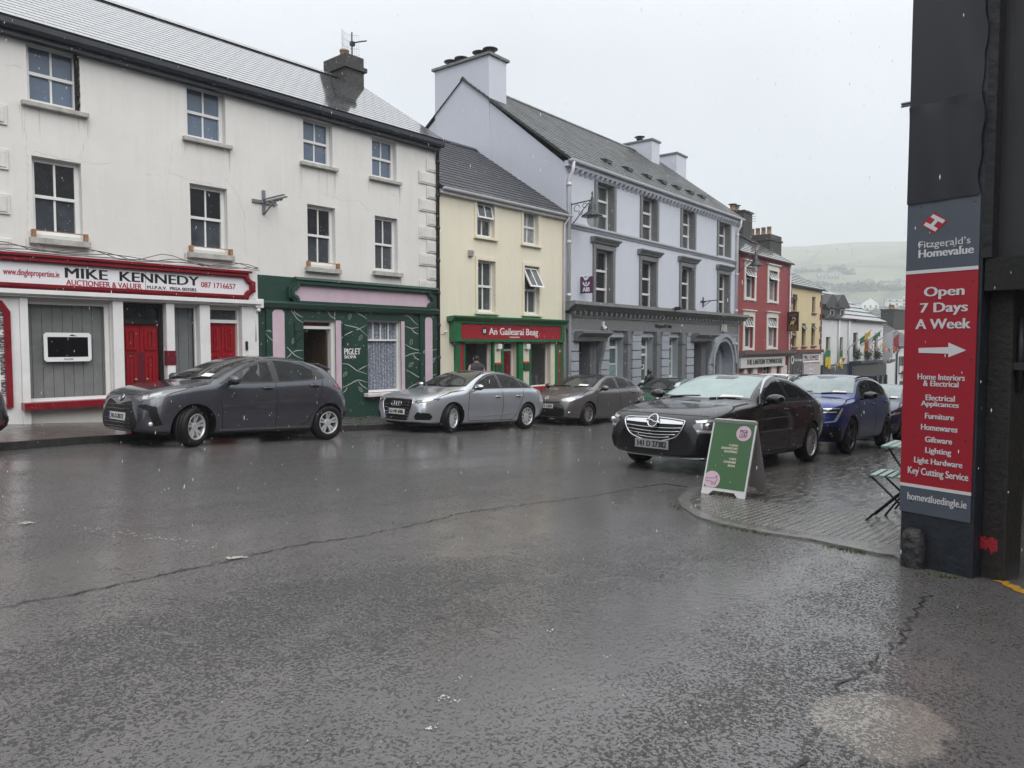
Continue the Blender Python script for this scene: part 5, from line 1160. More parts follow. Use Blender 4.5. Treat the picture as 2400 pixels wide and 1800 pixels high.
zt_ = P.Z(*cr_(700, 1262)); mb = MB(P.T); mb.box((0.05, sE3), (zt_ - .05, zt_ + .15), (.002, .2)); mb.build('cornice', MAR, ch)
Q = P.off(.08); a, m_, b_ = Q.S(*cr_(590, 1330)), Q.S(*cr_(695, 1330)), Q.S(*cr_(835, 1330)); z1_ = zt_ - .06
mb = MB(P.T); mb.box((a, m_ - .01), (gl5, z1_), (.002, .08)); sd = mb.build('dark_shopfront', mat('charcoal shopfront', (.035, .042, .05), .4, var=(3, .2)), ch)
mb = MB(P.T); mb.box((m_, b_), (gl5, z1_), (.002, .06)); mb.build('pale_shopfront', mat('pale mauve shopfront', (.50, .45, .47), .5), ch)
mb = MB(P.T); mb.box((m_ + .03, b_ - .02), (Q.Z(*cr_(765, 1345)), Q.Z(*cr_(765, 1282))), (.061, .12)); ms = mb.build('sign_board', mat('white sign board', (.78, .79, .82), .3), ch)
ptext(P, ms, BLACKP, 'MIKE KENNEDY', cr_(706, 0)[0], cr_(828, 0)[0], cr_(0, 1288)[1], cr_(0, 1316)[1], .121, .01, bold=.013)
ptext(P, ms, REDP, 'AUCTIONEER & VALUER   PROPERTIES', cr_(706, 0)[0], cr_(826, 0)[0], cr_(0, 1320)[1], cr_(0, 1330)[1], .121, .01, bold=.01)
cs, cz = Q.sz(*cr_(611, 1325)); mb = MB(P.T); T0 = P.T; mb.T = lambda x, y, z_: T0(cs + x, cz + y, .081 + z_); mb.ring_frame([(.24 * cos(t), .24 * sin(t)) for t in [k * pi / 10 for k in range(20)]], [(.18 * cos(t), .18 * sin(t)) for t in [k * pi / 10 for k in range(20)]], 0, .02); mb.build('round_logo', WHITEP, sd)
ptext(P, sd, WHITEP, 'The Dingle', cr_(628, 0)[0], cr_(690, 0)[0], cr_(0, 1316)[1], cr_(0, 1340)[1], .081, .01, bold=.0)
for (xa, xb, par_) in ((605, 640, sd), (675, 690, sd), (733, 768, ch)): q = cw(P, xa, xb, 1362, 1440); window(P, par_, *q, .10, 2, (.5,), WIN_WHITE if par_ is ch else mat('brown window frame', (.12, .085, .06), .5), GLASS_GREY, .04, .03, step=False)
# ------------------------------------------------------------------ white pub with dormers
P = Plane(*PC.T(sE3 + .02, 0).xy, -.5); PP = P
sE4 = P.S(2070, 760); z_e = P.Z(*cr_(1200, 1008), .2); z_r = P.off(-4.2).Z(*cr_(1020, 790)); gl6 = gz(P.T(sE4, 0).x) - .5
WP = mat('pub white render', (.66, .68, .68), .7, var=(1, .05), streak=.15)
pb = empty('white_pub', P.T(sE4 / 2, gz(58), 0), 'white rendered pub with slate dormers and a dark blue shopfront', 'pub')
pw = [cw(P, 882, 917, 1140, 1350), cw(P, 996, 1022, 1142, 1350), cw(P, 1103, 1140, 1105, 1300), cw(P, 1197, 1226, 1108, 1300), cw(P, 1277, 1303, 1108, 1300)]
mb = MB(P.T); wall_holes(mb, 0, sE4, gl6 - .4, z_e, pw, 0, .2); shell(mb, 0, sE4, gl6 - .4, z_e, z_r - .1, -4.2, -8.4); mb.build('wall', WP, pb)
roof(P, -.02, sE4 + .15, .25, z_e + .02, -4.2, z_r, -8.5, z_e, 7, .05).build('roof', SLATE_WET, pb); gutter(P, pb, 6.5, sE4 + .1, z_e - .02, .22, IRON)
BRN = mat('ochre window frame', (.30, .22, .10), .5); YG = mat('green and gold banner', (.55, .42, .02), .6); GB = mat('green banner', (.02, .14, .07), .6)
for i, q in enumerate(pw):
    w = window(P, pb, *q, -.12, 2 if i < 2 else 1, (.5,), BRN if i < 2 else mat('brown window frame', (.12, .085, .06), .5), GLASS_DARK, .06, .04)
    if i > 1:
        mb = MB(); rr = random.Random(i); c = P.T((q[0] + q[1]) / 2, q[2] + .1, .15)
        for k in range(260):
            p = c + Vector((rr.gauss(0, .28), rr.gauss(0, .13), rr.gauss(.05, .2))); a_ = rr.uniform(0, 6.3); e_ = rr.uniform(-1, 1); d1 = Vector((cos(a_) * .07, sin(a_) * .07, e_ * .05)); d2 = Vector((-sin(a_) * .04, cos(a_) * .04, .03)); mb.v += [p - d1, p + d2, p + d1, p - d2]; j = len(mb.v); mb.face((j - 4, j - 3, j - 2, j - 1))
        o = mb.build('window_plant', mat('window box foliage', (.035, .07, .025), .7, var=(8, .6)), recalc=False); tag(o, '%s green plant spilling from the upper windowsill of the white pub' % ('first', 'middle', 'last')[i - 2], 'plant', 'plants on the pub windowsills')
zs_ = P.Z(*cr_(945, 1362)); zs2 = P.Z(*cr_(1220, 1330)); NAV = mat('dark blue shopfront', (.026, .036, .062), .4, var=(3, .25)); sm_ = P.S(*cr_(1060, 1400))
mb = MB(P.T); mb.box((0, sm_), (gl6, zs_), (.002, .12)); mb.box((sm_ + .01, sE4 + .1), (gl6, zs2 - .3), (.002, .3)); mb.extrude_profile([(zs2 - .3, .002), (zs2, .002), (zs2 + .05, .9), (zs2 - .1, .9), (zs2 - .3, .5)], sm_, sE4 + .25)
for k in range(7): s_ = sm_ + .3 + (sE4 - sm_ - .4) * k / 6; mb.box((s_ - .12, s_ + .12), (gl6, zs2 - 1.2), (.3, .42))
pf = mb.build('shopfront', NAV, pb)
Q = P.off(.3); mb = MB(P.T); mb.box((Q.S(*cr_(1110, 1390)), Q.S(*cr_(1335, 1390))), (zs2 - 1.05, zs2 - .5), (.301, .32)); fb_ = mb.build('fascia_board', mat('dim gold lettered board', (.05, .045, .04), .4, var=(14, .9)), pf)
for k in range(5):
    a = .5 + (sm_ - .8) * k / 5; mb = MB(P.T); mb.box((a, a + .7), (zs_ - 1.9, zs_ - .75), (.121, .13)); mb.build('pane', GLASS_DARK, pf)
for k in range(6):
    a = sm_ + .5 + (sE4 - sm_ - .4) * k / 6; mb = MB(P.T); mb.box((a, a + .9), (zs2 - 3.2, zs2 - 1.4), (.301, .31)); mb.build('pane', GLASS_DARK, pf)
# dormers
for (x0, x1, yt, yb, slope) in ((860, 945, 835, 1005, 1), (940, 1025, 890, 1010, 1)):
    q = cw(P, x0, x1, 905, 1000, -.2); mb = MB(P.T); a, b_, c, e = q; mb.box((a - .15, b_ + .3), (c - .2, e), (-3, -.2)); dm = mb.build('dormer', mat('black slate cheek', (.016, .017, .018), .5), pb)
    window(P, dm, b_ - .75, b_ + .1, c - .3, e - .05, -.17, 1, (), WIN_WHITE, GLASS_PALE, .09, .04, step=False)
    mb = MB(P.T); m_ = (a + b_) / 2; mb.prism([(a - .35, e + .003), (b_ + .5, e + .003), (b_ + .4, e + .2), (m_ + .3, e + .9), (m_ - .2, e + .9), (a - .3, e + .2)], -3.4, .1); mb.build('dormer_roof', SLATE_DARK, dm)
for s_ in (P.S(*cr_(980, 1050)), P.S(*cr_(1060, 1100))): mb = MB(P.T); mb.tube([(s_, zs_, .1), (s_, z_e - .1, .1)], .06, 8); mb.build('downpipe', PIPE_WHITE, pb)
# hanging gold and green banners on the pub front
for (xa, xb) in ((878, 925), (995, 1020)):
    for j, (ya, yb, m) in enumerate(((1248, 1300, GB), (1302, 1378, YG))):
        q = cw(P, xa, xb, ya, yb, .14); mb = MB(P.T); n = 8
        ids = [mb.add([(q[0] + (q[1] - q[0]) * k / n, q[2] - (.25 * k / n if j else 0), .15 + .05 * sin(k * 1.3)), (q[0] + (q[1] - q[0]) * k / n, q[3] + .0, .15 + .03 * sin(k * 1.3))]) for k in range(n + 1)]
        for i_, j_ in zip(ids, ids[1:]): mb.face((i_, j_, j_ + 1, i_ + 1))
        o = mb.build('banner', m, recalc=False)
        tag(o, '%s half of the %s county banner hanging on the white pub' % ('yellow lower' if j else 'green upper', 'wide left' if xa < 900 else 'narrow right'), 'banner', 'banners on the white pub')
# ------------------------------------------------------------------ last white house down the street
Pq = Plane(*PP.T(sE4 + .5, 0).xy, -6); P = Pq
sE5 = 9.0; z_e = P.Z(2085, 812); z_r = P.off(-4).Z(2080, 747); gl7 = gz(P.T(9, 0).x) - 1
lh = empty('white_cottage', P.T(3, gz(72), 0), 'white cottage with grey slate roof and stone chimney beyond the pub', 'house')
mb = MB(P.T); wall_holes(mb, 0, sE5, gl7, z_e, [], 0); shell(mb, 0, sE5, gl7, z_e, z_r - .1, -4, -8); mb.build('wall', WP, lh)
roof(P, -.2, sE5, .2, z_e, -4, z_r, -8, z_e, 14, .02).build('roof', SLATE_DARK, lh)
q = P.off(-3.6); a = q.S(2090, 740); b_ = q.S(2127, 740); chimney(P, lh, a, b_, -4.6, -3.4, z_r - 1, q.Z(2108, 728), BRICKCH, band=False, pots=((a + .5, -3.9, .45, .16), (a + 1.1, -3.9, .45, .16)))
for (xa, xb, yt, yb, d_) in ((2106, 2124, 835, 876, 0), (2108, 2120, 893, 910, 0)):
    qq = P.rect(xa, xb, yt, yb); window(P, lh, *qq, .05, 2, (.5,), mat('green window frame', (.03, .10, .06), .5), GLASS_DARK, .08, .05)
mb = MB(P.T); s_ = P.S(2099, 850); mb.tube([(s_, gl7, .1), (s_, z_e - .6, .1), (s_ + .4, z_e - .1, .2)], .07, 8); mb.build('downpipe', IRON, lh)
mb = MB(); rr = random.Random(31); c = P.T(P.S(2120, 876), P.Z(2120, 872), .25)
for k in range(200):
    p = c + Vector((rr.gauss(0, .5), rr.gauss(0, .15), rr.gauss(0, .18))); a_ = rr.uniform(0, 6.3); d1 = Vector((cos(a_) * .09, sin(a_) * .09, .03)); d2 = Vector((-sin(a_) * .06, cos(a_) * .06, .05)); mb.cm = 1 if k % 3 == 0 else 0; mb.v += [p - d1, p + d2, p + d1, p - d2]; j = len(mb.v); mb.face((j - 4, j - 3, j - 2, j - 1))
o = mb.build('flower_box', [mat('window box foliage', (.035, .07, .025), .7), mat('red blossom', (.35, .02, .03), .6)], recalc=False); tag(o, 'box of red flowers under a green window of the far cottage', 'flowers')
# ------------------------------------------------------------------ cars
CHROME = mat('chrome', (.62, .63, .65), .10, 1.0); BLKP = mat('black plastic', (.009, .009, .010), .5, spec=.2, bump=(80, .15)); GLOSSBLK = mat('gloss black', (.006, .006, .007), .06, coat=.5)
TYRE = mat('wet tyre rubber', (.010, .010, .010), .45, spec=.25, bump=(60, .4)); ALLOY = mat('silver alloy', (.62, .63, .65), .3, .5); ALLOYD = mat('dark alloy', (.10, .10, .11), .3, .7); RIMIN = mat('dark rim metal', (.03, .03, .032), .5, .5)
CGLASS = mat('car window glass', (.014, .020, .020), .03, spec=.5, drops=.12); PALESCR = mat('pale windscreen', (.36, .46, .45), .16, spec=.7, drops=.5, var=(3, .12)); CLEARSCR = mat('wet windscreen', (.035, .04, .038), .05, spec=.8, drops=.25, var=(2, .5))  # black saloon's windscreen has a pale blue-green base colour
LAMP = mat('headlamp lens', (.42, .44, .46), .06, .6, coat=1.0); LAMPD = mat('headlamp inside', (.028, .029, .032), .12, .3, coat=1.0); LAMPW = mat('headlamp reflector', (.75, .77, .79), .12, .5, coat=1.0); LAMPS = mat('smoky headlamp', (.17, .175, .185), .10, .4, coat=1.0); TAILR = mat('tail lamp red', (.16, .006, .01), .08, coat=1.0); AMBER = mat('amber lens', (.45, .16, .02), .15, coat=1.0)
PLATE = mat('white number plate', (.70, .71, .70), .3); PLATEB = mat('plate blue band', (.01, .04, .30), .3); PAPER = mat('white paper permit', (.80, .80, .78), .6); GAP = mat('panel gap', (.004, .004, .004), .7)
SEAT = mat('dark seat cloth', (.03, .03, .033), .9)
SIDEGL = mat('side window glass', (.012, .016, .016), .03, spec=.6, drops=.10); SIDEGL.node_tree.nodes['Principled BSDF'].inputs['Alpha'].default_value = .52
from mathutils.geometry import tessellate_polygon
def paint(name, col, metal=.55, rough=.32): return mat(name, col, rough if metal > .1 else .5, metal, spec=.15, coat=1.0, drops=.14, var=(.7, .05))
def interp(L_, u):
    if u <= L_[0][0]: return L_[0][1]
    for (a, x), (b_, y) in zip(L_, L_[1:]):
        if u <= b_: return x + (y - x) * (u - a) / (b_ - a)
    return L_[-1][1]
class Car:
    def __init__(s, sp, name, label, paintm, loc, rz, group, cat='car'):
        s.sp = sp; s.root = empty(name, loc, label, cat, group, rot=(0, atan(-SLOPE), rz)); s.pm = paintm
        s.body()
    def ring(s, u):
        sp = s.sp; zt = interp(sp['top'], u); zs = min(interp(sp['belt'], u), zt - .025); wm = interp(sp['plan'], u); zb = interp(sp['bot'], u)
        zm = zb + (zs - zb) * .52; ws = wm - sp.get('shoulder', .045) - .02; cab = zt - zs
        if cab > .10:
            zr = zt - min(.065, .3 * cab); wr = ws - sp.get('tum', .40) * (zr - zs) - .015
        else: zr = zs + cab * .7; wr = ws * .80
        return [(0, zb), (wm - .14, zb), (wm - .06, zb + .07), (wm, zm), (ws + .022, zs - .06), (ws - .012, zs + .008), (wr, zr), (wr * .80, zr + (zt - zr) * .66), (0, zt)]
    def body(s):
        sp = s.sp; us = sp['us']; v = []; f = []
        for u in us:
            r = s.ring(u); full = [(-y, z) for y, z in r[::-1]][:-1] + r      # -top..bottom..+top
            v += [(u, y, z) for y, z in full[:-1]]                            # drop doubled top
        n = 2 * len(s.ring(us[0])) - 2
        for i in range(len(us) - 1):
            for j in range(n):
                a = i * n + j; b_ = i * n + (j + 1) % n; f.append((a, b_, b_ + n, a + n))
        h = n // 2
        for base, fl in ((0, False), ((len(us) - 1) * n, True)):
            for j in range(h):      # strips across the end
                a, b_ = base + j, base + j + 1; c, d = base + (n - j) % n, base + (n - j - 1) % n
                q = [a, b_, d, c]; q = list(dict.fromkeys(q))
                if len(q) > 2: f.append(tuple(q if fl else q[::-1]))
        me = bpy.data.meshes.new('cage'); me.from_pydata(v, [], f)
        bm = bmesh.new(); bm.from_mesh(me); bmesh.ops.recalc_face_normals(bm, faces=bm.faces); bm.to_mesh(me); bm.free()
        o = bpy.data.objects.new('cage', me); COL.objects.link(o); md = o.modifiers.new('s', 'SUBSURF'); md.levels = 3; md.render_levels = 3
        dg = bpy.context.evaluated_depsgraph_get(); m1 = bpy.data.meshes.new_from_object(o.evaluated_get(dg))
        s.bvh = BVHTree.FromPolygons([x.co.copy() for x in m1.vertices], [tuple(p.vertices) for p in m1.polygons])
        # wheel arches cut out
        b2 = bpy.data.objects.new('b', m1); COL.objects.link(b2); m1.materials.append(s.pm); m1.materials.append(BLKP); cuts = []
        for ua in sp['axles']:
            for sg in (-1, 1):
                c = MB(); R_ = sp['wr'] + sp.get('archgap', .045); wm = interp(sp['plan'], ua); c.lathe([(R_, -.20), (R_, .20)], (ua, sg * (wm - .06), sp['wr']), 40, 'y', smooth=False)
                co = c.build('c', BLKP, None, local=True); cuts.append(co)
                bo = b2.modifiers.new('x', 'BOOLEAN'); bo.operation = 'DIFFERENCE'; bo.object = co; bo.solver = 'EXACT'; bo.material_mode = 'TRANSFER'
        if 'dlo' in sp:                        # hollow cabin between the side windows
            D = sp['dlo']; cx = sum(p[0] for p in D) / len(D); cz = sum(p[1] for p in D) / len(D); c = MB(lambda a, b_, e_: Vector((a, e_, b_)))
            q = [(p[0] + .035 * (cx - p[0]) / max(.3, abs(cx - p[0])), p[1] + .03 * (1 if p[1] < cz else -1) - (.0 if p[1] > cz else .02)) for p in D]; c.prism(q, -1.2, 1.2)
            co = c.build('c', BLKP, None, local=True); cuts.append(co); bo = b2.modifiers.new('x', 'BOOLEAN'); bo.operation = 'DIFFERENCE'; bo.object = co; bo.solver = 'EXACT'; bo.material_mode = 'TRANSFER'
        dg = bpy.context.evaluated_depsgraph_get(); dg.update(); m2 = bpy.data.meshes.new_from_object(b2.evaluated_get(dg)); m2.name = 'body'
        for p in m2.polygons: p.use_smooth = True
        for x in [o, b2] + cuts: bpy.data.objects.remove(x)
        m2.set_sharp_from_angle(angle=R(35))
        bo = bpy.data.objects.new('body', m2); COL.objects.link(bo); bo.parent = s.root; s.bo = bo
    def hit(s, p, d, off):
        q = Vector(p) - d * 4; r = s.bvh.ray_cast(q, d)
        if r[0] is None:
            r = s.bvh.find_nearest(Vector(p))
        n = r[1]
        if n.dot(d) > 0: n = -n
        return r[0] + n * off, n
    def decal(s, name, m, pts, d, off=.005, parent=None, step=.05, skirt=.016, holes=()):
        d = Vector(d).normalized(); h = d.cross(Vector((0, 0, 1))).normalized(); v = h.cross(d).normalized(); o = Vector(pts[0])
        bm = bmesh.new(); P2 = [((Vector(p) - o).dot(h), (Vector(p) - o).dot(v)) for p in pts]
        if holes:
            H2 = [[((Vector(p) - o).dot(h), (Vector(p) - o).dot(v)) for p in q] for q in holes]; al = P2 + [p for q in H2 for p in q]; vv = [bm.verts.new((a, b_, 0)) for a, b_ in al]
            for t in tessellate_polygon([[Vector((a, b_, 0)) for a, b_ in q] for q in [P2] + H2]): bm.faces.new([vv[i] for i in t])
        else: bm.faces.new([bm.verts.new((a, b_, 0)) for a, b_ in P2])
        for ax in (0, 1):
            lo, hi = min(p[ax] for p in P2), max(p[ax] for p in P2); k = max(1, int((hi - lo) / step))
            for i in range(1, k):
                t = lo + (hi - lo) * i / k; co = [0, 0, 0]; co[ax] = t; no = [0, 0, 0]; no[ax] = 1
                bmesh.ops.bisect_plane(bm, geom=bm.verts[:] + bm.edges[:] + bm.faces[:], plane_co=co, plane_no=no)
        nm = {}
        for x in bm.verts:
            p, n = s.hit(o + h * x.co.x + v * x.co.y, d, off); x.co = p; nm[x] = n
        be = [e_ for e_ in bm.edges if e_.is_boundary]; r = bmesh.ops.extrude_edge_only(bm, edges=be)
        nv = [g_ for g_ in r['geom'] if isinstance(g_, bmesh.types.BMVert)]
        for x in nv:
            p, n, _, _ = s.bvh.find_nearest(x.co); x.co = x.co + (p - x.co).normalized() * (off + skirt) if (p - x.co).length > 1e-6 else x.co
        bmesh.ops.recalc_face_normals(bm, faces=bm.faces)
        if sum(f_.normal.dot(d) * f_.calc_area() for f_ in bm.faces) > 0: bmesh.ops.reverse_faces(bm, faces=bm.faces)
        me = bpy.data.meshes.new(name); bm.to_mesh(me); bm.free(); me.materials.append(m)
        for p in me.polygons: p.use_smooth = True
        me.set_sharp_from_angle(angle=R(40))
        ob = bpy.data.objects.new(name, me); COL.objects.link(ob); ob.parent = parent or s.root; return ob
    def line(s, mb, pts, d, w=.006, off=.003, closed=False, step=.04):
        d = Vector(d).normalized(); P = [Vector(p) for p in pts]
        if closed: P.append(P[0])
        Q = []
        for a, b_ in zip(P, P[1:]):
            k = max(1, int((b_ - a).length / step)); Q += [a.lerp(b_, i / k) for i in range(k)]
        Q.append(P[-1]); prev = None
        for i, q in enumerate(Q):
            t = (Q[min(i + 1, len(Q) - 1)] - Q[max(i - 1, 0)]); t = (t - d * t.dot(d)).normalized(); n = t.cross(d) * (w / 2)
            a, na = s.hit(q + n, d, off); b_, nb = s.hit(q - n, d, off); j = len(mb.v); mb.v += [a, b_, a - na * (off + .004), b_ - nb * (off + .004)]
            if prev is not None: mb.face((prev, prev + 1, j + 1, j)); mb.face((prev, j, j + 2, prev + 2)); mb.face((prev + 1, prev + 3, j + 3, j + 1))
            prev = j
    def side(s, name, m, pts, off=.005, **k):
        for sg in (-1, 1): o = s.decal(name, m, [(p[0], sg * (p[2] if len(p) > 2 else 1), p[1]) for p in pts], (0, -sg, 0), off, **k)
        return o
    def glazing(s, dl, wins, dark=()):
        DL_ = sm_curve(dl + [dl[0]], 3)[:-1]
        for sg in (-1, 1):
            f = lambda q: [(p[0], sg, p[1]) for p in q]
            s.decal('window_surround', GLOSSBLK, f(DL_), (0, -sg, 0), .003, holes=[f(w) for w in wins], skirt=.03)
            for w in wins: s.decal('side_window', SIDEGL, f(w), (0, -sg, 0), .001, skirt=.002)
            for w in dark: s.decal('quarter_window', GLOSSBLK, f(w), (0, -sg, 0), .007)
    def cabin(s, belt, fu, ru, top):
        for (u, hh) in ((fu, top), (ru, top - .08)):
            for y in (-.36, .36):
                mb = MB(); mb.tube([(u - .10, y, belt - .25), (u + .02, y, belt + .06), (u + .07, y, belt + (hh - belt) * .45)], .1, 10, rr=[.20, .20, .15]); mb.tube([(u + .07, y, belt + (hh - belt) * .5), (u + .075, y, hh - .06), (u + .08, y, hh)], .1, 10, rr=[.06, .11, .07])
                for i in range(len(mb.v)): p = mb.v[i]; p.x = u + .03 + (p.x - u - .03) * .55
                mb.build('seat', SEAT, s.root, local=True)
        mb = MB(); mb.tube([(fu - .52, -.36 + .17 * cos(t), belt + .02 + .17 * sin(t)) for t in [k * pi / 8 for k in range(17)]], .015, 6); mb.build('steering_wheel', BLKP, s.root, local=True)
        mb = MB(); mb.box((fu - .85, fu - .62), (-.62, .62), (belt - .2, belt - .01)); mb.build('dashboard', BLKP, s.root, local=True, bevel=.03)
    def seams(s, lines, w=.010, m=None, name='panel_gaps', off=.0025, both=True):
        mb = MB()
        for L_ in lines:
            for sg in ((-1, 1) if both else (-1,)): s.line(mb, [(p[0], sg, p[1]) for p in L_], (0, -sg, 0), w, off)
        return mb.build(name, m or GAP, s.root, local=True, recalc=False)
    def screen(s, ub, ut, wb, wt, m, off=.006, sensor=None, permit=None, wipers=True, rim=.05):
        sp = s.sp; T_ = lambda u: interp(sp['top'], u)
        def outline(gr):
            lo = [(ub + .16 * (k / 4) ** 2 - gr * .6, (wb + gr * .7) * k / 4, T_(ub) + .02 * (k / 4) ** 2 - gr * .3) for k in range(-4, 5)]
            hi = [(ut + .03 * (k / 4) ** 2 + gr * .6, (wt + gr * .5) * k / 4, T_(ut) - .02 * (k / 4) ** 2 + gr * .3) for k in range(4, -5, -1)]
            return lo + hi
        d = (1, 0, -.55); s.decal('windscreen_trim', GLOSSBLK, outline(rim), d, .003)
        w = s.decal('windscreen', m, outline(0), d, off)
        f = lambda t, y: (ub + (ut - ub) * t, y, T_(ub) + (T_(ut) - T_(ub)) * t)
        if sensor: s.decal('mirror_sensor', mat('grey sensor housing', (.12, .12, .13), .4), [f(.80, -.16), f(.80, .16), f(.94, .18), f(.94, -.18)] if sensor == 1 else [f(.82, -.10), f(.82, .10), f(.94, .20), f(.97, .2), f(.97, -.2), f(.94, -.20)], d, off + .004, parent=w)
        if permit: s.decal('parking_permit', PAPER, [f(permit[1], permit[0]), f(permit[1], permit[0] + permit[2]), f(permit[1] + .11, permit[0] + permit[2]), f(permit[1] + .11, permit[0])], d, off + .003, parent=w)
        if wipers:
            mb = MB()
            for (y0, y1, t1) in ((-.15, -wb * .86, .10), (wb * .75, .05, .10)): s.line(mb, [f(-.01, y0), f(.05, (y0 + y1) / 2), f(t1 - .03, y1)], d, .022, .016)
            mb.build('wiper', BLKP, s.root, local=True, recalc=False)
        return w
    def wheel(s, ua, sg, style, steer=0.0, alloy=None):
        sp = s.sp; r = sp['wr']; ri = sp.get('rim', r * .66); wm = interp(sp['plan'], ua); y0 = sg * (wm - .035); hw = .105
        M = Matrix.Translation((ua, sg * (wm - .14), r)) @ Matrix.Rotation(steer, 4, 'Z')
        F = lambda x, y, z: M @ Vector((x, (y - .105 + .105) * 1.0, z))
        mb = MB(lambda x, y, z: M @ Vector((x, sg * y, z)))
        mb.lathe([(ri - .01, -hw), (r - .03, -hw), (r - .008, -hw + .02), (r, -hw + .05), (r, hw - .05), (r - .008, hw - .02), (r - .03, hw), (ri + .012, hw + .002), (ri, hw - .01), (ri - .01, -.02)], (0, 0, 0), 48, 'y')
        for k in range(3): mb.lathe([(r - .004, -.055 + .05 * k), (r + .003, -.05 + .05 * k), (r + .003, -.02 + .05 * k), (r - .004, -.015 + .05 * k)], (0, 0, 0), 48, 'y', cap=False)
        w = mb.build('wheel', TYRE, s.root, local=True)
        q = MB(mb.T); q.lathe([(ri + .002, -.06), (ri + .002, hw - .012), (ri - .006, hw - .004), (ri - .018, hw - .01), (ri - .02, hw - .05), (ri - .02, -.05)], (0, 0, 0), 48, 'y', cap=False)
        yo = hw - .016
        def spoke(a, r0, r1, w0, w1, th=.03, bend=0.0, yy=0):
            c, s_ = cos(a), sin(a); k = MB(); P4 = []
            for (rr_, ww) in ((r0, w0), ((r0 + r1) / 2, (w0 + w1) / 2), (r1, w1)):
                off_ = bend * (rr_ - r0) / (r1 - r0)
                P4.append(((rr_ * c - (ww / 2 + off_) * s_, rr_ * s_ + (ww / 2 + off_) * c), (rr_ * c + (ww / 2 - off_) * s_, rr_ * s_ - (ww / 2 - off_) * c)))
            i = len(q.v)
            dep = [yo - .035, yo - .02, yo - .008]
            for (pa, pb), dy in zip(P4, dep):
                for (px_, yy_) in ((pa, dy), (pb, dy), (pb, dy - th), (pa, dy - th)): q.v.append(mb.T(px_[0], yy_ + yy, px_[1]))
            for t in range(2):
                b_ = i + 4 * t
                for j in range(4): q.face((b_ + j, b_ + (j + 1) % 4, b_ + 4 + (j + 1) % 4, b_ + 4 + j))
            q.face((i, i + 1, i + 2, i + 3)); q.face((i + 8, i + 11, i + 10, i + 9))
        n = style[1]; rot = style[2] if len(style) > 2 else .3
        for k in range(n):
            a = rot + 2 * pi * k / n
            if style[0] == 'double':
                for e_ in (-1, 1): spoke(a + e_ * .20, .045, ri - .012, .034, .038, bend=-e_ * .0)
            elif style[0] == 'single': spoke(a, .05, ri - .012, .045, .042)
            elif style[0] == 'wide': spoke(a, .04, ri - .015, .055, .03, bend=.05); spoke(a + .16, ri * .55, ri - .012, .03, .03, bend=.06)
            elif style[0] == 'multi':
                for e_ in (-1, 1): spoke(a + e_ * .11, .05, ri - .012, .026, .024)
        q.lathe([(.07, yo - .07), (.07, yo - .036), (.052, yo - .026), (.0301, yo - .024)], (0, 0, 0), 20, 'y')
        for k in range(5): a = rot + .6 + 2 * pi * k / 5; q.lathe([(.010, yo - .04), (.010, yo - .018)], (.056 * cos(a), 0, .056 * sin(a)), 8, 'y')
        rm = q.build('rim', alloy or ALLOY, w, local=True)
        d_ = MB(mb.T); d_.lathe([(ri - .022, -.045), (ri - .022, -.04)], (0, 0, 0), 32, 'y'); d_.lathe([(ri * .72, -.02), (ri * .72, .0)], (0, 0, 0), 28, 'y'); d_.build('brake_disc', RIMIN, w, local=True)  # plain dark metal discs behind the spokes
    def wheels(s, style, steer=0.0, alloy=None):
        for i, ua in enumerate(s.sp['axles']):
            for sg in (-1, 1): s.wheel(ua, sg, style, steer if i == 0 else 0, alloy)
    def mirror(s, u, z, m, k=1.0, out=.13, capm=None):
        w = interp(s.sp['plan'], u) - .04
        for sg in (-1, 1):
            mb = MB(); mb.ball((u, sg * (w + out), z + .06), .080 * k, .125 * k, .066 * k, 14, 10); mb.tube([(u + .02, sg * (w - .04), z - .02), (u + .01, sg * (w + out * .5), z + .01), (u, sg * (w + out * .9), z + .03)], .022, 8)
            for i in range(len(mb.v)): 
                p = mb.v[i]
                if p.x > u + .05: p.x = u + .05
            o = mb.build('wing_mirror', m, s.root, local=True); g_ = MB(); g_.box((u + .0495, u + .0525), (sg * (w + out) - .08 * k, sg * (w + out) + .08 * k), (z + .02, z + .10)); g_.build('mirror_glass', CHROME, o, local=True)
            if capm: c = MB(); c.ball((u + .004, sg * (w + out), z + .03), .083 * k, .112 * k, .05 * k, 14, 8); c.build('mirror_base', capm, o, local=True)
    def handles(s, L_, m):
        for (u, z) in L_:
            for sg in (-1, 1):
                p, n = s.hit((u, sg, z), Vector((0, -sg, 0)), 0); mb = MB(); mb.tube([p + Vector((-.10, 0, 0)), p + n * .028 + Vector((-.075, 0, .0)), p + n * .034, p + n * .028 + Vector((.075, 0, .0)), p + Vector((.10, 0, 0))], .014, 8); mb.build('door_handle', m, s.root, local=True)
                c = s.decal('handle_cup', GAP, [(u + .07 * cos(t), sg, z + .035 * sin(t)) for t in [k * pi / 6 for k in range(12)]], (0, -sg, 0), .002, step=.03) if sg < 0 else None
    def plate(s, st, z, u=-.02, w=.52, h=.115, off=.018, blue=True, y=0.0, m=None, bold=.03):
        x = s.hit((0, y, z), Vector((1, 0, 0)), 0)[0].x - off
        T = lambda a, b_, c: Vector((x - c, -a + y, b_))       # seen from the front, a runs to the viewer's right
        mb = MB(T); mb.box((-w / 2, w / 2), (z - h / 2, z + h / 2), (-.03, 0)); o = mb.build('number_plate', m or PLATE, s.root, local=True)
        t = MB(T); t.text(st, -w / 2 + (.065 if blue else .04), w / 2 - .025, z - h * .33, z + h * .33, .001, .002, bold); t.build('lettering', BLACKP, o, local=True)
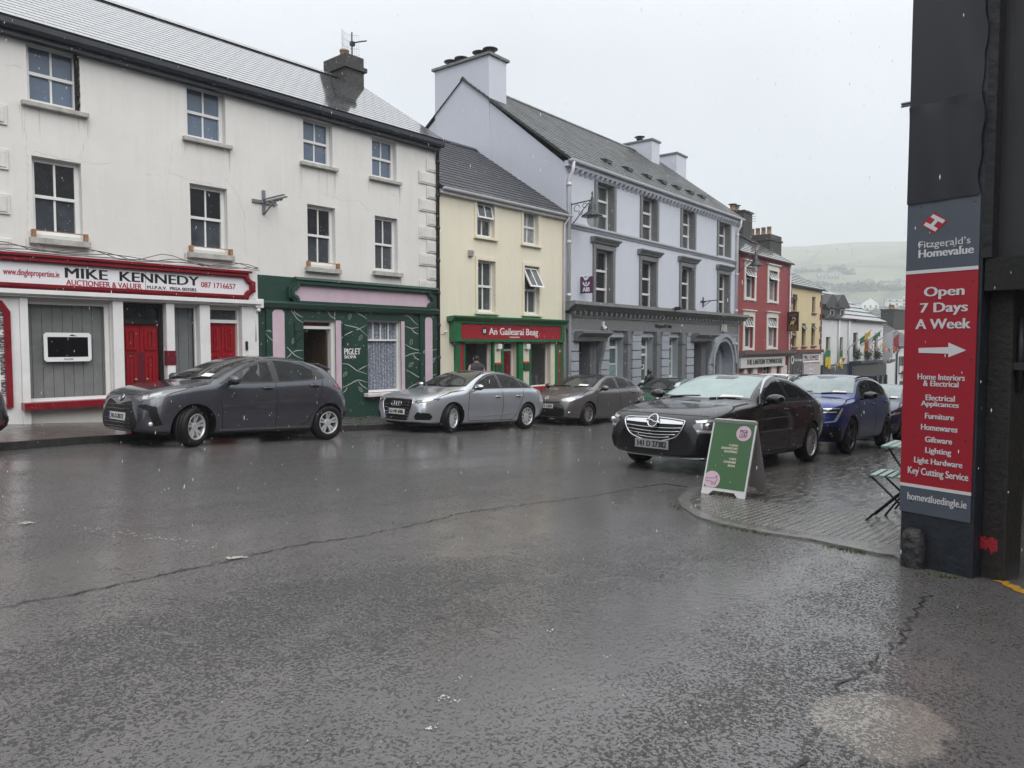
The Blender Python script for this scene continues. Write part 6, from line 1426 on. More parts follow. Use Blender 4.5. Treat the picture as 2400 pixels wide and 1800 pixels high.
        if blue: b_ = MB(T); b_.box((-w / 2 + .004, -w / 2 + .045), (z - h / 2 + .004, z + h / 2 - .004), (-.001, .0015)); b_.build('plate_band', PLATEB, o, local=True)
    def quad_lamp(s, name, m, pts, k=.6, off=.006, parent=None):
        out = []
        for sg in (-1, 1): out.append(s.decal(name, m, [(p[0], sg * p[1], p[2]) for p in pts], (1, -sg * k, 0), off, parent=parent[0 if sg < 0 else 1] if parent else None, step=.04))
        return out
    def rear_lamp(s, m, pts, k=.8):
        for sg in (-1, 1): s.decal('tail_light', m, [(p[0], sg * p[1], p[2]) for p in pts], (-1, -sg * k, 0), .008, step=.04)
    def rear_window(s, u0, u1, w0, w1, m=None):
        T_ = lambda u: interp(s.sp['top'], u); pts = [(u0, -w0, T_(u0) - .01), (u0, w0, T_(u0) - .01), (u1, w1, T_(u1)), (u1, -w1, T_(u1))]; s.decal('rear_window', m or CGLASS, pts, (-1, 0, -.6), .006)
    def trim(s, name, m, pts, d=(1, 0, 0), off=.006, **k): return s.decal(name, m, pts, d, off, **k)
    def bar(s, name, m, pts, r=.008, d=(1, 0, 0), off=.008, parent=None, n=8, rr=None):
        P = [s.hit(p, Vector(d).normalized(), off)[0] for p in pts]; mb = MB(); mb.tube(P, r, n, rr=rr); return mb.build(name, m, parent or s.root, local=True)
def fr(*yz): return [(0, y, z) for y, z in yz]
def sm_curve(pts, n=5):
    out = []
    for k in range(len(pts) - 1):
        p0, p1, p2, p3 = pts[max(k - 1, 0)], pts[k], pts[k + 1], pts[min(k + 2, len(pts) - 1)]
        for i in range(n):
            t = i / n; out.append(tuple(.5 * (2 * b_ + (c - a) * t + (2 * a - 5 * b_ + 4 * c - e_) * t * t + (3 * b_ - a - 3 * c + e_) * t ** 3) for a, b_, c, e_ in zip(p0, p1, p2, p3)))
    return out + [tuple(pts[-1])]
FARG = 'cars parked along the far kerb'; NEARG = 'cars parked along the near kerb'
def place(x, y): return (x, y, gz(x))

# ---- small grey hatchback
HATCH = dict(us=[0, .04, .12, .3, .55, .82, 1.0, 1.12, 1.3, 1.6, 1.95, 2.3, 2.7, 3.1, 3.42, 3.6, 3.74, 3.86, 3.92, 3.94],
    top=[(0, .60), (.04, .72), (.12, .82), (.3, .90), (.6, .965), (1.0, 1.02), (1.12, 1.06), (1.3, 1.165), (1.6, 1.325), (1.95, 1.455), (2.3, 1.50), (2.7, 1.49), (3.1, 1.43), (3.42, 1.33), (3.6, 1.17), (3.74, 1.0), (3.86, .86), (3.92, .72), (3.94, .6)],
    belt=[(0, .55), (.12, .76), (.3, .84), (.8, .93), (1.1, .965), (2.2, 1.0), (3.1, 1.06), (3.5, 1.0), (3.8, .88), (3.94, .55)],
    plan=[(0, .55), (.04, .66), (.12, .755), (.3, .83), (.6, .865), (.9, .87), (1.4, .865), (2.2, .865), (2.8, .873), (3.2, .875), (3.5, .85), (3.74, .78), (3.86, .70), (3.94, .58)],
    bot=[(0, .24), (.3, .18), (.82, .16), (3.2, .17), (3.6, .24), (3.94, .34)], axles=(.80, 3.36), wr=.312, rim=.205, archgap=.05, tum=.46, shoulder=.05)
HATCH['dlo'] = [(1.22, .985), (1.40, 1.10), (1.70, 1.27), (2.0, 1.385), (2.3, 1.43), (2.7, 1.41), (3.0, 1.34), (3.22, 1.22), (3.27, 1.15), (3.2, 1.10), (2.2, 1.02)]
def make_hatch(name, label, pm, loc, rz, steer, group, plate, front=True):
    c = Car(HATCH, name, label, pm, loc, rz, group)
    c.screen(1.10, 1.98, .66, .53, CLEARSCR, permit=(-.5, .10, .26))
    c.glazing(HATCH['dlo'], [[(1.42, 1.02), (1.50, 1.13), (1.72, 1.26), (2.0, 1.365), (2.17, 1.39), (2.20, 1.04)], [(2.32, 1.045), (2.30, 1.40), (2.6, 1.385), (2.85, 1.34), (3.02, 1.26), (3.04, 1.12), (2.9, 1.09)]], [[(3.07, 1.13), (3.05, 1.25), (3.17, 1.19), (3.2, 1.14)]]); c.cabin(1.0, 2.02, 2.86, 1.34)
    c.seams([[(1.24, .95), (1.23, .6), (1.27, .3), (1.35, .25)], [(2.24, 1.01), (2.26, .7), (2.24, .25)], [(3.22, 1.08), (3.16, .85), (3.02, .55), (2.88, .34), (2.7, .25)], [(1.3, .255), (2.9, .255)]])
    c.seams([[(.36, .80), (.7, .91), (1.05, .985)]], .007)
    mb = MB(); c.line(mb, sm_curve([(.10, -.5, .80), (.06, -.2, .80), (.05, 0, .80), (.06, .2, .80), (.10, .5, .80)], 3), (1, 0, -.3), .007, .0025); mb.build('bonnet_gap', GAP, c.root, local=True, recalc=False)
    c.seams([[(1.22, .985), (1.9, 1.365), (2.3, 1.44), (2.8, 1.42), (3.2, 1.27)]], .012, BLKP, 'roof_trim')
    c.side('sill_trim', paint('lighter grey sill', (.16, .16, .175)), [(1.22, .235), (2.95, .245), (2.95, .275), (1.22, .265)], .010)  # sill strip in a lighter grey than the body paint
    c.side('fuel_flap', pm, [(3.45 + .075 * cos(t), .90 + .075 * sin(t)) for t in [k * pi / 8 for k in range(16)]], .004, step=.03)
    c.wheels(('double', 5, .3), steer); c.mirror(1.36, 1.0, pm, 1.1, .12, BLKP); c.handles([(2.08, .93), (3.02, .985)], pm)
    # front: dark open grille with number plate, swept headlights, side vents with fog lamps
    g_ = c.trim('grille', BLKP, [(.1, y, z) for y, z in sm_curve([(-.36, .70), (-.45, .58), (-.56, .40), (-.50, .27), (-.3, .235), (0, .23), (.3, .235), (.50, .27), (.56, .40), (.45, .58), (.36, .70), (.15, .665), (0, .62), (-.15, .665), (-.36, .70)], 3)[:-1]], (1, 0, 0), .006)
    for z in (.30, .36, .42, .57, .63): c.bar('grille_bar', GLOSSBLK, [(0, y, z) for y in (-.42, -.2, 0, .2, .42)], .009, parent=g_)
    hl = c.quad_lamp('headlight', LAMPS, [(.05, .44, .735), (.1, .56, .70), (.2, .66, .73), (.4, .74, .80), (.62, .80, .895), (.60, .80, .91), (.38, .72, .87), (.2, .62, .815), (.10, .52, .775)], .55)
    c.quad_lamp('lamp_reflector', LAMPW, [(.14, .56, .725), (.2, .62, .735), (.2, .62, .785), (.13, .56, .775)], .55, .010, parent=hl); c.quad_lamp('lamp_reflector', LAMP, [(.2, .65, .755), (.34, .72, .80), (.34, .72, .845), (.2, .65, .80)], .55, .009, parent=hl)
    c.quad_lamp('bumper_vent', BLKP, [(.08, .52, .63), (.16, .64, .66), (.28, .735, .62), (.30, .75, .52), (.34, .77, .36), (.25, .72, .33), (.22, .70, .45), (.2, .68, .56), (.12, .6, .60)], .6, .006)
    for sg in (-1, 1):
        p, n = c.hit((.22, sg * .69, .365), Vector((1, -sg * .6, 0)).normalized(), .0); mb = MB(); mb.ball(p, .035, .035, .035, 12, 8); mb.build('fog_lamp', LAMPW, c.root, local=True)
    c.plate(plate, .455); c.bar('badge', CHROME, [(0, .06 * cos(t), .735 + .045 * sin(t)) for t in [k * pi / 8 for k in range(17)]], .007, off=.012); c.bar('badge', CHROME, [(0, .055, .75), (0, .03, .725), (0, 0, .70), (0, -.03, .725), (0, -.055, .75)], .006, off=.012)
    c.rear_lamp(TAILR, [(3.86, .45, .90), (3.72, .70, .90), (3.52, .78, .97), (3.5, .78, 1.0), (3.62, .74, 1.04), (3.8, .5, .99)], .9)
    c.rear_window(3.68, 3.46, .55, .48); c.trim('rear_bumper', BLKP, [(3.9, -.68, .34), (3.9, .68, .34), (3.9, .62, .52), (3.9, -.62, .52)], (-1, 0, 0), .008)
    mb = MB(lambda a, b_, c_: Vector((b_, a, c_))); mb.extrude_profile([(3.28, 1.375), (3.34, 1.392), (3.62, 1.30), (3.62, 1.275), (3.45, 1.27)], -.48, .48); mb.build('spoiler', pm, c.root, local=True, bevel=.012)
    for sg in (-1, 1): c.decal('rear_reflector', TAILR, [(3.86, sg * .66, .42), (3.82, sg * .74, .42), (3.82, sg * .74, .47), (3.86, sg * .66, .47)], (-1, -sg * .7, 0), .012)
    return c
GREY = paint('dark grey metallic paint', (.088, .091, .108), .65, .24)
make_hatch('hatchback_car', 'dark grey hatchback parked by the red doors with its front wheel turned', GREY, place(4.75, 11.92), R(1.6), R(24), FARG, '241-D-28172')
make_hatch('hatchback_car', 'dark car cut off by the left edge with only its rear corner showing', paint('charcoal paint', (.035, .036, .04)), place(-.82, 11.75), R(0), 0, FARG, '161-D-00210')

# ---- silver saloon
SEDAN = dict(us=[0, .04, .12, .3, .6, .9, 1.15, 1.30, 1.5, 1.8, 2.15, 2.5, 2.9, 3.3, 3.6, 3.8, 4.05, 4.28, 4.40, 4.456],
    top=[(0, .58), (.04, .70), (.12, .775), (.3, .83), (.6, .885), (.9, .93), (1.15, .965), (1.30, 1.01), (1.5, 1.12), (1.8, 1.27), (2.15, 1.385), (2.5, 1.416), (2.9, 1.405), (3.3, 1.32), (3.6, 1.19), (3.8, 1.09), (4.05, 1.035), (4.28, 1.01), (4.40, .95), (4.456, .6)],
    belt=[(0, .54), (.12, .72), (.3, .77), (.9, .87), (1.3, .905), (2.4, .945), (3.4, .97), (4.0, .965), (4.3, .93), (4.456, .55)],
    plan=[(0, .56), (.04, .67), (.12, .765), (.3, .84), (.6, .885), (1, .895), (2.3, .89), (3.4, .898), (3.8, .875), (4.15, .82), (4.35, .73), (4.456, .6)],
    bot=[(0, .22), (.3, .17), (.9, .15), (3.6, .16), (4.1, .24), (4.456, .34)], axles=(.88, 3.517), wr=.318, rim=.215, tum=.44, shoulder=.05)
SEDAN['dlo'] = [(1.50, .95), (1.70, 1.10), (1.95, 1.225), (2.2, 1.31), (2.5, 1.345), (2.9, 1.335), (3.25, 1.26), (3.5, 1.15), (3.70, 1.035), (3.72, 1.01), (2.5, .985)]
c = Car(SEDAN, 'saloon_car', 'silver saloon with four linked rings on its grille, parked by the green shop', paint('silver blue metallic paint', (.54, .57, .61), .75, .30), place(10.62, 12.2), R(.5), FARG)
SIL = c.pm
c.screen(1.27, 2.12, .68, .52, CLEARSCR); 
c.glazing(SEDAN['dlo'], [[(1.66, .98), (1.76, 1.10), (2.0, 1.215), (2.25, 1.29), (2.42, 1.31), (2.50, 1.0)], [(2.60, 1.005), (2.53, 1.315), (2.85, 1.31), (3.1, 1.26), (3.22, 1.20), (3.30, 1.02)], [(3.35, 1.02), (3.28, 1.19), (3.45, 1.12), (3.62, 1.03)]]); c.cabin(.95, 2.28, 3.15, 1.26)
c.seams([sm_curve([(1.44, .935), (1.70, 1.125), (1.95, 1.25), (2.2, 1.335), (2.5, 1.368), (2.9, 1.357), (3.25, 1.28), (3.5, 1.17), (3.74, 1.03), (3.74, .995), (2.5, .968), (1.50, .932)], 3)], .014, CHROME, 'window_chrome', .006)
c.seams([[(1.42, .90), (1.36, .7), (1.34, .4), (1.40, .26)], [(2.55, .97), (2.56, .7), (2.52, .25)], [(3.36, .98), (3.30, .80), (3.16, .55), (3.06, .35), (2.9, .26)], [(1.4, .25), (3.0, .25)], [(.44, .77), (.9, .885), (1.28, .93)], [(3.98, .96), (3.96, .7), (4.1, .4)]])
c.side('side_crease', SIL, [(1.3, .33), (3.1, .40), (3.1, .415), (1.3, .335)], .012)
c.wheels(('single', 10, .1), R(17)); c.mirror(1.58, .96, CHROME, .95, .11, BLKP); c.handles([(2.38, .80), (3.14, .82)], SIL)
g_ = c.trim('grille', BLKP, [(0, y, z) for y, z in sm_curve([(-.43, .68), (-.46, .60), (-.36, .30), (-.30, .26), (.30, .26), (.36, .30), (.46, .60), (.43, .68), (.38, .70), (-.38, .70), (-.43, .68)], 2)[:-1]], off=.006)
c.bar('grille_frame', CHROME, sm_curve(fr((-.44, .685), (-.46, .60), (-.36, .29), (-.30, .25), (.30, .25), (.36, .29), (.46, .60), (.44, .685), (.38, .71), (-.38, .71), (-.44, .685)), 3), .011, parent=g_)
for z in (.31, .37, .43, .52, .58, .64): c.bar('grille_bar', GLOSSBLK, [(0, y, z) for y in (-.38, -.2, 0, .2, .38)], .010, parent=g_)
for k in range(4): c.bar('ring_badge', CHROME, [(0, -.105 + .07 * k + .045 * cos(t), .605 + .045 * sin(t)) for t in [j * pi / 8 for j in range(17)]], .007, off=.022, n=6)
hl = c.quad_lamp('headlight', LAMPS, [(.06, .47, .66), (.14, .62, .60), (.24, .70, .605), (.45, .80, .70), (.52, .82, .755), (.36, .76, .745), (.2, .66, .72), (.1, .54, .70)], .6)
c.quad_lamp('lamp_reflector', LAMPW, [(.12, .60, .61), (.24, .70, .615), (.42, .79, .69), (.44, .79, .72), (.24, .71, .645), (.12, .60, .635)], .6, .010, parent=hl); c.quad_lamp('lamp_reflector', LAMP, [(.16, .62, .66), (.36, .75, .71), (.36, .76, .735), (.18, .64, .705)], .6, .009, parent=hl)
c.quad_lamp('bumper_vent', BLKP, [(.08, .50, .36), (.12, .56, .45), (.3, .74, .43), (.34, .78, .36), (.3, .75, .29), (.1, .52, .28)], .6); c.quad_lamp('bumper_trim', SIL, [(.06, .46, .255), (.3, .74, .235), (.3, .74, .255), (.06, .46, .28)], .6, .016)
c.bar('front_lip', BLKP, sm_curve([(.3, -.78, .20), (.08, -.6, .195), (.03, 0, .195), (.08, .6, .195), (.3, .78, .20)], 3), .022, d=(1, 0, 0), off=.015)
c.plate('161-MH-6986', .44, off=.03); c.rear_lamp(TAILR, [(4.38, .5, .88), (4.2, .80, .84), (3.98, .84, .90), (4.0, .83, .94), (4.36, .5, .95)], 1.0); c.rear_window(3.72, 3.34, .62, .52)
# ---- dark grey-brown hatchback with silver lamps
MEG = dict(us=[0, .04, .12, .3, .6, .9, 1.05, 1.18, 1.4, 1.75, 2.1, 2.45, 2.85, 3.25, 3.6, 3.85, 4.05, 4.2, 4.27, 4.295],
    top=[(0, .60), (.04, .70), (.12, .78), (.3, .85), (.6, .93), (.9, .99), (1.05, 1.02), (1.18, 1.07), (1.4, 1.18), (1.75, 1.335), (2.1, 1.44), (2.45, 1.471), (2.85, 1.455), (3.25, 1.40), (3.6, 1.29), (3.85, 1.14), (4.05, 1.02), (4.2, .92), (4.27, .8), (4.295, .6)],
    belt=[(0, .55), (.12, .72), (.3, .79), (.9, .915), (1.2, .95), (2.4, .985), (3.4, 1.04), (3.9, 1.0), (4.2, .87), (4.295, .55)],
    plan=[(0, .56), (.04, .67), (.12, .765), (.3, .84), (.6, .89), (1, .90), (2.3, .895), (3.4, .905), (3.8, .87), (4.1, .79), (4.25, .69), (4.295, .58)],
    bot=[(0, .22), (.3, .17), (.9, .15), (3.6, .16), (4.0, .24), (4.295, .36)], axles=(.87, 3.511), wr=.32, rim=.205, tum=.45, shoulder=.05)
MEG['dlo'] = [(1.36, 1.0), (1.55, 1.13), (1.85, 1.275), (2.1, 1.365), (2.45, 1.405), (2.85, 1.39), (3.2, 1.335), (3.5, 1.23), (3.62, 1.13), (3.5, 1.08), (2.4, 1.03)]
c = Car(MEG, 'hatchback_car', 'bronze grey hatchback with pale headlights parked behind the silver saloon', paint('bronze grey metallic paint', (.155, .145, .145), .6, .32), place(16.05, 12.3), R(.3), FARG)
c.screen(1.14, 2.05, .67, .53, CLEARSCR, permit=(-.52, .10, .3)); BG_ = c.pm
def hatch_glass(c):
    c.glazing(MEG['dlo'], [[(1.52, 1.03), (1.62, 1.13), (1.9, 1.265), (2.15, 1.35), (2.38, 1.375), (2.42, 1.05)], [(2.52, 1.06), (2.48, 1.38), (2.8, 1.37), (3.05, 1.325), (3.12, 1.10)], [(3.17, 1.11), (3.12, 1.31), (3.35, 1.25), (3.5, 1.15)]]); c.cabin(1.0, 2.2, 3.0, 1.33)
    c.seams([[(1.30, .93), (1.25, .7), (1.24, .4), (1.32, .26)], [(2.47, 1.02), (2.49, .7), (2.46, .25)], [(3.40, 1.05), (3.34, .82), (3.18, .55), (3.08, .35), (2.9, .26)], [(1.32, .25), (3.0, .25)], [(.42, .80), (.9, .94), (1.15, .99)]])
hatch_glass(c); c.wheels(('multi', 8, .2), 0, mat('greyed alloy', (.26, .25, .25), .4, .6)); c.mirror(1.44, 1.0, BG_, 1.05, .12, BLKP); c.handles([(2.28, .90), (3.22, .95)], BG_)
hl = c.quad_lamp('headlight', LAMP, [(.08, .42, .70), (.14, .55, .655), (.25, .68, .67), (.5, .82, .76), (.62, .84, .83), (.45, .80, .82), (.2, .62, .765)], .6)
c.quad_lamp('lamp_reflector', LAMPW, [(.16, .58, .68), (.28, .70, .70), (.28, .70, .76), (.16, .58, .73)], .6, .010, parent=hl)
c.trim('grille', BLKP, [(0, y, z) for y, z in ((-.62, .30), (-.5, .245), (.5, .245), (.62, .30), (.60, .47), (.3, .50), (-.3, .50), (-.60, .47))]); c.trim('upper_grille', GAP, [(0, y, z) for y, z in ((-.48, .625), (0, .595), (.48, .625), (.46, .65), (0, .62), (-.46, .65))])
c.plate('12-KY-1369', .515, off=.02, blue=False); c.bar('badge', CHROME, fr((0, .79), (.05, .71), (0, .63), (-.05, .71), (0, .79)), .011, off=.015)
for sg in (-1, 1):
    p, n = c.hit((.16, sg * .68, .36), Vector((1, -sg * .7, 0)).normalized(), .0); c.bar('fog_lamp_ring', BLKP, [(.16, sg * .68 + .055 * cos(t) * .8, .36 + .055 * sin(t)) for t in [k * pi / 8 for k in range(17)]], .012, d=(1, -sg * .7, 0), off=.004); mb = MB(); mb.ball(p, .045, .045, .045, 12, 8); mb.build('fog_lamp', LAMP, c.root, local=True)
c.rear_lamp(TAILR, [(4.18, .6, .83), (4.05, .80, .80), (3.78, .86, .96), (3.8, .84, 1.02), (4.02, .74, 1.0)], 1.0); c.rear_window(4.0, 3.66, .58, .48)
mb = MB(); mb.tube([(3.1, -.1, 1.42), (3.35, -.1, 1.62)], .004, 5); mb.build('aerial', BLKP, c.root, local=True)
# ---- small green round-eyed car
MIC = dict(HATCH, top=[(0, .60), (.04, .70), (.12, .78), (.3, .86), (.6, .93), (1.0, .98), (1.12, 1.03), (1.3, 1.14), (1.6, 1.31), (1.95, 1.44), (2.3, 1.475), (2.7, 1.44), (3.1, 1.33), (3.42, 1.16), (3.6, 1.06), (3.74, 1.0), (3.86, .9), (3.92, .74), (3.94, .6)])
MIC.pop('dlo', None)
c = Car(MIC, 'small_car', 'small green car with a round pale headlight, half hidden by the black saloon', paint('green metallic paint', (.035, .105, .062), .4, .35), place(21.0, 12.25), R(0), FARG); GRP = c.pm
c.screen(1.10, 1.98, .66, .53, CLEARSCR, permit=None); c.side('window_surround', GLOSSBLK, [(1.3, 1.0), (1.5, 1.12), (1.75, 1.26), (2.0, 1.36), (2.3, 1.395), (2.65, 1.36), (3.0, 1.24), (3.2, 1.12), (2.2, 1.02)], .003)
c.side('side_window', CGLASS, [(1.42, 1.02), (1.52, 1.11), (1.75, 1.235), (2.0, 1.33), (2.2, 1.36), (2.3, 1.04)], .007); c.side('side_window', CGLASS, [(2.36, 1.05), (2.3, 1.36), (2.6, 1.335), (2.9, 1.23), (3.02, 1.11)], .007)
c.decal('pale_glass_patch', mat('pale side pane', (.5, .56, .56), .2, drops=.4), [(1.62, -.50, 1.24), (1.36, -.52, 1.12), (1.42, -.66, 1.13), (1.75, -.58, 1.28)], (1, 0, -.55), .010)  # pale patch on the near side of the windscreen
c.seams([[(1.24, .95), (1.23, .6), (1.27, .3), (1.35, .25)], [(2.34, 1.01), (2.34, .7), (2.30, .25)], [(.36, .80), (.7, .90), (1.05, .95)]]); c.wheels(('single', 7)); c.mirror(1.36, 1.0, BLKP, 1.0)
hl = c.quad_lamp('headlight', LAMPW, [(.26, .62 + .14 * cos(t), .82 + .115 * sin(t)) for t in [k * pi / 8 for k in range(16)]], .4, .012); c.quad_lamp('lamp_reflector', LAMP, [(.26, .62 + .08 * cos(t), .82 + .06 * sin(t)) for t in [k * pi / 8 for k in range(16)]], .4, .018, parent=hl)
c.trim('grille', BLKP, [(0, y, z) for y, z in ((-.5, .60), (-.45, .48), (.45, .48), (.5, .60))]); c.bar('grille_bar', CHROME, fr((-.45, .56), (0, .565), (.45, .56)), .012); c.quad_lamp('indicator', AMBER, [(.1, .60, .60), (.2, .70, .60), (.2, .70, .64), (.1, .60, .64)], .6); c.plate('05-KY-4410', .36)
# ---- black saloon in the foreground
INS = dict(us=[0, .04, .12, .3, .6, .95, 1.25, 1.42, 1.65, 2.0, 2.4, 2.75, 3.15, 3.6, 4.0, 4.25, 4.5, 4.68, 4.79, 4.842],
    top=[(0, .62), (.04, .735), (.12, .82), (.3, .885), (.6, .94), (.95, .985), (1.25, 1.015), (1.42, 1.06), (1.65, 1.175), (2.0, 1.325), (2.4, 1.445), (2.75, 1.49), (3.15, 1.475), (3.6, 1.38), (4.0, 1.22), (4.25, 1.125), (4.5, 1.075), (4.68, 1.03), (4.79, .9), (4.842, .6)],
    belt=[(0, .57), (.12, .76), (.3, .83), (.95, .94), (1.4, .975), (2.6, 1.005), (3.7, 1.04), (4.3, 1.02), (4.65, .96), (4.842, .56)],
    plan=[(0, .60), (.04, .71), (.12, .81), (.3, .885), (.6, .92), (1.05, .928), (2.5, .922), (3.7, .93), (4.1, .905), (4.5, .83), (4.72, .74), (4.842, .62)],
    bot=[(0, .25), (.3, .18), (1, .16), (3.9, .17), (4.4, .26), (4.842, .38)], axles=(.98, 3.717), wr=.342, rim=.238, tum=.46, shoulder=.05)
INS['dlo'] = [(1.72, 1.02), (1.90, 1.15), (2.15, 1.27), (2.4, 1.36), (2.75, 1.415), (3.15, 1.40), (3.5, 1.33), (3.8, 1.22), (4.0, 1.115), (3.98, 1.08), (2.7, 1.045)]
c = Car(INS, 'saloon_car', 'black saloon beaded with rain behind the green sandwich board', paint('black paint', (.004, .0042, .005), .0, .2), place(9.28, 5.2), R(-2.2), NEARG); BKP = c.pm
c.screen(1.39, 2.36, .72, .56, PALESCR, sensor=1, permit=(-.62, .05, .34), rim=.055)
c.glazing(INS['dlo'], [[(1.86, 1.05), (1.97, 1.15), (2.2, 1.26), (2.45, 1.345), (2.66, 1.385), (2.72, 1.07)], [(2.83, 1.075), (2.78, 1.385), (3.1, 1.375), (3.4, 1.315), (3.52, 1.26), (3.56, 1.095)], [(3.61, 1.10), (3.57, 1.255), (3.75, 1.19), (3.92, 1.105)]]); c.cabin(1.02, 2.5, 3.4, 1.33)
c.seams([sm_curve([(1.66, .995), (1.88, 1.17), (2.15, 1.30), (2.4, 1.385), (2.75, 1.442), (3.15, 1.427), (3.5, 1.355), (3.8, 1.24), (4.04, 1.11), (4.02, 1.062), (2.7, 1.025), (1.72, .99)], 3)], .018, CHROME, 'window_chrome', .007)
c.seams([[(1.62, .96), (1.54, .75), (1.52, .45), (1.58, .28)], [(2.78, 1.02), (2.79, .7), (2.74, .27)], [(3.66, 1.05), (3.60, .85), (3.42, .6), (3.28, .38), (3.1, .28)], [(1.58, .27), (3.2, .27)], [(.44, .83), (.95, .955), (1.38, 1.0)], [(4.3, 1.0), (4.32, .7), (4.45, .45)]])
mb = MB(); c.line(mb, sm_curve([(.30, -.74, .80), (.16, -.5, .83), (.10, 0, .845), (.16, .5, .83), (.30, .74, .80)], 4), (1, 0, -.4), .008, .003); mb.build('bonnet_gap', GAP, c.root, local=True, recalc=False)
mb = MB(); c.seams([[(1.6, .90), (2.4, .915), (3.3, .93), (4.2, .93)]], .010, BKP, 'side_crease', .008)
c.wheels(('multi', 10, .1), 0); c.mirror(1.80, 1.02, GLOSSBLK, 1.15, .13); c.handles([(2.55, .91), (3.46, .955)], GLOSSBLK)
go = [(-.52, .80), (-.50, .70), (-.40, .58), (-.2, .515), (0, .50), (.2, .515), (.40, .58), (.50, .70), (.52, .80), (.3, .815), (0, .825), (-.3, .815), (-.52, .80)]
go = [(y * .92, z - .06) for y, z in go]
g_ = c.trim('grille', GAP, [(0, y, z) for y, z in sm_curve(go, 3)[:-1]], off=.006); c.bar('grille_frame', CHROME, [(0, y, z) for y, z in sm_curve(go, 4)], .012, parent=g_, off=.010)
c.trim('grille_wing', CHROME, [(0, y, z) for y, z in ((-.46, .722), (-.3, .735), (0, .745), (.3, .735), (.46, .722), (.46, .69), (.3, .685), (0, .68), (-.3, .685), (-.46, .69))], off=.022, parent=g_)
for z, w_ in ((.625, .47), (.575, .43), (.53, .37), (.488, .27)): c.bar('grille_bar', CHROME, [(0, y * w_, z + .022 * y * y) for y in (-1, -.7, -.35, 0, .35, .7, 1)], .0065, parent=g_, off=.014)
c.bar('badge', CHROME, [(0, .078 * cos(t), .70 + .078 * sin(t)) for t in [k * pi / 12 for k in range(25)]], .014, off=.045); c.trim('badge_back', GLOSSBLK, [(0, .066 * cos(t), .70 + .066 * sin(t)) for t in [k * pi / 8 for k in range(16)]], off=.030)
c.bar('badge', CHROME, fr((.10, .708), (.03, .712), (-.03, .688), (-.10, .692)), .012, off=.048)
hl = c.quad_lamp('headlight', LAMPS, [(.1, .56, .69), (.14, .62, .58), (.3, .78, .60), (.5, .87, .68), (.72, .91, .80), (.62, .90, .81), (.34, .78, .775), (.16, .62, .745)], .65)
c.quad_lamp('lamp_reflector', LAMPW, [(.14, .60, .725), (.34, .775, .755), (.6, .885, .795), (.62, .895, .81), (.34, .78, .785), (.13, .59, .755)], .65, .011, parent=hl); c.quad_lamp('lamp_reflector', LAMPW, [(.14, .60, .61), (.26, .74, .60), (.46, .85, .665), (.46, .85, .685), (.26, .74, .635), (.14, .60, .635)], .65, .011, parent=hl)
for sg in (-1, 1):
    p, n = c.hit((.2, sg * .73, .69), Vector((1, -sg * .65, 0)).normalized(), .012); mb = MB(); mb.ball(p, .045, .045, .045, 14, 10); mb.build('lamp_projector', CHROME, hl[0 if sg < 0 else 1], local=True)
c.quad_lamp('bumper_vent', BLKP, [(.1, .62, .45), (.3, .82, .47), (.36, .85, .36), (.28, .82, .30), (.1, .64, .30)], .6)
c.bar('bumper_chrome', CHROME, sm_curve([(.5, -.92, .36), (.3, -.86, .285), (.1, -.70, .245), (.04, -.3, .225), (.04, .3, .225), (.1, .70, .245), (.3, .86, .285), (.5, .92, .36)], 4), .013, d=(1, 0, 0), off=.008)
c.plate('141 D 27382', .395, off=.03, blue=False, m=mat('grey number plate', (.33, .33, .34), .35), h=.125, w=.54); c.rear_lamp(TAILR, [(4.76, .5, .94), (4.6, .80, .86), (4.35, .88, .94), (4.4, .86, 1.0), (4.7, .6, 1.0)], 1.0); c.rear_window(4.2, 3.7, .64, .54)
# ---- blue sports utility
SUV = dict(us=[0, .04, .12, .3, .6, .93, 1.15, 1.30, 1.5, 1.8, 2.1, 2.5, 2.95, 3.4, 3.8, 4.05, 4.25, 4.4, 4.48, 4.51],
    top=[(0, .70), (.04, .88), (.12, .97), (.3, 1.02), (.6, 1.06), (.93, 1.09), (1.15, 1.12), (1.30, 1.18), (1.5, 1.29), (1.8, 1.44), (2.1, 1.555), (2.5, 1.60), (2.95, 1.60), (3.4, 1.56), (3.8, 1.47), (4.05, 1.33), (4.25, 1.14), (4.4, 1.0), (4.48, .84), (4.51, .65)],
    belt=[(0, .62), (.12, .89), (.3, .96), (.93, 1.02), (1.3, 1.05), (2.5, 1.07), (3.5, 1.14), (4.0, 1.12), (4.3, .98), (4.51, .6)],
    plan=[(0, .62), (.04, .72), (.12, .81), (.3, .88), (.6, .91), (1, .915), (2.4, .905), (3.5, .915), (3.9, .88), (4.25, .80), (4.42, .71), (4.51, .62)],
    bot=[(0, .28), (.3, .22), (.93, .20), (3.6, .21), (4.1, .28), (4.51, .40)], axles=(.92, 3.587), wr=.362, rim=.262, tum=.40, shoulder=.05)
SUV['dlo'] = [(1.50, 1.09), (1.68, 1.23), (1.9, 1.36), (2.15, 1.46), (2.5, 1.51), (3.0, 1.505), (3.4, 1.46), (3.75, 1.36), (3.82, 1.26), (3.6, 1.19), (2.5, 1.12)]
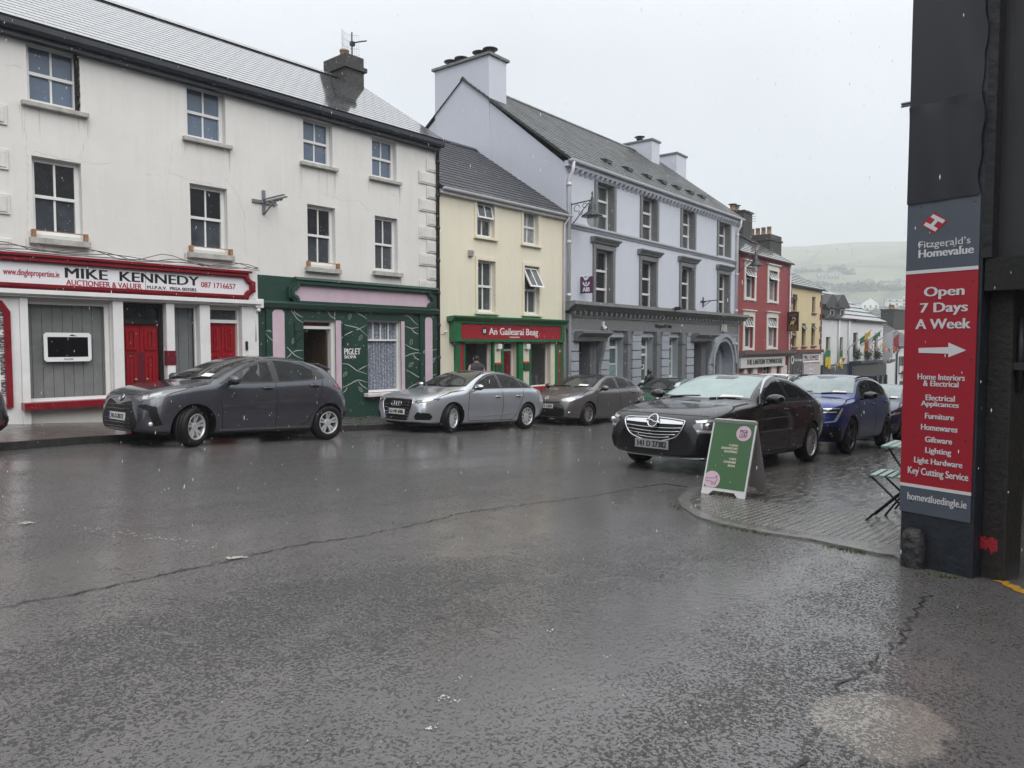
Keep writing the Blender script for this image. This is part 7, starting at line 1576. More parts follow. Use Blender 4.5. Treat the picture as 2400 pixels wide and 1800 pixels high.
def make_suv(name, label, pm, loc, rz, group, plate, screen, railm=None):
    c = Car(SUV, name, label, pm, loc, rz, group)
    c.screen(1.27, 2.08, .72, .57, screen, sensor=2, permit=(-.60, .06, .26))
    c.glazing(SUV['dlo'], [[(1.66, 1.12), (1.76, 1.23), (1.98, 1.35), (2.2, 1.44), (2.46, 1.48), (2.5, 1.14)], [(2.6, 1.15), (2.56, 1.48), (2.95, 1.48), (3.2, 1.45), (3.28, 1.2)], [(3.33, 1.21), (3.27, 1.44), (3.5, 1.38), (3.7, 1.28)]]); c.cabin(1.09, 2.3, 3.2, 1.44)
    c.seams([[(1.42, 1.05), (1.36, .8), (1.36, .5), (1.44, .3)], [(2.54, 1.1), (2.56, .8), (2.52, .3)], [(3.5, 1.15), (3.46, .92), (3.28, .65), (3.15, .42), (3.0, .3)], [(1.44, .29), (3.1, .29)], [(.40, .95), (.93, 1.05), (1.27, 1.09)]])
    c.seams([[(1.5, 1.075), (2.5, 1.10), (3.6, 1.175), (3.86, 1.27)]], .012, CHROME, 'window_chrome', .006)
    for sg in (-1, 1):
        w0 = .60; c.bar('roof_rail', railm or BLKP, [(u, sg * (w0 - .02 * abs(u - 2.7)), 1.6) for u in (1.95, 2.1, 2.4, 2.8, 3.2, 3.55, 3.75)], .018, d=(0, 0, -1), off=.045, rr=[.008, .018, .018, .018, .018, .018, .008])
    c.side('wheel_arch_trim', BLKP, [(1.42, .23), (3.1, .23), (3.1, .30), (1.42, .30)], .008)
    c.wheels(('wide', 5, .5), 0, ALLOYD); c.mirror(1.60, 1.10, GLOSSBLK, 1.2, .14); c.handles([(2.36, .98), (3.34, 1.03)], pm)
    hl = c.quad_lamp('headlight', LAMPD, [(.06, .38, .885), (.1, .55, .87), (.22, .76, .88), (.36, .84, .90), (.34, .84, .80), (.24, .77, .79), (.12, .60, .775), (.06, .40, .78)], .5)
    c.quad_lamp('lamp_reflector', LAMPW, [(.06, .36, .80), (.12, .6, .80), (.24, .77, .815), (.24, .77, .835), (.12, .6, .82), (.06, .36, .82)], .5, .011, parent=hl); c.quad_lamp('lamp_reflector', LAMPW, [(.06, .36, .87), (.12, .6, .865), (.3, .81, .885), (.3, .81, .90), (.12, .6, .885), (.06, .36, .888)], .5, .011, parent=hl)
    c.quad_lamp('daytime_light', LAMPW, [(.36, .84, .90), (.38, .85, .88), (.22, .76, .64), (.06, .42, .585), (.06, .40, .60), (.2, .73, .66), (.32, .82, .86)], .5, .012)
    c.trim('grille', GLOSSBLK, [(0, y, z) for y, z in ((-.36, .88), (-.40, .64), (-.3, .6), (.3, .6), (.40, .64), (.36, .88))]); c.bar('badge', CHROME, fr((0, .85), (.055, .77), (0, .69), (-.055, .77), (0, .85)), .012, off=.02)
    c.quad_lamp('bumper_vent', BLKP, [(.08, .50, .52), (.14, .64, .55), (.34, .83, .55), (.36, .85, .30), (.28, .80, .27), (.1, .58, .33)], .6); c.trim('lower_grille', BLKP, [(0, y, z) for y, z in ((-.5, .50), (-.56, .34), (.56, .34), (.5, .50))])
    c.plate(plate, .55, off=.03); c.rear_lamp(TAILR, [(4.44, .4, .98), (4.3, .74, .98), (4.1, .82, 1.0), (4.1, .80, 1.06), (4.38, .4, 1.05)], 1.0); c.rear_window(4.18, 3.9, .60, .52)
    return c
make_suv('suv_car', 'bright blue sport utility car with black roof rails behind the black saloon', paint('blue metallic paint', (.014, .042, .25), .4, .28), place(14.5, 5.08), R(-.6), NEARG, '241-KY-1187', mat('pale suv windscreen', (.30, .36, .36), .14, spec=.7, drops=.3, var=(2, .25)))  # windscreen has a pale grey-green base colour
make_suv('suv_car', 'white car with silver roof rails whose roof shows above the black saloon', paint('white paint', (.62, .63, .64), .0, .3), place(24.3, 10.05), R(.5), 'cars standing further down the street', '181-KY-2210', CLEARSCR, CHROME).root.scale = (1.06, 1.06, 1.10)
# ---- dark blue hatch cut by the pillar
c = Car(MEG, 'hatchback_car', 'dark navy blue car half hidden behind the red signed pillar', paint('navy metallic paint', (.012, .016, .075), .35, .3), place(19.75, 5.25), R(-.6), NEARG)
c.screen(1.14, 2.05, .67, .53, mat('pale suv windscreen', (.3, .36, .36), .14), permit=(-.60, .1, .16)); hatch_glass(c); c.wheels(('double', 5)); c.mirror(1.44, 1.0, c.pm, 1.05)  # same pale windscreen colour as the blue car
hl = c.quad_lamp('headlight', LAMPD, [(.06, .42, .70), (.14, .58, .64), (.25, .70, .65), (.55, .84, .70), (.58, .85, .76), (.3, .74, .745), (.1, .52, .73)], .6); c.quad_lamp('lamp_reflector', LAMPW, [(.12, .55, .655), (.25, .70, .66), (.52, .83, .705), (.54, .84, .745), (.3, .745, .73), (.25, .70, .69), (.12, .55, .68)], .6, .010, parent=hl); c.quad_lamp('lamp_reflector', AMBER, [(.3, .755, .685), (.45, .81, .70), (.45, .81, .735), (.3, .755, .72)], .6, .012, parent=hl)
c.trim('grille', GLOSSBLK, [(0, y, z) for y, z in ((-.42, .62), (-.40, .40), (.40, .40), (.42, .62))]); c.quad_lamp('fog_lamp', LAMP, [(.1, .58, .36), (.26, .74, .36), (.26, .74, .40), (.1, .58, .40)], .6); c.quad_lamp('fog_lamp_trim', CHROME, [(.08, .52, .42), (.3, .76, .42), (.3, .76, .435), (.08, .52, .435)], .6, .01); c.plate('132-KY-310', .33)
# ------------------------------------------------------------------ corner shop on the near side: wall, painted pillar, gate
def find_d(P, s, x, z):                    # how far out of the wall a point stands to be seen at that column
    lo, hi = 0.0, 6.0
    f = lambda d: (lambda v: v.dot(RT) / v.dot(FWD) * PF + PW / 2)(P.T(s, z, d) - CAM)
    for _ in range(40):
        m = (lo + hi) / 2
        if f(m) < x: lo = m
        else: hi = m
    return lo
def see(p): v = Vector(p) - CAM; k = v.dot(FWD); return (PW / 2 + PF * v.dot(RT) / k, PH / 2 - PF * v.dot(UPV) / k)
NAVYP = mat('flaking navy paint', (.013, .017, .024), .45, var=(9, .5), bump=(25, .5), streak=.0)
W = Plane(5.98, 1.28, -104.8)
pl = lambda c, k=.422, ox=2000, oy=0: (ox + c[0] * k, oy + c[1] * k)
wr_ = W.S(2285, 900) ; zb0 = gz(6) - .2; ZT = 7.6
shop = empty('corner_shop', (6.6, .4, gz(6.3)), 'dark painted corner shop building with a gate at the right edge of the photo', 'building')
mb = MB(W.T); mb.box((.01, wr_ + .02), (zb0, 5.2), (-.45, -.004)); pil = mb.build('pillar', NAVYP, shop, bevel=.006)
mb = MB(); # wall along the street and the mass of the house over the lane entrance
sx0, sx1, sy = 6.12, 66.0, 1.30
ST = Plane(sx1, sy, 180)                    # street front faces +Y
mb = MB(ST.T); ops = [(sx1 - 22.6, sx1 - 20.6, -1.2, 1.2), (sx1 - 18.8, sx1 - 15.6, -1.0, 1.3), (sx1 - 14.0, sx1 - 12.6, -1.2, 1.6), (sx1 - 11.2, sx1 - 8.2, -.6, 1.6)] + [(sx1 - a - 1.0, sx1 - a, 2.9, 4.6) for a in (8.5, 12, 15.5, 19)] + [(sx1 - x - 1.2, sx1 - x, z, z + 1.6) for x in (25, 29, 33, 38, 43, 48, 53, 58) for z in (-1.6, 2.4)]
wall_holes(mb, sx1 - 24, sx1 - sx0, -3, 2.2, ops[:4], 0, .2); mb.build('painted_wall', mat('deep red shop paint', (.16, .018, .022), .35, var=(3, .15)), shop)
mb = MB(ST.T); wall_holes(mb, sx1 - 24, sx1 - sx0, 2.2, 6.2, ops[4:8], 0, .2); wall_holes(mb, 0, sx1 - 24, -6, 5.6, ops[8:], -.01, .2); mb.build('upper_wall', mat('grey render', (.10, .10, .10), .8, var=(2, .12)), shop)
for q in ops: window(ST, shop, *q, -.14, 2, (.5,), WIN_WHITE, GLASS_DARK, .07, .05)
mb = MB(); mb.poly([(sx0, sy, 6.2), (sx1, sy, 6.2), (sx1, -3, 9.0), (sx0, -3, 9.0)]); mb.poly([(sx0, -8, 6.2), (sx1, -8, 6.2), (sx1, -3, 9.0), (sx0, -3, 9.0)]); mb.build('roof', SLATE_DARK, shop)
mb = MB(W.T); w0 = wr_ + .03
post = (W.S(2288, 1000), W.S(2348, 1000)); zl = W.Z(2350, 600)
mb.box((post[0], post[1]), (zb0, zl), (-.38, -.12)); po = mb.build('gate_post', mat('black brown timber', (.016, .013, .011), .7, var=(14, .6), bump=(30, .9)), shop, bevel=.012)
mb = MB(W.T); rr = random.Random(2); a, b_ = W.S(2287, 1270, -.12), W.S(2338, 1270, -.12); z0_, z1_ = W.Z(2310, 1290, -.12), W.Z(2310, 1256, -.12)
n = 14
for k in range(n):
    s_ = a + (b_ - a) * k / n; mb.box((s_, s_ + (b_ - a) / n), (z0_ + rr.uniform(-.02, .03), z1_ - rr.uniform(0, .02)), (-.1195, -.117))
mb.build('red_paint_splash', mat('red paint splash', (.34, .015, .025), .5, bump=(60, .8)), po)
mb = MB(W.T); mb.box((w0, 9), (zl, ZT), (-.9, -.10)); mb.build('upper_wall', mat('dark grey sheet wall', (.026, .026, .028), .6, var=(2.5, .2), streak=.2), shop)
mb = MB(W.T); mb.box((w0, 9), (zl - .22, zl - .004), (-.6, -.02)); mb.build('lintel', mat('black beam', (.009, .009, .009), .8, bump=(30, .6)), shop)
mb = MB(W.T); mb.box((w0 - .012, w0 + .045), (zl, ZT), (-.09, -.002)); mb.build('edge_strip', mat('black rubber strip', (.006, .006, .007), .6, bump=(12, .5, .03)), shop)
mb = MB(W.T); g0 = post[1] + .05; mb.box((g0, 9), (zb0 + .3, zl - .23), (-.44, -.40))
for k in range(3): s_ = g0 + .02 + .9 * k; mb.box((s_, s_ + .09), (zb0 + .3, zl - .23), (-.399, -.34))
mb.box((g0, 9), (zb0 + .3, zb0 + .42), (-.399, -.34)); mb.build('gate', mat('dark steel gate', (.014, .0145, .016), .5, .3, var=(5, .3)), shop)
mb = MB(W.T); mb.box((post[1] - .02, g0 + .12), (zl - .75, zl - .70), (-.34, -.14)); mb.tube([(post[1] + .02, zl - .9, -.2), (post[1] + .02, zl - .4, -.2)], .022, 8); mb.build('gate_hinge', IRON, shop)
# the houses behind the viewer that close the street: seen only in reflections
def back_house(name, label, x0, x1, y0, y1, h, m, face):
    z0 = gz((x0 + x1) / 2) - 1.5; o = empty(name, ((x0 + x1) / 2, (y0 + y1) / 2, z0 + 1.5), label, 'house'); mb = MB(); mb.box((x0, x1), (y0, y1), (z0, h)); mb.build('wall', m, o)
    ym = (y0 + y1) / 2; mb = MB(); mb.poly([(x0, y0, h), (x1, y0, h), (x1, ym, h + 2.2), (x0, ym, h + 2.2)]); mb.poly([(x0, y1, h), (x1, y1, h), (x1, ym, h + 2.2), (x0, ym, h + 2.2)]); mb.poly([(x0, y0, h), (x0, ym, h + 2.2), (x0, y1, h)]); mb.poly([(x1, y0, h), (x1, ym, h + 2.2), (x1, y1, h)]); mb.build('roof', SLATE_DARK, o)
    Q = Plane(x1, face, 180) if face > -5 and face == y1 else Plane(x0, face, 0)
    for k in range(int((x1 - x0) / 3.2)):
        for z in (.7, 3.8): window(Q, o, 1 + 3.2 * k, 2.1 + 3.2 * k, z, z + 1.5, .03, 2, (.5,), WIN_WHITE, GLASS_DARK, .07, .04)
back_house('lane_house', 'dark grey rendered house across the lane behind the viewer', -26, -2.6, -11, -1.9, 5.4, mat('dark grey render', (.055, .055, .056), .8, var=(1, .15)), -1.9)
back_house('terrace_house', 'pale grey rendered house further up the street outside the photo', -34, sL + PW1.o.x - 4.3, 15.3, 23, 5.6, mat('pale grey render', (.20, .20, .20), .8, var=(1, .1)), 15.3)
# guard stone at the foot of the pillar
mb = MB(W.T); x0 = W.S(2136, 1290, .05); zt = W.Z(2136, 1240, .05); zb1 = gz(6) - .08; h = zt - zb1; rr = random.Random(6)
prof = [(.085, 0), (.09, .05), (.078, h * .4), (.082, h * .7), (.07, h * .92), (.04, h), (.01, h + .004)]
T0 = W.T; mb.T = lambda x, y, z: T0(x0 + x, zb1 + z, .02 + y); mb.lathe(prof, (0, 0, 0), 14); o = mb.build('guard_stone', mat('black painted stone', (.022, .023, .026), .55, var=(9, .9), bump=(14, 1.0, .04), dirt=(.6, (.16, .075, .05)))); tag(o, 'rounded black painted guard stone with rusty patches at the pillar foot', 'guard stone')
# the sign on the pillar: wrinkled dark banner above, printed panels below
sg = empty('pillar_sign', W.T(.22, W.Z(2200, 1200), .01), 'tall red and grey printed sign with white lettering and an arrow on the pillar', 'sign')
sl, sr_ = .0, wr_
def sheet_panel(name, m, yl0, yl1, d0, d1, wr=0.0, seed=0, nx=10, nz=24, a=None, b=None):
    zt_, zb_ = W.Z(2150, yl0), W.Z(2150, yl1); rr = random.Random(seed); mb = MB(W.T); ids = {}; A = sl if a is None else a; B = sr_ if b is None else b
    ph = [(rr.uniform(0, 6), rr.uniform(2, 9), rr.uniform(3, 16)) for _ in range(5)]
    for i in range(nx + 1):
        for j in range(nz + 1):
            s_ = A + (B - A) * i / nx; z_ = zb_ + (zt_ - zb_) * j / nz; u_ = i / nx; v_ = j / nz
            w = sum(sin(p + s_ * f * 3 + z_ * g) for p, g, f in ph) / 5 * wr * (.3 + 1.6 * u_ ** 3) if wr else 0
            if wr: s_ += (.012 * sin(z_ * 9 + seed) + .008 * sin(z_ * 23)) * (1 if i == nx else 0); w += wr * .9 * max(0, v_ - .9) * 6 * sin(s_ * 19 + seed)
            ids[i, j] = mb.add([(s_, z_, d1 + w)])
    for i in range(nx):
        for j in range(nz): mb.face((ids[i, j], ids[i + 1, j], ids[i + 1, j + 1], ids[i, j + 1]), smooth=True)
    mb.box((A, B), (zb_ + .001, zt_ - .001), (d0, d1 - wr * 1.2 - .001)) if wr == 0 else None
    return mb.build(name, m, sg, recalc=False)
BAN = mat('dark navy banner', (.010, .012, .017), .42, var=(3, .12)); SGREY = mat('slate blue sign panel', (.075, .09, .115), .35, var=(2.5, .08), dirt=(.12, (.2, .2, .2))); SRED = mat('red sign panel', (.33, .010, .024), .35, var=(2.5, .06)); SWHT = mat('sign white', (.62, .62, .63), .4)
sheet_panel('banner', BAN, -420, 252, -.003, .012, .009, 3); sheet_panel('banner', BAN, 250, 478, -.003, .018, .015, 8)
p1 = sheet_panel('top_panel', SGREY, 474, 640, -.003, .006, 0, 1); p2 = sheet_panel('red_panel', SRED, 640, 1136, -.003, .0055, 0, 2); p3 = sheet_panel('bottom_panel', SGREY, 1141, 1203, -.003, .006, 0, 4)
for (y, t) in ((638, .012), (1139, .011)): mb = MB(W.T); z_ = W.Z(2150, y); mb.box((sl, sr_), (z_ - t, z_ + t), (.0, .0085)); mb.build('white_line', SWHT, sg)
def wtext(par, st, c, k=.4945, ox=2000, oy=600, m=SWHT, bold=.018, **kw):
    x0, x1, y0, y1 = c; X0, X1, Y0, Y1 = ox + k * x0, ox + k * x1, oy + k * y0, oy + k * y1; xc, yc = (X0 + X1) / 2, (Y0 + Y1) / 2
    mb = MB(W.T); mb.text(st, W.S(X0, yc), W.S(X1, yc), W.Z(xc, Y1), W.Z(xc, Y0), .0072, .0015, bold, **kw); return mb.build('lettering', m, par)
for st, c in (('Open', (337, 530, 143, 203)), ('7 Days', (318, 546, 220, 280)), ('A Week', (297, 560, 297, 345)), ('Home Interiors', (307, 532, 560, 588)), ('& Electrical', (333, 502, 592, 619)), ('Electrical', (345, 484, 660, 687)), ('Applicances', (323, 503, 690, 722)), ('Furniture', (342, 480, 748, 775)), ('Homewares', (323, 497, 802, 830)), ('Giftware', (342, 471, 860, 887)), ('Lighting', (343, 467, 912, 947)), ('Light Hardware', (290, 520, 964, 1000)), ('Key Cutting Service', (260, 548, 1014, 1058))): wtext(p2, st, c)
wtext(p3, 'homevaluedingle.ie', (258, 540, 1140, 1186), bold=.012); wtext(p1, 'Homevalue', (365, 673, 1374, 1420), .422, 2000, 0, bold=.02)
o = wtext(p1, "Fitzgerald\u2019s", (368, 653, 1327, 1378), .422, 2000, 0, bold=-.004)
mb = MB(W.T)                                # serifs under the upright strokes of that name
for x in (371, 398, 423, 448, 520, 560, 598): s_ = W.S(2000 + .422 * x, 568); z_ = W.Z(2000 + .422 * x, .422 * (1369)); mb.box((s_ - .004, s_ + .014), (z_, z_ + .004), (.0072, .0087))
mb.build('serifs', SWHT, p1)
mb = MB(W.T); f = lambda x, y: W.sz(2000 + .4945 * x, 600 + .4945 * y); a_ = [f(312, 436), f(312, 459), f(453, 463), f(453, 480), f(537, 447), f(453, 410), f(453, 432)]; mb.prism(a_, .0072, .0087); mb.build('arrow', SWHT, p2)
f = lambda x, y: W.sz(2000 + .422 * x, .422 * y); cx_, cz_ = f(453, 1238); hw_, hh_ = .087, .077
mb = MB(W.T); mb.prism([(cx_ - hw_, cz_), (cx_, cz_ - hh_), (cx_ + hw_, cz_), (cx_, cz_ + hh_)], .0072, .0085); dm_ = mb.build('diamond', mat('logo red', (.36, .012, .025), .35), p1)
mb = MB(W.T); q = lambda u, v: (cx_ + (u * .62 - v * .78) * .052, cz_ + (u * .78 + v * .62) * .044)
for r_ in ((-1, -.45, -1, 1), (.45, 1, -1, 1), (-.45, .45, -.25, .25)): mb.prism([q(r_[0], r_[2]), q(r_[1], r_[2]), q(r_[1], r_[3]), q(r_[0], r_[3])], .0085, .0098)
mb.build('diamond_letter', SWHT, dm_)
mb = MB(W.T)
for (x, y) in ((378, 1148), (676, 1120), (363, 1588), (668, 1560)): s_, z_ = f(x, y); T1 = W.T; mb.T = lambda a, b_, c, s_=s_, z_=z_: T1(s_ + a, z_ + b_, .007 + c); mb.lathe([(.006, 0), (.005, .003)], (0, 0, 0), 8)
f2 = lambda x, y: W.sz(2000 + .4945 * x, 600 + .4945 * y)
for (x, y) in ((288, 485), (560, 490), (284, 855), (532, 875), (278, 1160), (498, 1195)): s_, z_ = f2(x, y); mb.T = lambda a, b_, c, s_=s_, z_=z_: T1(s_ + a, z_ + b_, .007 + c); mb.lathe([(.006, 0), (.005, .003)], (0, 0, 0), 8)
mb.build('screw', IRON, sg)
# perforated bracket sticking out of the shop front beyond the pillar
mb = MB(); p0 = Vector((6.5, 1.32, CAM.z)); 
for (ya, yb, dz) in ((244, 234, 0), (250, 240, -.0)):
    X_ = 6.6; a = ray(2113, ya); b_ = ray(2168, yb); pa = CAM + a * (X_ / a.x); pb = CAM + b_ * ((X_ - .05) / b_.x); mb.tube([pa, pb], .010, 4)
o = mb.build('sign_bracket', STEEL); tag(o, 'short perforated metal bracket sticking out behind the top of the pillar', 'bracket')
# ------------------------------------------------------------------ sandwich board
BG3 = mat('sign green', (.045, .135, .045), .4, var=(3, .05), drops=.25); BPK = mat('sign pink', (.66, .47, .56), .45)
bx0 = 7.81; pA, pB = Vector((7.82, 3.74, 0)), Vector((7.80, 3.21, 0)); bz = gz(7.8) + .017
ad = (pB - pA).normalized(); an = Vector((-1, 0, 0)); an = (an - ad * an.dot(ad)).normalized(); wdt = (pB - pA).length; H_ = .845; lean = .30
bd = empty('sandwich_board', (8.1, 3.47, bz), 'green sandwich board with pink circles standing on the corner of the wet pavement', 'sandwich board')
fl = Vector((-an.x * lean, -an.y * lean, H_)).normalized(); SL = sqrt(lean ** 2 + H_ ** 2); nf = ad.cross(fl) * -1
if nf.dot(an) < 0: nf = -nf
TF = lambda a, b_, c=0.0: Vector((pA.x, pA.y, bz)) + ad * a + fl * b_ + nf * c
br_ = Vector((pA.x, pA.y, bz)) - an * (2 * lean)
fl2 = Vector((an.x * lean, an.y * lean, H_)).normalized(); nb_ = fl2.cross(ad); nb_ = nb_ if nb_.dot(an) < 0 else -nb_
TB = lambda a, b_, c=0.0: br_ + ad * a + fl2 * b_ + nb_ * c
def board_outline(w, h):
    r = .03; return [(0, 0), (.09, 0), (.14, .05), (w - .14, .05), (w - .09, 0), (w, 0), (w, h - r), (w - .01, h - .01), (w - r, h), (r, h), (.01, h - .01), (0, h - r)]
PLW = mat('white plastic frame', (.70, .70, .69), .35, drops=.2)
mb = MB(TF); mb.prism(board_outline(wdt, SL), -.03, -.004); fp = mb.build('front_panel', PLW, bd, bevel=.004)
mb = MB(TB); mb.prism(board_outline(wdt, SL), -.03, -.004); mb.build('back_panel', mat('grey board back', (.42, .42, .41), .5), bd, bevel=.004)
mb = MB(TF); g0, g1, h0, h1 = .022, wdt - .022, .085, SL - .035; mb.box((g0, g1), (h0, h1), (-.0035, .0)); gp = mb.build('green_poster', BG3, fp)
gw, gh = g1 - g0, h1 - h0; U = lambda u, v: (g0 + gw * u, h1 - gh * v)
def disc(mb, c, r, d0, d1, n=32, clip=None):
    P_ = [(c[0] + r * cos(2 * pi * k / n), c[1] + r * sin(2 * pi * k / n)) for k in range(n)]
    if clip: P_ = [(max(p[0], clip[0]), max(p[1], clip[1])) for p in P_]
    mb.prism(P_, d0, d1)
mb = MB(TF); disc(mb, U(.765, .16), .088, .0003, .0012); disc(mb, U(.17, .885), .10, .0003, .0012, clip=(g0 + .001, h0 + .001)); pk = mb.build('pink_circles', BPK, gp)
mb = MB(TF)
def bt(st, u0, u1, v0, v1, **k): (a, b_), (c, e_) = U(u0, v1), U(u1, v0); mb.text(st, a, c, b_, e_, .0013, .001, **k)
bt('PIG&', .67, .86, .105, .16, bold=.01); bt('LEAF', .67, .86, .165, .225, bold=.01)
mb.build('logo_lettering', BLACKP, pk)
mb = MB(TF)
PIG = [[(-.02, .875), (.16, .865), (.24, .86), (.285, .845), (.30, .83), (.285, .82), (.265, .83), (.275, .845), (.30, .855)], [(.30, .862), (.305, .885), (.285, .91), (.275, .935), (.27, .955), (.245, .958), (.25, .94), (.235, .915), (.215, .925), (.21, .955), (.185, .958), (.19, .935), (.175, .91)], [(.175, .91), (.10, .915), (.02, .905), (-.01, .90)]]
for L_ in PIG: mb.tube([(max(U(*p)[0], g0 + .006), U(*p)[1], .0016) for p in L_], .0026, 5)
mb.build('pig_outline', BLACKP, pk)
mb = MB(TF)
for st, u0, u1, v0, v1 in (('COFFEE', .455, .685, .335, .367), ('SANDWICHES', .275, .685, .381, .415), ('SHOPPING', .36, .685, .43, .463), ('CAIFE', .515, .69, .535, .567), ('CEAPAIR\u00cd', .385, .69, .575, .618), ('SIOPA', .505, .69, .638, .67)): bt(st, u0, u1, v0, v1, bold=.022)
mb.build('menu_lettering', mat('cream print', (.72, .66, .55), .5), gp)
# ------------------------------------------------------------------ folding cafe chair and table
SLAT = mat('pale green painted slats', (.20, .34, .29), .3, var=(9, .15), coat=.4); FRAME = mat('black steel frame', (.010, .010, .011), .4)
cz = gz(7.75) + .017; ch_ = empty('folding_chair', (7.75, 1.66, cz), 'folding cafe chair with pale green slats beside the signed pillar', 'chair')
CT = lambda a, b_, c: Vector((a, b_, cz + c))
X0, X1, Y0, Y1 = 7.56, 7.94, 1.44, 1.90
mb = MB(CT)
for k in range(6): y = Y1 - .05 - .072 * k; mb.box((X0 - .02, X1 + .02), (y - .028, y + .028), (.445, .463))
mb.build('seat', SLAT, ch_, bevel=.004)
mb = MB(CT)
for k in range(3): z = .66 + .075 * k; mb.box((X0, X1), (Y0 - .04 - .02 * k, Y0 - .02 - .02 * k), (z, z + .055))
mb.build('backrest', SLAT, ch_, bevel=.004)
for x in (X0, X1):
    mb = MB(CT); mb.tube([(x, Y1 + .02, 0), (x, Y0 + .05, .45), (x, Y0 - .08, .86)], .011, 6); mb.build('leg', FRAME, ch_)
    mb = MB(CT); xx = x + (.025 if x == X0 else -.025); mb.tube([(xx, Y0 - .04, 0), (xx, Y1 - .02, .44)], .011, 6); mb.build('leg', FRAME, ch_)
mb = MB(CT); mb.tube([(X0, Y1 - .03, .06), (X1, Y1 - .03, .06)], .008, 6); mb.tube([(X0, Y0 + .05, .10), (X1, Y0 + .05, .10)], .008, 6); mb.tube([(X0, Y1 - .01, .435), (X1, Y1 - .01, .435)], .009, 6); mb.tube([(X0, Y0 + .02, .435), (X1, Y0 + .02, .435)], .009, 6); mb.build('stretcher', FRAME, ch_)
tz = gz(8.25) + .017; tb = empty('folding_table', (8.25, 1.60, tz), 'folding cafe table with pale green slatted top behind the chair', 'table'); TT = lambda a, b_, c: Vector((a, b_, tz + c))
mb = MB(TT)
for k in range(8): y = 1.90 - .035 - .072 * k; mb.box((7.98, 8.54), (y - .031, y + .031), (.70, .72))
mb.build('tabletop', SLAT, tb, bevel=.004)
for x in (8.04, 8.48):
    mb = MB(TT); mb.tube([(x, 1.86, 0), (x, 1.40, .69)], .011, 6); mb.build('leg', FRAME, tb); mb = MB(TT); mb.tube([(x + .02, 1.40, 0), (x + .02, 1.84, .69)], .011, 6); mb.build('leg', FRAME, tb)
mb = MB(TT); mb.tube([(8.04, 1.86, .66), (8.48, 1.86, .66)], .009, 6); mb.tube([(8.04, 1.40, .08), (8.48, 1.40, .08)], .008, 6); mb.build('stretcher', FRAME, tb)
# ------------------------------------------------------------------ things on the far fronts
def wall_lamp(P, s, z, d, label, k=1.0):
    o = empty('wall_lamp', P.T(s, z - 1, .02), label, 'street lamp', 'black wall lamps')
    mb = MB(P.T); mb.tube([(s, z - .05 * k, .0), (s, z, .05), (s, z + .06 * k, d)], .022, 8); mb.box((s - .03, s + .03), (z - .75 * k, z + .08), (.0, .03))
    for (c0, c1, r, t0, t1) in ((.30, -.16, .13, 0, 5.5), (.66, -.10, .09, .5, 6.0), (.48, -.32, .08, 2, 7)):
        mb.tube([(s, z + (c1 + r * sin(t) * (1 - .3 * (t - t0) / 6)) * k, c0 * d + r * cos(t) * (1 - .3 * (t - t0) / 6) * k) for t in [t0 + (t1 - t0) * i / 12 for i in range(13)]], .012, 6)
    mb.tube([(s, z - .70 * k, .03), (s, z - .55 * k, .25 * d), (s, z - .2 * k, .62 * d), (s, z + .03, .92 * d)], .016, 6)
    mb.build('arm', IRON, o)
    T0 = P.T; T1 = lambda x, y, c: T0(s + x, z + c, d + y)
    mb = MB(T1); mb.lathe([(.02, .34 * k), (.035, .28 * k), (.02, .20 * k), (.05, .10 * k), (.05, -.02 * k), (.10, -.06 * k), (.13, -.12 * k), (.15, -.28 * k), (.17, -.34 * k), (.36, -.47 * k), (.37, -.50 * k), (.30, -.50 * k)], (0, 0, 0), 18); mb.build('lamp_shade', mat('black green lamp metal', (.012, .018, .02), .3), o)
    mb = MB(T1); mb.lathe([(.17, -.505 * k), (.185, -.60 * k), (.15, -.74 * k), (.08, -.82 * k), (.02, -.84 * k)], (0, 0, 0), 14); g_ = mat('lamp globe', (.45, .47, .47), .05, alpha=1); g_.node_tree.nodes['Principled BSDF'].inputs['Alpha'].default_value = .45; mb.build('lamp_globe', g_, o)
    return o
s_, z_ = PB.sz(1336, 480); s_ = .32; wall_lamp(PB, s_, PB.Z(1360, 474, .5), find_d(PB, s_, 1388, z_), 'black scrolled wall lamp nearest the cream yellow house')
s_ = PR.S(1732, 600); z_ = PR.Z(1750, 599, .5); wall_lamp(PR, s_ + .1, z_, find_d(PR, s_ + .1, 1771, z_), 'black wall lamp on the red townhouse next to the bank')
# bank sign
def hanging_sign(P, s, x0, x1, yt, yb, th, m, name, label, arm=True):
    za, zb_ = PB.Z(0, 0) * 0, 0; d0, d1 = find_d(P, s, x0, 2), find_d(P, s, x1, 2); xc = (x0 + x1) / 2; Q = P.side(s); Q.o = P.o + P.e * s
    yy = lambda y, dd: (lambda r, t: (CAM + r * t).z)(ray(xc, y), ((P.T(s, 0, dd) - CAM).dot(FW0)) / ray(xc, y).dot(FW0))
    dm = (d0 + d1) / 2; z1, z0 = yy(yt, dm), yy(yb, dm)
    T = lambda a, b_, c=0.0: P.T(s - c, b_, d0 + a)          # a runs out from the wall, seen from the left
    o = empty(name, P.T(s, z0, dm), label, 'sign'); mb = MB(T); mb.box((0, d1 - d0), (z0, z1), (-th, 0)); f_ = mb.build('sign_panel', m, o, bevel=.006)
    mb = MB(T); mb.tube([(-d0, z1 - .08, -th / 2), (.02, z1 - .08, -th / 2)], .015, 6); mb.tube([(-d0, z0 + .08, -th / 2), (.02, z0 + .08, -th / 2)], .015, 6); mb.box((-d0, -d0 + .03), (z0 + .03, z1 - .03), (-th, 0)); mb.build('bracket', STEEL, o)
    return T, f_, d1 - d0, z0, z1
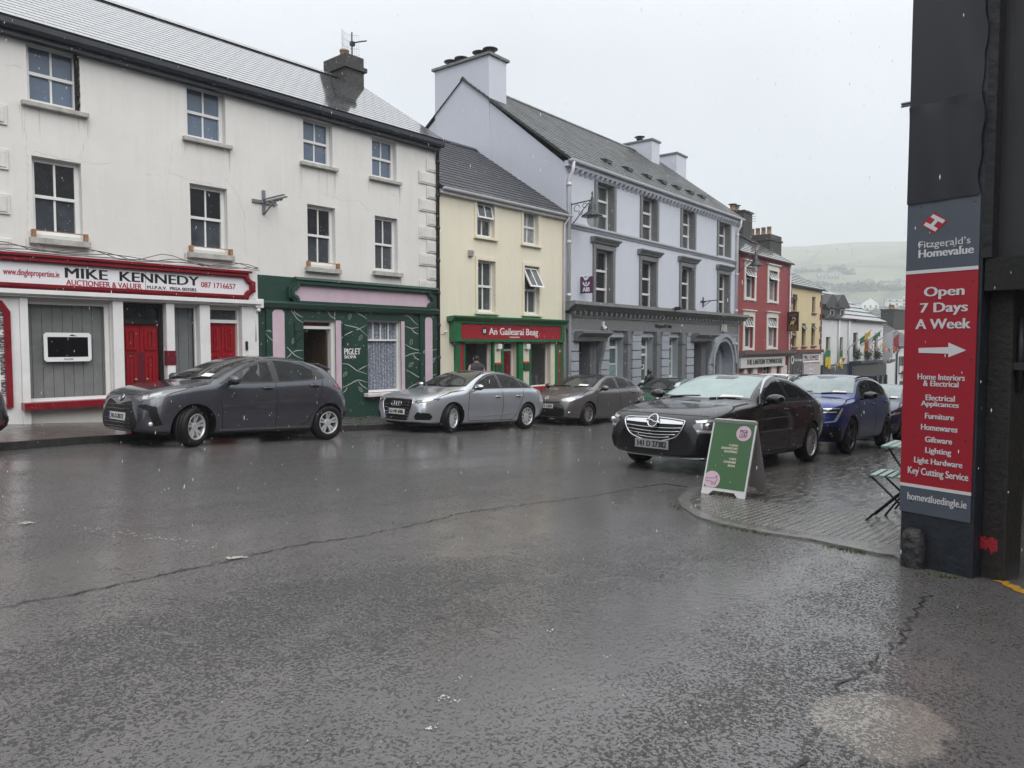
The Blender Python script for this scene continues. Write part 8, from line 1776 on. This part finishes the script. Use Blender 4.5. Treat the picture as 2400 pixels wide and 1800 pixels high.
s_ = PB.S(1354, 667, .5); T, f_, w_, z0, z1 = hanging_sign(PB, .95, 1354, 1388, 648, 687, .09, mat('bank purple', (.085, .018, .085), .35), 'bank_sign', 'square purple bank sign with white bird emblem projecting from the lavender wall')
class _Q: pass
q = _Q(); q.T = T; bird(q, f_, w_ / 2, (z0 + z1) / 2, (z1 - z0) * .82, .001)
T, f_, w_, z0, z1 = hanging_sign(PR, PR.S(1849, 750) - .3, 1839, 1871, 731, 776, .08, mat('dark maroon sign', (.035, .010, .014), .4), 'guesthouse_sign', 'dark maroon hanging sign with a golden lantern on the red townhouse corner')
GOLD = mat('dull gold paint', (.26, .15, .05), .45)
mb = MB(T); mb.text('B&B', w_ * .14, w_ * .88, z0 + .06, z0 + (z1 - z0) * .30, .001, .012, .0); mb.text('LANTERN', w_ * .16, w_ * .86, z1 - (z1 - z0) * .22, z1 - (z1 - z0) * .12, .001, .012); mb.build('lettering', GOLD, f_)
mb = MB(T); c_ = w_ / 2; h = z1 - z0; mb.prism([(c_ - w_ * .16, z0 + h * .52), (c_ + w_ * .16, z0 + h * .52), (c_ + w_ * .10, z0 + h * .36), (c_ - w_ * .10, z0 + h * .36)], .001, .014); mb.build('lantern', mat('lantern yellow', (.62, .48, .12), .4), f_)
mb = MB(T); mb.tube([(c_, z0 + h * .53, .01), (c_ + w_ * .22, z0 + h * .55, .01), (c_ + w_ * .2, z0 + h * .66, .01), (c_, z0 + h * .72, .01), (c_ - w_ * .06, z0 + h * .66, .01), (c_ + w_ * .03, z0 + h * .62, .01)], .02, 6); mb.build('lantern_hook', SWHT, f_)
# cable bracket on the white house
s_, z_ = PW1.sz(617, 474); d_ = find_d(PW1, s_, 672, z_); mb = MB(PW1.T)
mb.box((s_ - .035, s_ + .035), (z_ - .26, z_ + .26), (.0, .04)); mb.box((s_ - .28, s_ + .30), (z_ - .035, z_ + .035), (.0, .04)); mb.box((s_ - .022, s_ + .022), (z_ - .015, z_ + .015), (.04, d_)); mb.box((s_ - .022, s_ + .022), (z_ + .045, z_ + .07), (.04, d_ - .1)); mb.tube([(s_, z_ - .26, .05), (s_, z_ - .03, d_ * .5)], .018, 6); mb.tube([(s_ + .32, z_ - .04, .05), (s_ + .05, z_, d_ * .4)], .016, 6)
for k in range(4): mb.lathe([(.032, -.02), (.032, .045)], (s_ + .02, z_ - .02, .25 + .14 * k), 8)
o = mb.build('cable_bracket', STEEL); tag(o, 'grey steel cable bracket sticking out of the white rendered wall', 'bracket')
mb = MB(PB.T); s_, z_ = PB.sz(1647, 707); d_ = find_d(PB, s_, 1683, z_)
mb.box((s_ - .03, s_ + .03), (z_ - .25, z_ + .2), (0, .04)); mb.box((s_ - .25, s_ + .25), (z_ - .03, z_ + .03), (0, .04)); mb.tube([(s_, z_, .03), (s_, z_ + .05, d_)], .025, 6); mb.tube([(s_, z_ - .22, .03), (s_, z_, d_ * .5)], .015, 6); o = mb.build('cable_bracket', IRON); tag(o, 'thin black cable bracket on the lavender wall near the last window', 'bracket')
mb = MB(PB.T); s_, z_ = PB.sz(1556, 731); d_ = find_d(PB, s_, 1586, z_); mb.tube([(s_, z_, .03), (s_, z_ + .12, d_ * .6), (s_, z_ + .16, d_)], .02, 6); mb.box((s_ - .10, s_ + .10), (z_ + .06, z_ + .19), (d_ - .05, d_ + .2)); mb.box((s_ - .05, s_ + .05), (z_ - .06, z_ + .06), (0, .04)); o = mb.build('floodlight', IRON); tag(o, 'small black floodlight on an arm above the bank cornice', 'floodlight')
mb = MB(PB.T); s_, z_ = PB.sz(1411, 764, .12); mb.box((s_ - .05, s_ + .05), (z_ - .02, z_ + .16), (.122, .20)); mb.ball((s_, z_ - .08, .24), .085); o = mb.build('security_camera', WHITE_TRIM); c_ = MB(PB.T); c_.ball((s_ + .02, z_ - .10, .29), .055); c_.build('camera_dome', GLOSSBLK, o); tag(o, 'white dome security camera on the dark bank frieze', 'security camera')
mb = MB(PB.T); s_, z_ = PB.sz(1716, 805, .15); mb.box((s_ - .06, s_ + .06), (z_ - .05, z_ + .05), (.02, .4)); mb.box((s_ - .03, s_ + .03), (z_, z_ + .25), (.006, .06)); o = mb.build('security_camera', WHITE_TRIM, bevel=.01); tag(o, 'white bullet security camera beside the arched bank entrance', 'security camera')
mb = MB(PB.T); s_, z_ = PB.sz(1384, 716, .05); mb.box((s_ - .2, s_ + .2), (z_ - .14, z_ + .14), (.002, .06)); o = mb.build('alarm_box', WHITE_TRIM, bevel=.01); c_ = MB(PB.T); c_.box((s_ - .08, s_ + .08), (z_ - .06, z_ + .06), (.0605, .065)); c_.build('label_plate', BLACKP, o); tag(o, 'white box with small print under the purple bank sign', 'alarm box')
# aerial on the chimney of the white house
q = PW1.off(-3.4); s_, z0_ = q.sz(825, 118); z1_ = q.Z(825, 76); mb = MB(q.T); mb.tube([(s_, z0_ - .2, 0), (s_, z1_, 0)], .022, 8)
zc_ = q.Z(825, 102); mb.tube([(s_ - .03, zc_, .0), (s_ + .12, zc_ + .02, .28), (s_ + .28, zc_ + .07, .35)], .02, 6); mb.box((s_ - .05, s_ + .07), (zc_ - .07, zc_ + .05), (-.05, .07)); an_ = mb.build('aerial', IRON); tag(an_, 'wire grid television aerial on the sooty white house chimney', 'aerial')
mb = MB(q.T); a, b_ = q.S(806, 95), q.S(846, 100); zt_, zb_ = q.Z(826, 74), q.Z(826, 122)
for k in range(13): x = a + (b_ - a) * k / 12; mb.tube([(x, zb_, -.25 + .3 * (k - 6) ** 2 / 72), (x, zt_, -.25 + .3 * (k - 6) ** 2 / 72)], .004, 4)
for k in range(4): z = zb_ + (zt_ - zb_) * k / 3; mb.tube([(a + (b_ - a) * j / 12, z, -.25 + .3 * (j - 6) ** 2 / 72) for j in range(13)], .004, 4)
mb.build('grid_reflector', STEEL, an_)
q = PR.off(-3.0); s_, z_ = q.sz(1755, 520); mb = MB(q.T); mb.tube([(s_, z_ - .8, 0), (s_, z_ + .7, 0)], .03, 6)
for k in range(4): mb.tube([(s_ - .3, z_ + .15 * k, .1), (s_ + .35, z_ + .15 * k + .05, .3)], .015, 4)
o = mb.build('aerial', STEEL); tag(o, 'television aerial behind the red townhouse roof', 'aerial')
# ------------------------------------------------------------------ flags and bunting at the pub
GRNF = mat('green flag cloth', (.02, .15, .07), .7); GLDF = mat('gold flag cloth', (.55, .35, .04), .7); ORGF = mat('orange flag cloth', (.62, .17, .03), .7); WHTF = mat('white flag cloth', (.70, .70, .74), .7); REDF = mat('red flag cloth', (.50, .03, .05), .7)
def on_plane_px(P, x, y, d): s, z = P.sz(x, y, d); return P.T(s, z, d)
def flag(a, b_, da, db, cloth, label, hang):
    pa = on_plane_px(PP, *cr_(*a), da); pb = on_plane_px(PP, *cr_(*b_), db); o = empty('flag', pa, label, 'flag', 'flags on the pub front')
    mb = MB(); mb.tube([pa, pb], .035, 6); mb.ball(pb, .06, n=8, m=5); mb.build('flag_pole', WHITE_TRIM, o); d = (pa - pb); n = d.normalized()
    k0 = 0
    for (m, t0, t1, drop) in cloth:
        mb = MB(); N_ = 10; rows_ = 5; ids = {}
        for i in range(N_ + 1):
            t = t0 + (t1 - t0) * i / N_; c = pb + d * t
            for j in range(rows_ + 1):
                v = j / rows_; w = .07 * sin(i * 1.7 + j * .8 + t0 * 9) * v; ids[i, j] = len(mb.v); mb.v.append(c + Vector((w, w * .7, -drop * v * (1 - .25 * abs(sin(i * .9)))) ) + hang * v)
        for i in range(N_):
            for j in range(rows_): mb.face((ids[i, j], ids[i + 1, j], ids[i + 1, j + 1], ids[i, j + 1]), smooth=True)
        mb.build('cloth', m, o, recalc=False)
    return o
flag((1060, 1235), (1255, 1080), .1, 2.0, [(GLDF, .02, .28, .5), (GRNF, .26, .46, .55)], 'furled gold and green flag on a white pole at the pub', Vector((-.2, 0, 0)))
flag((1165, 1215), (1338, 1080), .1, 2.0, [(GRNF, .05, .40, .45), (WHTF, .38, .60, .6), (ORGF, .55, .80, .9)], 'furled green white and orange flag in the middle of the pub', Vector((-.2, 0, 0)))
flag((1255, 1200), (1430, 1092), .1, 2.0, [(WHTF, .02, .42, 2.4)], 'large white flag with a dark blue emblem at the pub', Vector((.1, 0, 0)))
flag((1400, 1190), (1480, 1100), .3, 2.2, [(REDF, .02, .6, 1.5)], 'red flag behind the large white flag', Vector((.1, 0, 0)))
q = PP.off(1.7); s_, z_ = q.sz(*cr_(1412, 1175)); mb = MB(q.T); mb.ring_frame([(s_ + .34 * cos(t), z_ + .42 * sin(t)) for t in [R(40) + k * R(290) / 12 for k in range(13)]], [(s_ + .24 * cos(t), z_ + .31 * sin(t)) for t in [R(40) + k * R(290) / 12 for k in range(13)]], 0, .03); o = mb.build('flag_emblem', mat('navy print', (.03, .04, .12), .6)); tag(o, 'dark blue ring emblem on the large white flag', 'emblem')
def bunting(pts, n, label, seed):
    rr = random.Random(seed); P_ = [on_plane_px(PP, *cr_(x, y), d) for x, y, d in pts]; o = empty('bunting', P_[0], label, 'bunting', 'strings of bunting at the pub'); mb = MB(); Q = []
    for a, b_ in zip(P_, P_[1:]):
        for i in range(12): t = i / 12; c = a.lerp(b_, t); c.z -= .25 * sin(pi * t); Q.append(c)
    Q.append(P_[-1]); mb.tube(Q, .012, 4); mb.build('string', WHITE_TRIM, o)
    for k in range(n):
        c = Q[int((k + .5) / n * (len(Q) - 1))]; e_ = Vector((rr.uniform(.10, .16), rr.uniform(-.08, .08), 0)); f_ = MB(); f_.v += [c - e_, c + e_, c + Vector((rr.uniform(-.1, .1), rr.uniform(-.1, .1), -.36))]; f_.face((0, 1, 2)); f_.build('pennant', [GRNF, GLDF, WHTF, ORGF][k % 4], o, recalc=False)
bunting([(1060, 1235, .4), (1010, 1310, .5), (920, 1378, .4)], 12, 'string of bunting sloping down towards the yellow banner', 1)
bunting([(1250, 1200, 1.2), (1340, 1190, 1.8), (1430, 1215, 2.2), (1560, 1225, 2.6)], 16, 'string of bunting under the big white flag', 2)
# ------------------------------------------------------------------ people
SKIN = mat('skin', (.46, .26, .19), .5); HAIR = mat('dark brown hair', (.016, .011, .009), .55, bump=(60, .8)); PINKS = mat('pink shirt', (.68, .36, .36), .8, bump=(30, .3)); GILET = mat('navy padded gilet', (.016, .020, .032), .6, bump=(9, .8, .03)); JEAN = mat('dark trousers', (.02, .024, .04), .8); COATM = mat('wet black raincoat', (.014, .015, .016), .35, bump=(12, .8, .03)); SHOE = mat('dark shoes', (.012, .011, .01), .5)
def person(label, loc, rz, h, upper, hands_fwd, hood=None, hair=True, vest=None):
    o = empty('person', loc, label, 'person', rot=(0, 0, rz)); k = h / 1.75
    V, E, Rr, Mt = [], [], [], []
    def v(x, y, z, r, parent=None):
        V.append((x * k, y * k, z * k)); Rr.append((r[0] * k, r[1] * k) if isinstance(r, tuple) else (r * k, r * k))
        if parent is not None: E.append((parent, len(V) - 1))
        return len(V) - 1
    pel = v(0, 0, .95, (.165, .12)); wst = v(0, 0, 1.10, (.150, .11), pel); chs = v(0, .01, 1.28, (.175, .125), wst); shd = v(0, -.005, 1.42, (.15, .10), chs); nk = v(0, .0, 1.52, .058, shd); jw = v(0, .03, 1.585, (.072, .085), nk); hd_ = v(0, .02, 1.66, (.078, .098), jw); v(0, .01, 1.735, (.05, .06), hd_)
    nose = None
    for sg in (-1, 1):
        sh = v(sg * .185, -.005, 1.41, .062, shd); el = v(sg * .25, -.03 + hands_fwd * .04, 1.14, .045, sh); wr = v(sg * .22, .05 + hands_fwd * .22, .97 + hands_fwd * .16, .030, el); pm_ = v(sg * .215, .10 + hands_fwd * .26, .93 + hands_fwd * .18, (.040, .022), wr)
        for j, (dx, ln) in enumerate(((-.03, .075), (-.010, .088), (.010, .083), (.028, .065))):
            f1 = v(sg * .215 + dx, .125 + hands_fwd * .28, .885 + hands_fwd * .17, .0095, pm_); v(sg * .215 + dx, .14 + hands_fwd * .29, .885 - ln * .7 + hands_fwd * .17, .008, f1)
        t1 = v(sg * .18, .13 + hands_fwd * .26, .93 + hands_fwd * .18, .011, pm_); v(sg * .175, .155 + hands_fwd * .27, .90 + hands_fwd * .17, .009, t1)
        hp = v(sg * .095, 0, .88, .088, pel); kn = v(sg * .11, .02, .50, .060, hp); an = v(sg * .115, -.01, .10, .042, kn); v(sg * .12, .07, .045, (.045, .035), an)
    me = bpy.data.meshes.new('body'); me.from_pydata(V, E, []); b = bpy.data.objects.new('body', me); COL.objects.link(b)
    sk = b.modifiers.new('skin', 'SKIN'); sk.use_smooth_shade = True; b.modifiers.new('s', 'SUBSURF').levels = 2; b.modifiers['s'].render_levels = 2
    for i, d in enumerate(me.skin_vertices[0].data): d.radius = Rr[i]; d.use_root = (i == 0)
    dg = bpy.context.evaluated_depsgraph_get(); m2 = bpy.data.meshes.new_from_object(b.evaluated_get(dg)); bpy.data.objects.remove(b); m2.name = 'body'
    m2.materials.clear()
    for mm in (SKIN, upper, JEAN, SHOE): m2.materials.append(mm)
    for p in m2.polygons:
        z = p.center.z / k; x = abs(p.center.x) / k; hand = x > .165 and z < 1.0 + hands_fwd * .16 and p.center.y / k > .035 + hands_fwd * .19
        p.material_index = 0 if (z > 1.50 or hand) else (3 if z < .085 else (2 if z < .93 and x < .2 else 1)); p.use_smooth = True
    bo = bpy.data.objects.new('body', m2); COL.objects.link(bo); bo.parent = o
    def shell_(name, m, test, off, mesh_from=m2):
        bm = bmesh.new(); bm.from_mesh(mesh_from); bmesh.ops.delete(bm, geom=[f_ for f_ in bm.faces if not test(f_.calc_center_median() / k)], context='FACES')
        bm.normal_update()
        for x in bm.verts: x.co += x.normal * off
        mm_ = bpy.data.meshes.new(name); bm.to_mesh(mm_); bm.free(); mm_.materials.clear(); mm_.materials.append(m)
        for p in mm_.polygons: p.material_index = 0; p.use_smooth = True
        ob = bpy.data.objects.new(name, mm_); COL.objects.link(ob); ob.parent = o; so = ob.modifiers.new('t', 'SOLIDIFY'); so.thickness = .012; return ob
    # face: nose, ears, eyes, mouth
    f = MB(); f.ball((0, .118 * k, 1.635 * k), .014 * k, .022 * k, .022 * k, 8, 6); f.build('nose', SKIN, o, local=True)
    for sg in (-1, 1): f = MB(); f.ball((sg * .080 * k, .015 * k, 1.64 * k), .012 * k, .022 * k, .034 * k, 8, 6); f.build('ear', SKIN, o, local=True); f = MB(); f.ball((sg * .032 * k, .098 * k, 1.655 * k), .012 * k, .008 * k, .008 * k, 8, 6); f.build('eye', BLACKP, o, local=True)
    f = MB(); f.box((-.025 * k, .025 * k), (.105 * k, .114 * k), (1.590 * k, 1.598 * k)); f.build('mouth', mat('lips', (.3, .10, .09), .5), o, local=True)
    if hair: shell_('hair', HAIR, lambda c: c.z > 1.59 + max(0, (c.y + .01)) * .9 and not (c.y > .05 and c.z < 1.70), .014 * k)
    if vest: shell_('gilet', vest, lambda c: .93 < c.z < 1.53 and abs(c.x) < .19 and not (abs(c.x) > .15 and c.z < 1.3), .022 * k)
    if hood:
        shell_('hood', hood, lambda c: c.z > 1.47 and not (c.y > .06 and 1.56 < c.z < 1.70), .026 * k); shell_('coat', hood, lambda c: .70 < c.z < 1.52 and (abs(c.x) < .2 or c.z > .96), .030 * k)
    return o
fz_ = lambda x: gz(x) + .115
person('man in a navy padded gilet and pink shirt looking into the gallery window', (15.3, 14.15, fz_(15.3)), R(-25), 1.74, PINKS, .3, vest=GILET)
person('hooded figure in a dark raincoat at the bank cash machine', (25.6, 14.45, fz_(25.6)), R(-10), 1.66, COATM, 1.0, hood=COATM, hair=False)
# ------------------------------------------------------------------ houses and poles on the hill
def hill_hit(x, y):
    r = ray(x, y); lo = None
    for k in range(200, 2200, 2):
        p = CAM + r * k; rr_, ss_ = p.dot(hd), p.dot(hs)
        if p.z < hill_h(rr_, ss_): return p, k
    return CAM + r * 1400, 1400
HG = mat('hill house white', (.72, .72, .71), .8); HR = mat('hill house slate', (.10, .105, .115), .5); HGR = mat('hill house grey render', (.26, .26, .27), .8); HW = mat('hill house windows', (.03, .035, .04), .1)
def hill_house(x, yb, wpx, hpx, ang, wm, label, dorm=0, gable=False):
    p, k = hill_hit(x, yb); sc = k / PF; w = wpx * sc; h = hpx * sc; o = empty('hillside_house', p, label, 'house', 'houses on the hillside', rot=(0, 0, ang))
    eh = h * .55; dp = w * (.6 if not gable else 1.1)
    mb = MB(); mb.box((-w / 2, w / 2), (0, dp), (-6, eh))
    if gable: mb.poly([(-w / 2, 0, eh), (w / 2, 0, eh), (0, 0, h)]); mb.poly([(-w / 2, dp, eh), (w / 2, dp, eh), (0, dp, h)])
    else:
        for s_ in (-w / 2, w / 2): mb.poly([(s_, 0, eh), (s_, dp, eh), (s_, dp / 2, h)])
    wl_ = mb.build('wall', wm, o, local=True)
    mb = MB(); e_ = .5
    if gable:
        for sg in (-1, 1): mb.poly([(sg * (w / 2 + e_), -e_, eh - .15), (sg * (w / 2 + e_), dp + e_, eh - .15), (0, dp + e_, h + .1), (0, -e_, h + .1)])
    else:
        for (y0, y1) in ((-e_, dp / 2), (dp + e_, dp / 2)): mb.poly([(-w / 2 - e_, y0, eh - .1), (w / 2 + e_, y0, eh - .1), (w / 2 + e_, y1, h + .1), (-w / 2 - e_, y1, h + .1)])
    rf = mb.build('roof', HR, o, local=True); c = MB(); c.box((w * .36, w * .44), (dp / 2 - .4, dp / 2 + .4), (h - .3, h + 1.0)); c.build('chimney', wm, rf, local=True)
    n = max(3, int(w / 6))
    for i in range(n):
        xx = -w / 2 + w * (i + .5) / n
        for (z0, z1) in ((.12, .42), (.60, .86)) if eh > 7 else ((.25, .72),):
            m_ = MB(); m_.box((xx - .9, xx + .9), (-.06, .06), (eh * z0, eh * z1)); m_.build('window', HW, o, local=True)
    for i in range(dorm):
        xx = -w / 2 + w * (i + .5) / dorm; d_ = MB(); d_.box((xx - 2.2, xx + 2.2), (.2, dp * .4), (eh, eh + (h - eh) * .55)); dd = d_.build('dormer', HG, o, local=True); m_ = MB(); m_.box((xx - 1.2, xx + 1.2), (.15, .19), (eh + .2, eh + (h - eh) * .5)); m_.build('pane', HW, dd, local=True)
fa = YAW - R(90) - .26
for i, q in enumerate(((2040, 727, 46, 30, fa + .5, HG, 'white gabled house on the lower hillside', 0, True), (2102, 720, 44, 23, fa, HG, 'white house with dormers near the pillar on the lower hillside', 3, False), (2062, 724, 14, 16, fa, HG, 'small white annexe beside the gabled hillside house', 0, False), (1932, 656, 30, 17, fa, HGR, 'grey upper hillside house with two white dormers', 2, False), (1957, 655, 18, 15, fa, HGR, 'small grey house with one white dormer on the upper hillside', 1, False), (2012, 668, 46, 13, fa - .1, HGR, 'long low grey bungalow in the middle of the hillside', 0, False), (2037, 667, 26, 14, fa, HGR, 'grey gabled house in the middle of the hillside', 0, True), (2084, 664, 32, 9, fa, HGR, 'low grey bungalow on the right of the hillside', 0, False), (2107, 663, 18, 11, fa, HGR, 'grey gabled house on the right of the hillside', 0, True), (2122, 664, 16, 10, fa, HG, 'pale cottage at the right end of the hillside row', 0, False), (1979, 654, 9, 4, fa, HG, 'tiny white shed among the upper hillside houses', 0, False), (2085, 724, 14, 7, fa, HGR, 'small grey garage below the hillside houses', 0, False))): hill_house(*q)
for (x, yb, yt, lab) in ((1997, 598, 578, 'telegraph pole standing on the ridge of the hill'), (1891, 596, 586, 'short distant post on the left of the hill ridge')):
    p, k = hill_hit(x, yb); mb = MB(); h = (yb - yt) * k / PF; mb.tube([p, p + Vector((0, 0, h))], .3, 6); mb.tube([p + Vector((-2.2, 1.8, h * .9)), p + Vector((2.2, -1.8, h * .9))], .2, 4); o = mb.build('telegraph_pole', mat('pole wood', (.10, .09, .08), .8)); tag(o, lab, 'pole', 'poles on the hill')
hb = MB(); rr = random.Random(77)
def bush_line(pts, n, r0, r1):
    for i in range(n):
        t = rr.random() * (len(pts) - 1); a = int(t); f_ = t - a; x = pts[a][0] + (pts[a + 1][0] - pts[a][0]) * f_; y = pts[a][1] + (pts[a + 1][1] - pts[a][1]) * f_ + rr.gauss(0, 1.2)
        p, k = hill_hit(x, y); r = rr.uniform(r0, r1)
        for j in range(26):
            d = Vector((rr.gauss(0, 1), rr.gauss(0, 1), abs(rr.gauss(0, .7)))) * r * .5; c = p + d; a_ = rr.uniform(0, 6.3); q1 = Vector((cos(a_), sin(a_), rr.uniform(-.5, .5))) * r * .3; q2 = Vector((-sin(a_), cos(a_), rr.uniform(.2, .8))) * r * .25; hb.v += [c - q1, c + q2, c + q1, c - q2]; z = len(hb.v); hb.face((z - 4, z - 3, z - 2, z - 1))
bush_line([(1880, 690), (1960, 680), (2040, 682), (2140, 678)], 60, 3, 7); bush_line([(1900, 668), (1990, 672), (2060, 672)], 40, 3, 6); bush_line([(1990, 735), (2060, 738), (2140, 730)], 60, 2.4, 6.4); bush_line([(1860, 640), (1960, 633), (2000, 645)], 26, 4, 7); bush_line([(1960, 760), (2020, 750), (2100, 745), (2150, 745)], 40, 2, 5)
o = hb.build('hedgerow', mat('hedge foliage', (.035, .06, .028), .8, var=(.4, .5)), loc=(0, 0, 0), recalc=False); tag(o, 'distant hedges and scrub around the hillside houses', 'hedges', kind='stuff')
# ------------------------------------------------------------------ falling rain and misty air
rn = MB(); rr = random.Random(21)
for k in range(9500):
    t = rr.uniform(1.8, 17) ; px_ = rr.uniform(-60, 2460); py_ = rr.uniform(-60, 1500)
    p = Vector((rr.uniform(-3, 16), rr.uniform(-2, 13.5), rr.uniform(-1.0, 6.5)))
    if (p - CAM).length < 4.0 or p.z < gz(p.x) + .05: continue
    r = rr.uniform(.0014, .0032); h = r * rr.uniform(2.5, 6); dx = rr.uniform(-.15, .15) * h; b0 = len(rn.v)
    rn.v += [p + Vector((dx, 0, h)), p + Vector((r, 0, 0)), p + Vector((0, r, 0)), p + Vector((-r, 0, 0)), p + Vector((0, -r, 0)), p - Vector((dx, 0, h))]
    for a, b_ in ((1, 2), (2, 3), (3, 4), (4, 1)): rn.face((b0, b0 + a, b0 + b_)); rn.face((b0 + 5, b0 + b_, b0 + a))
o = rn.build('rain', mat('falling rain drops', (.80, .82, .84), .2), loc=(0, 0, 0), recalc=False); tag(o, 'falling rain drops scattered through the air over the street', 'rain', kind='stuff')
hz = MB(); hz.box((-70, 3700), (-950, 3700), (-17.5, 215)); m = bpy.data.materials.new('mist'); m.use_nodes = True; t = m.node_tree; t.nodes.clear()
v = t.nodes.new('ShaderNodeVolumePrincipled'); v.inputs['Color'].default_value = (.93, .97, 1.0, 1); v.inputs['Density'].default_value = .00082; v.inputs['Anisotropy'].default_value = .2
ou = t.nodes.new('ShaderNodeOutputMaterial'); t.links.new(v.outputs[0], ou.inputs['Volume'])
o = hz.build('haze', m, loc=(0, 0, 0)); tag(o, 'pale rain mist hanging over the street and the hill', 'haze', kind='stuff')
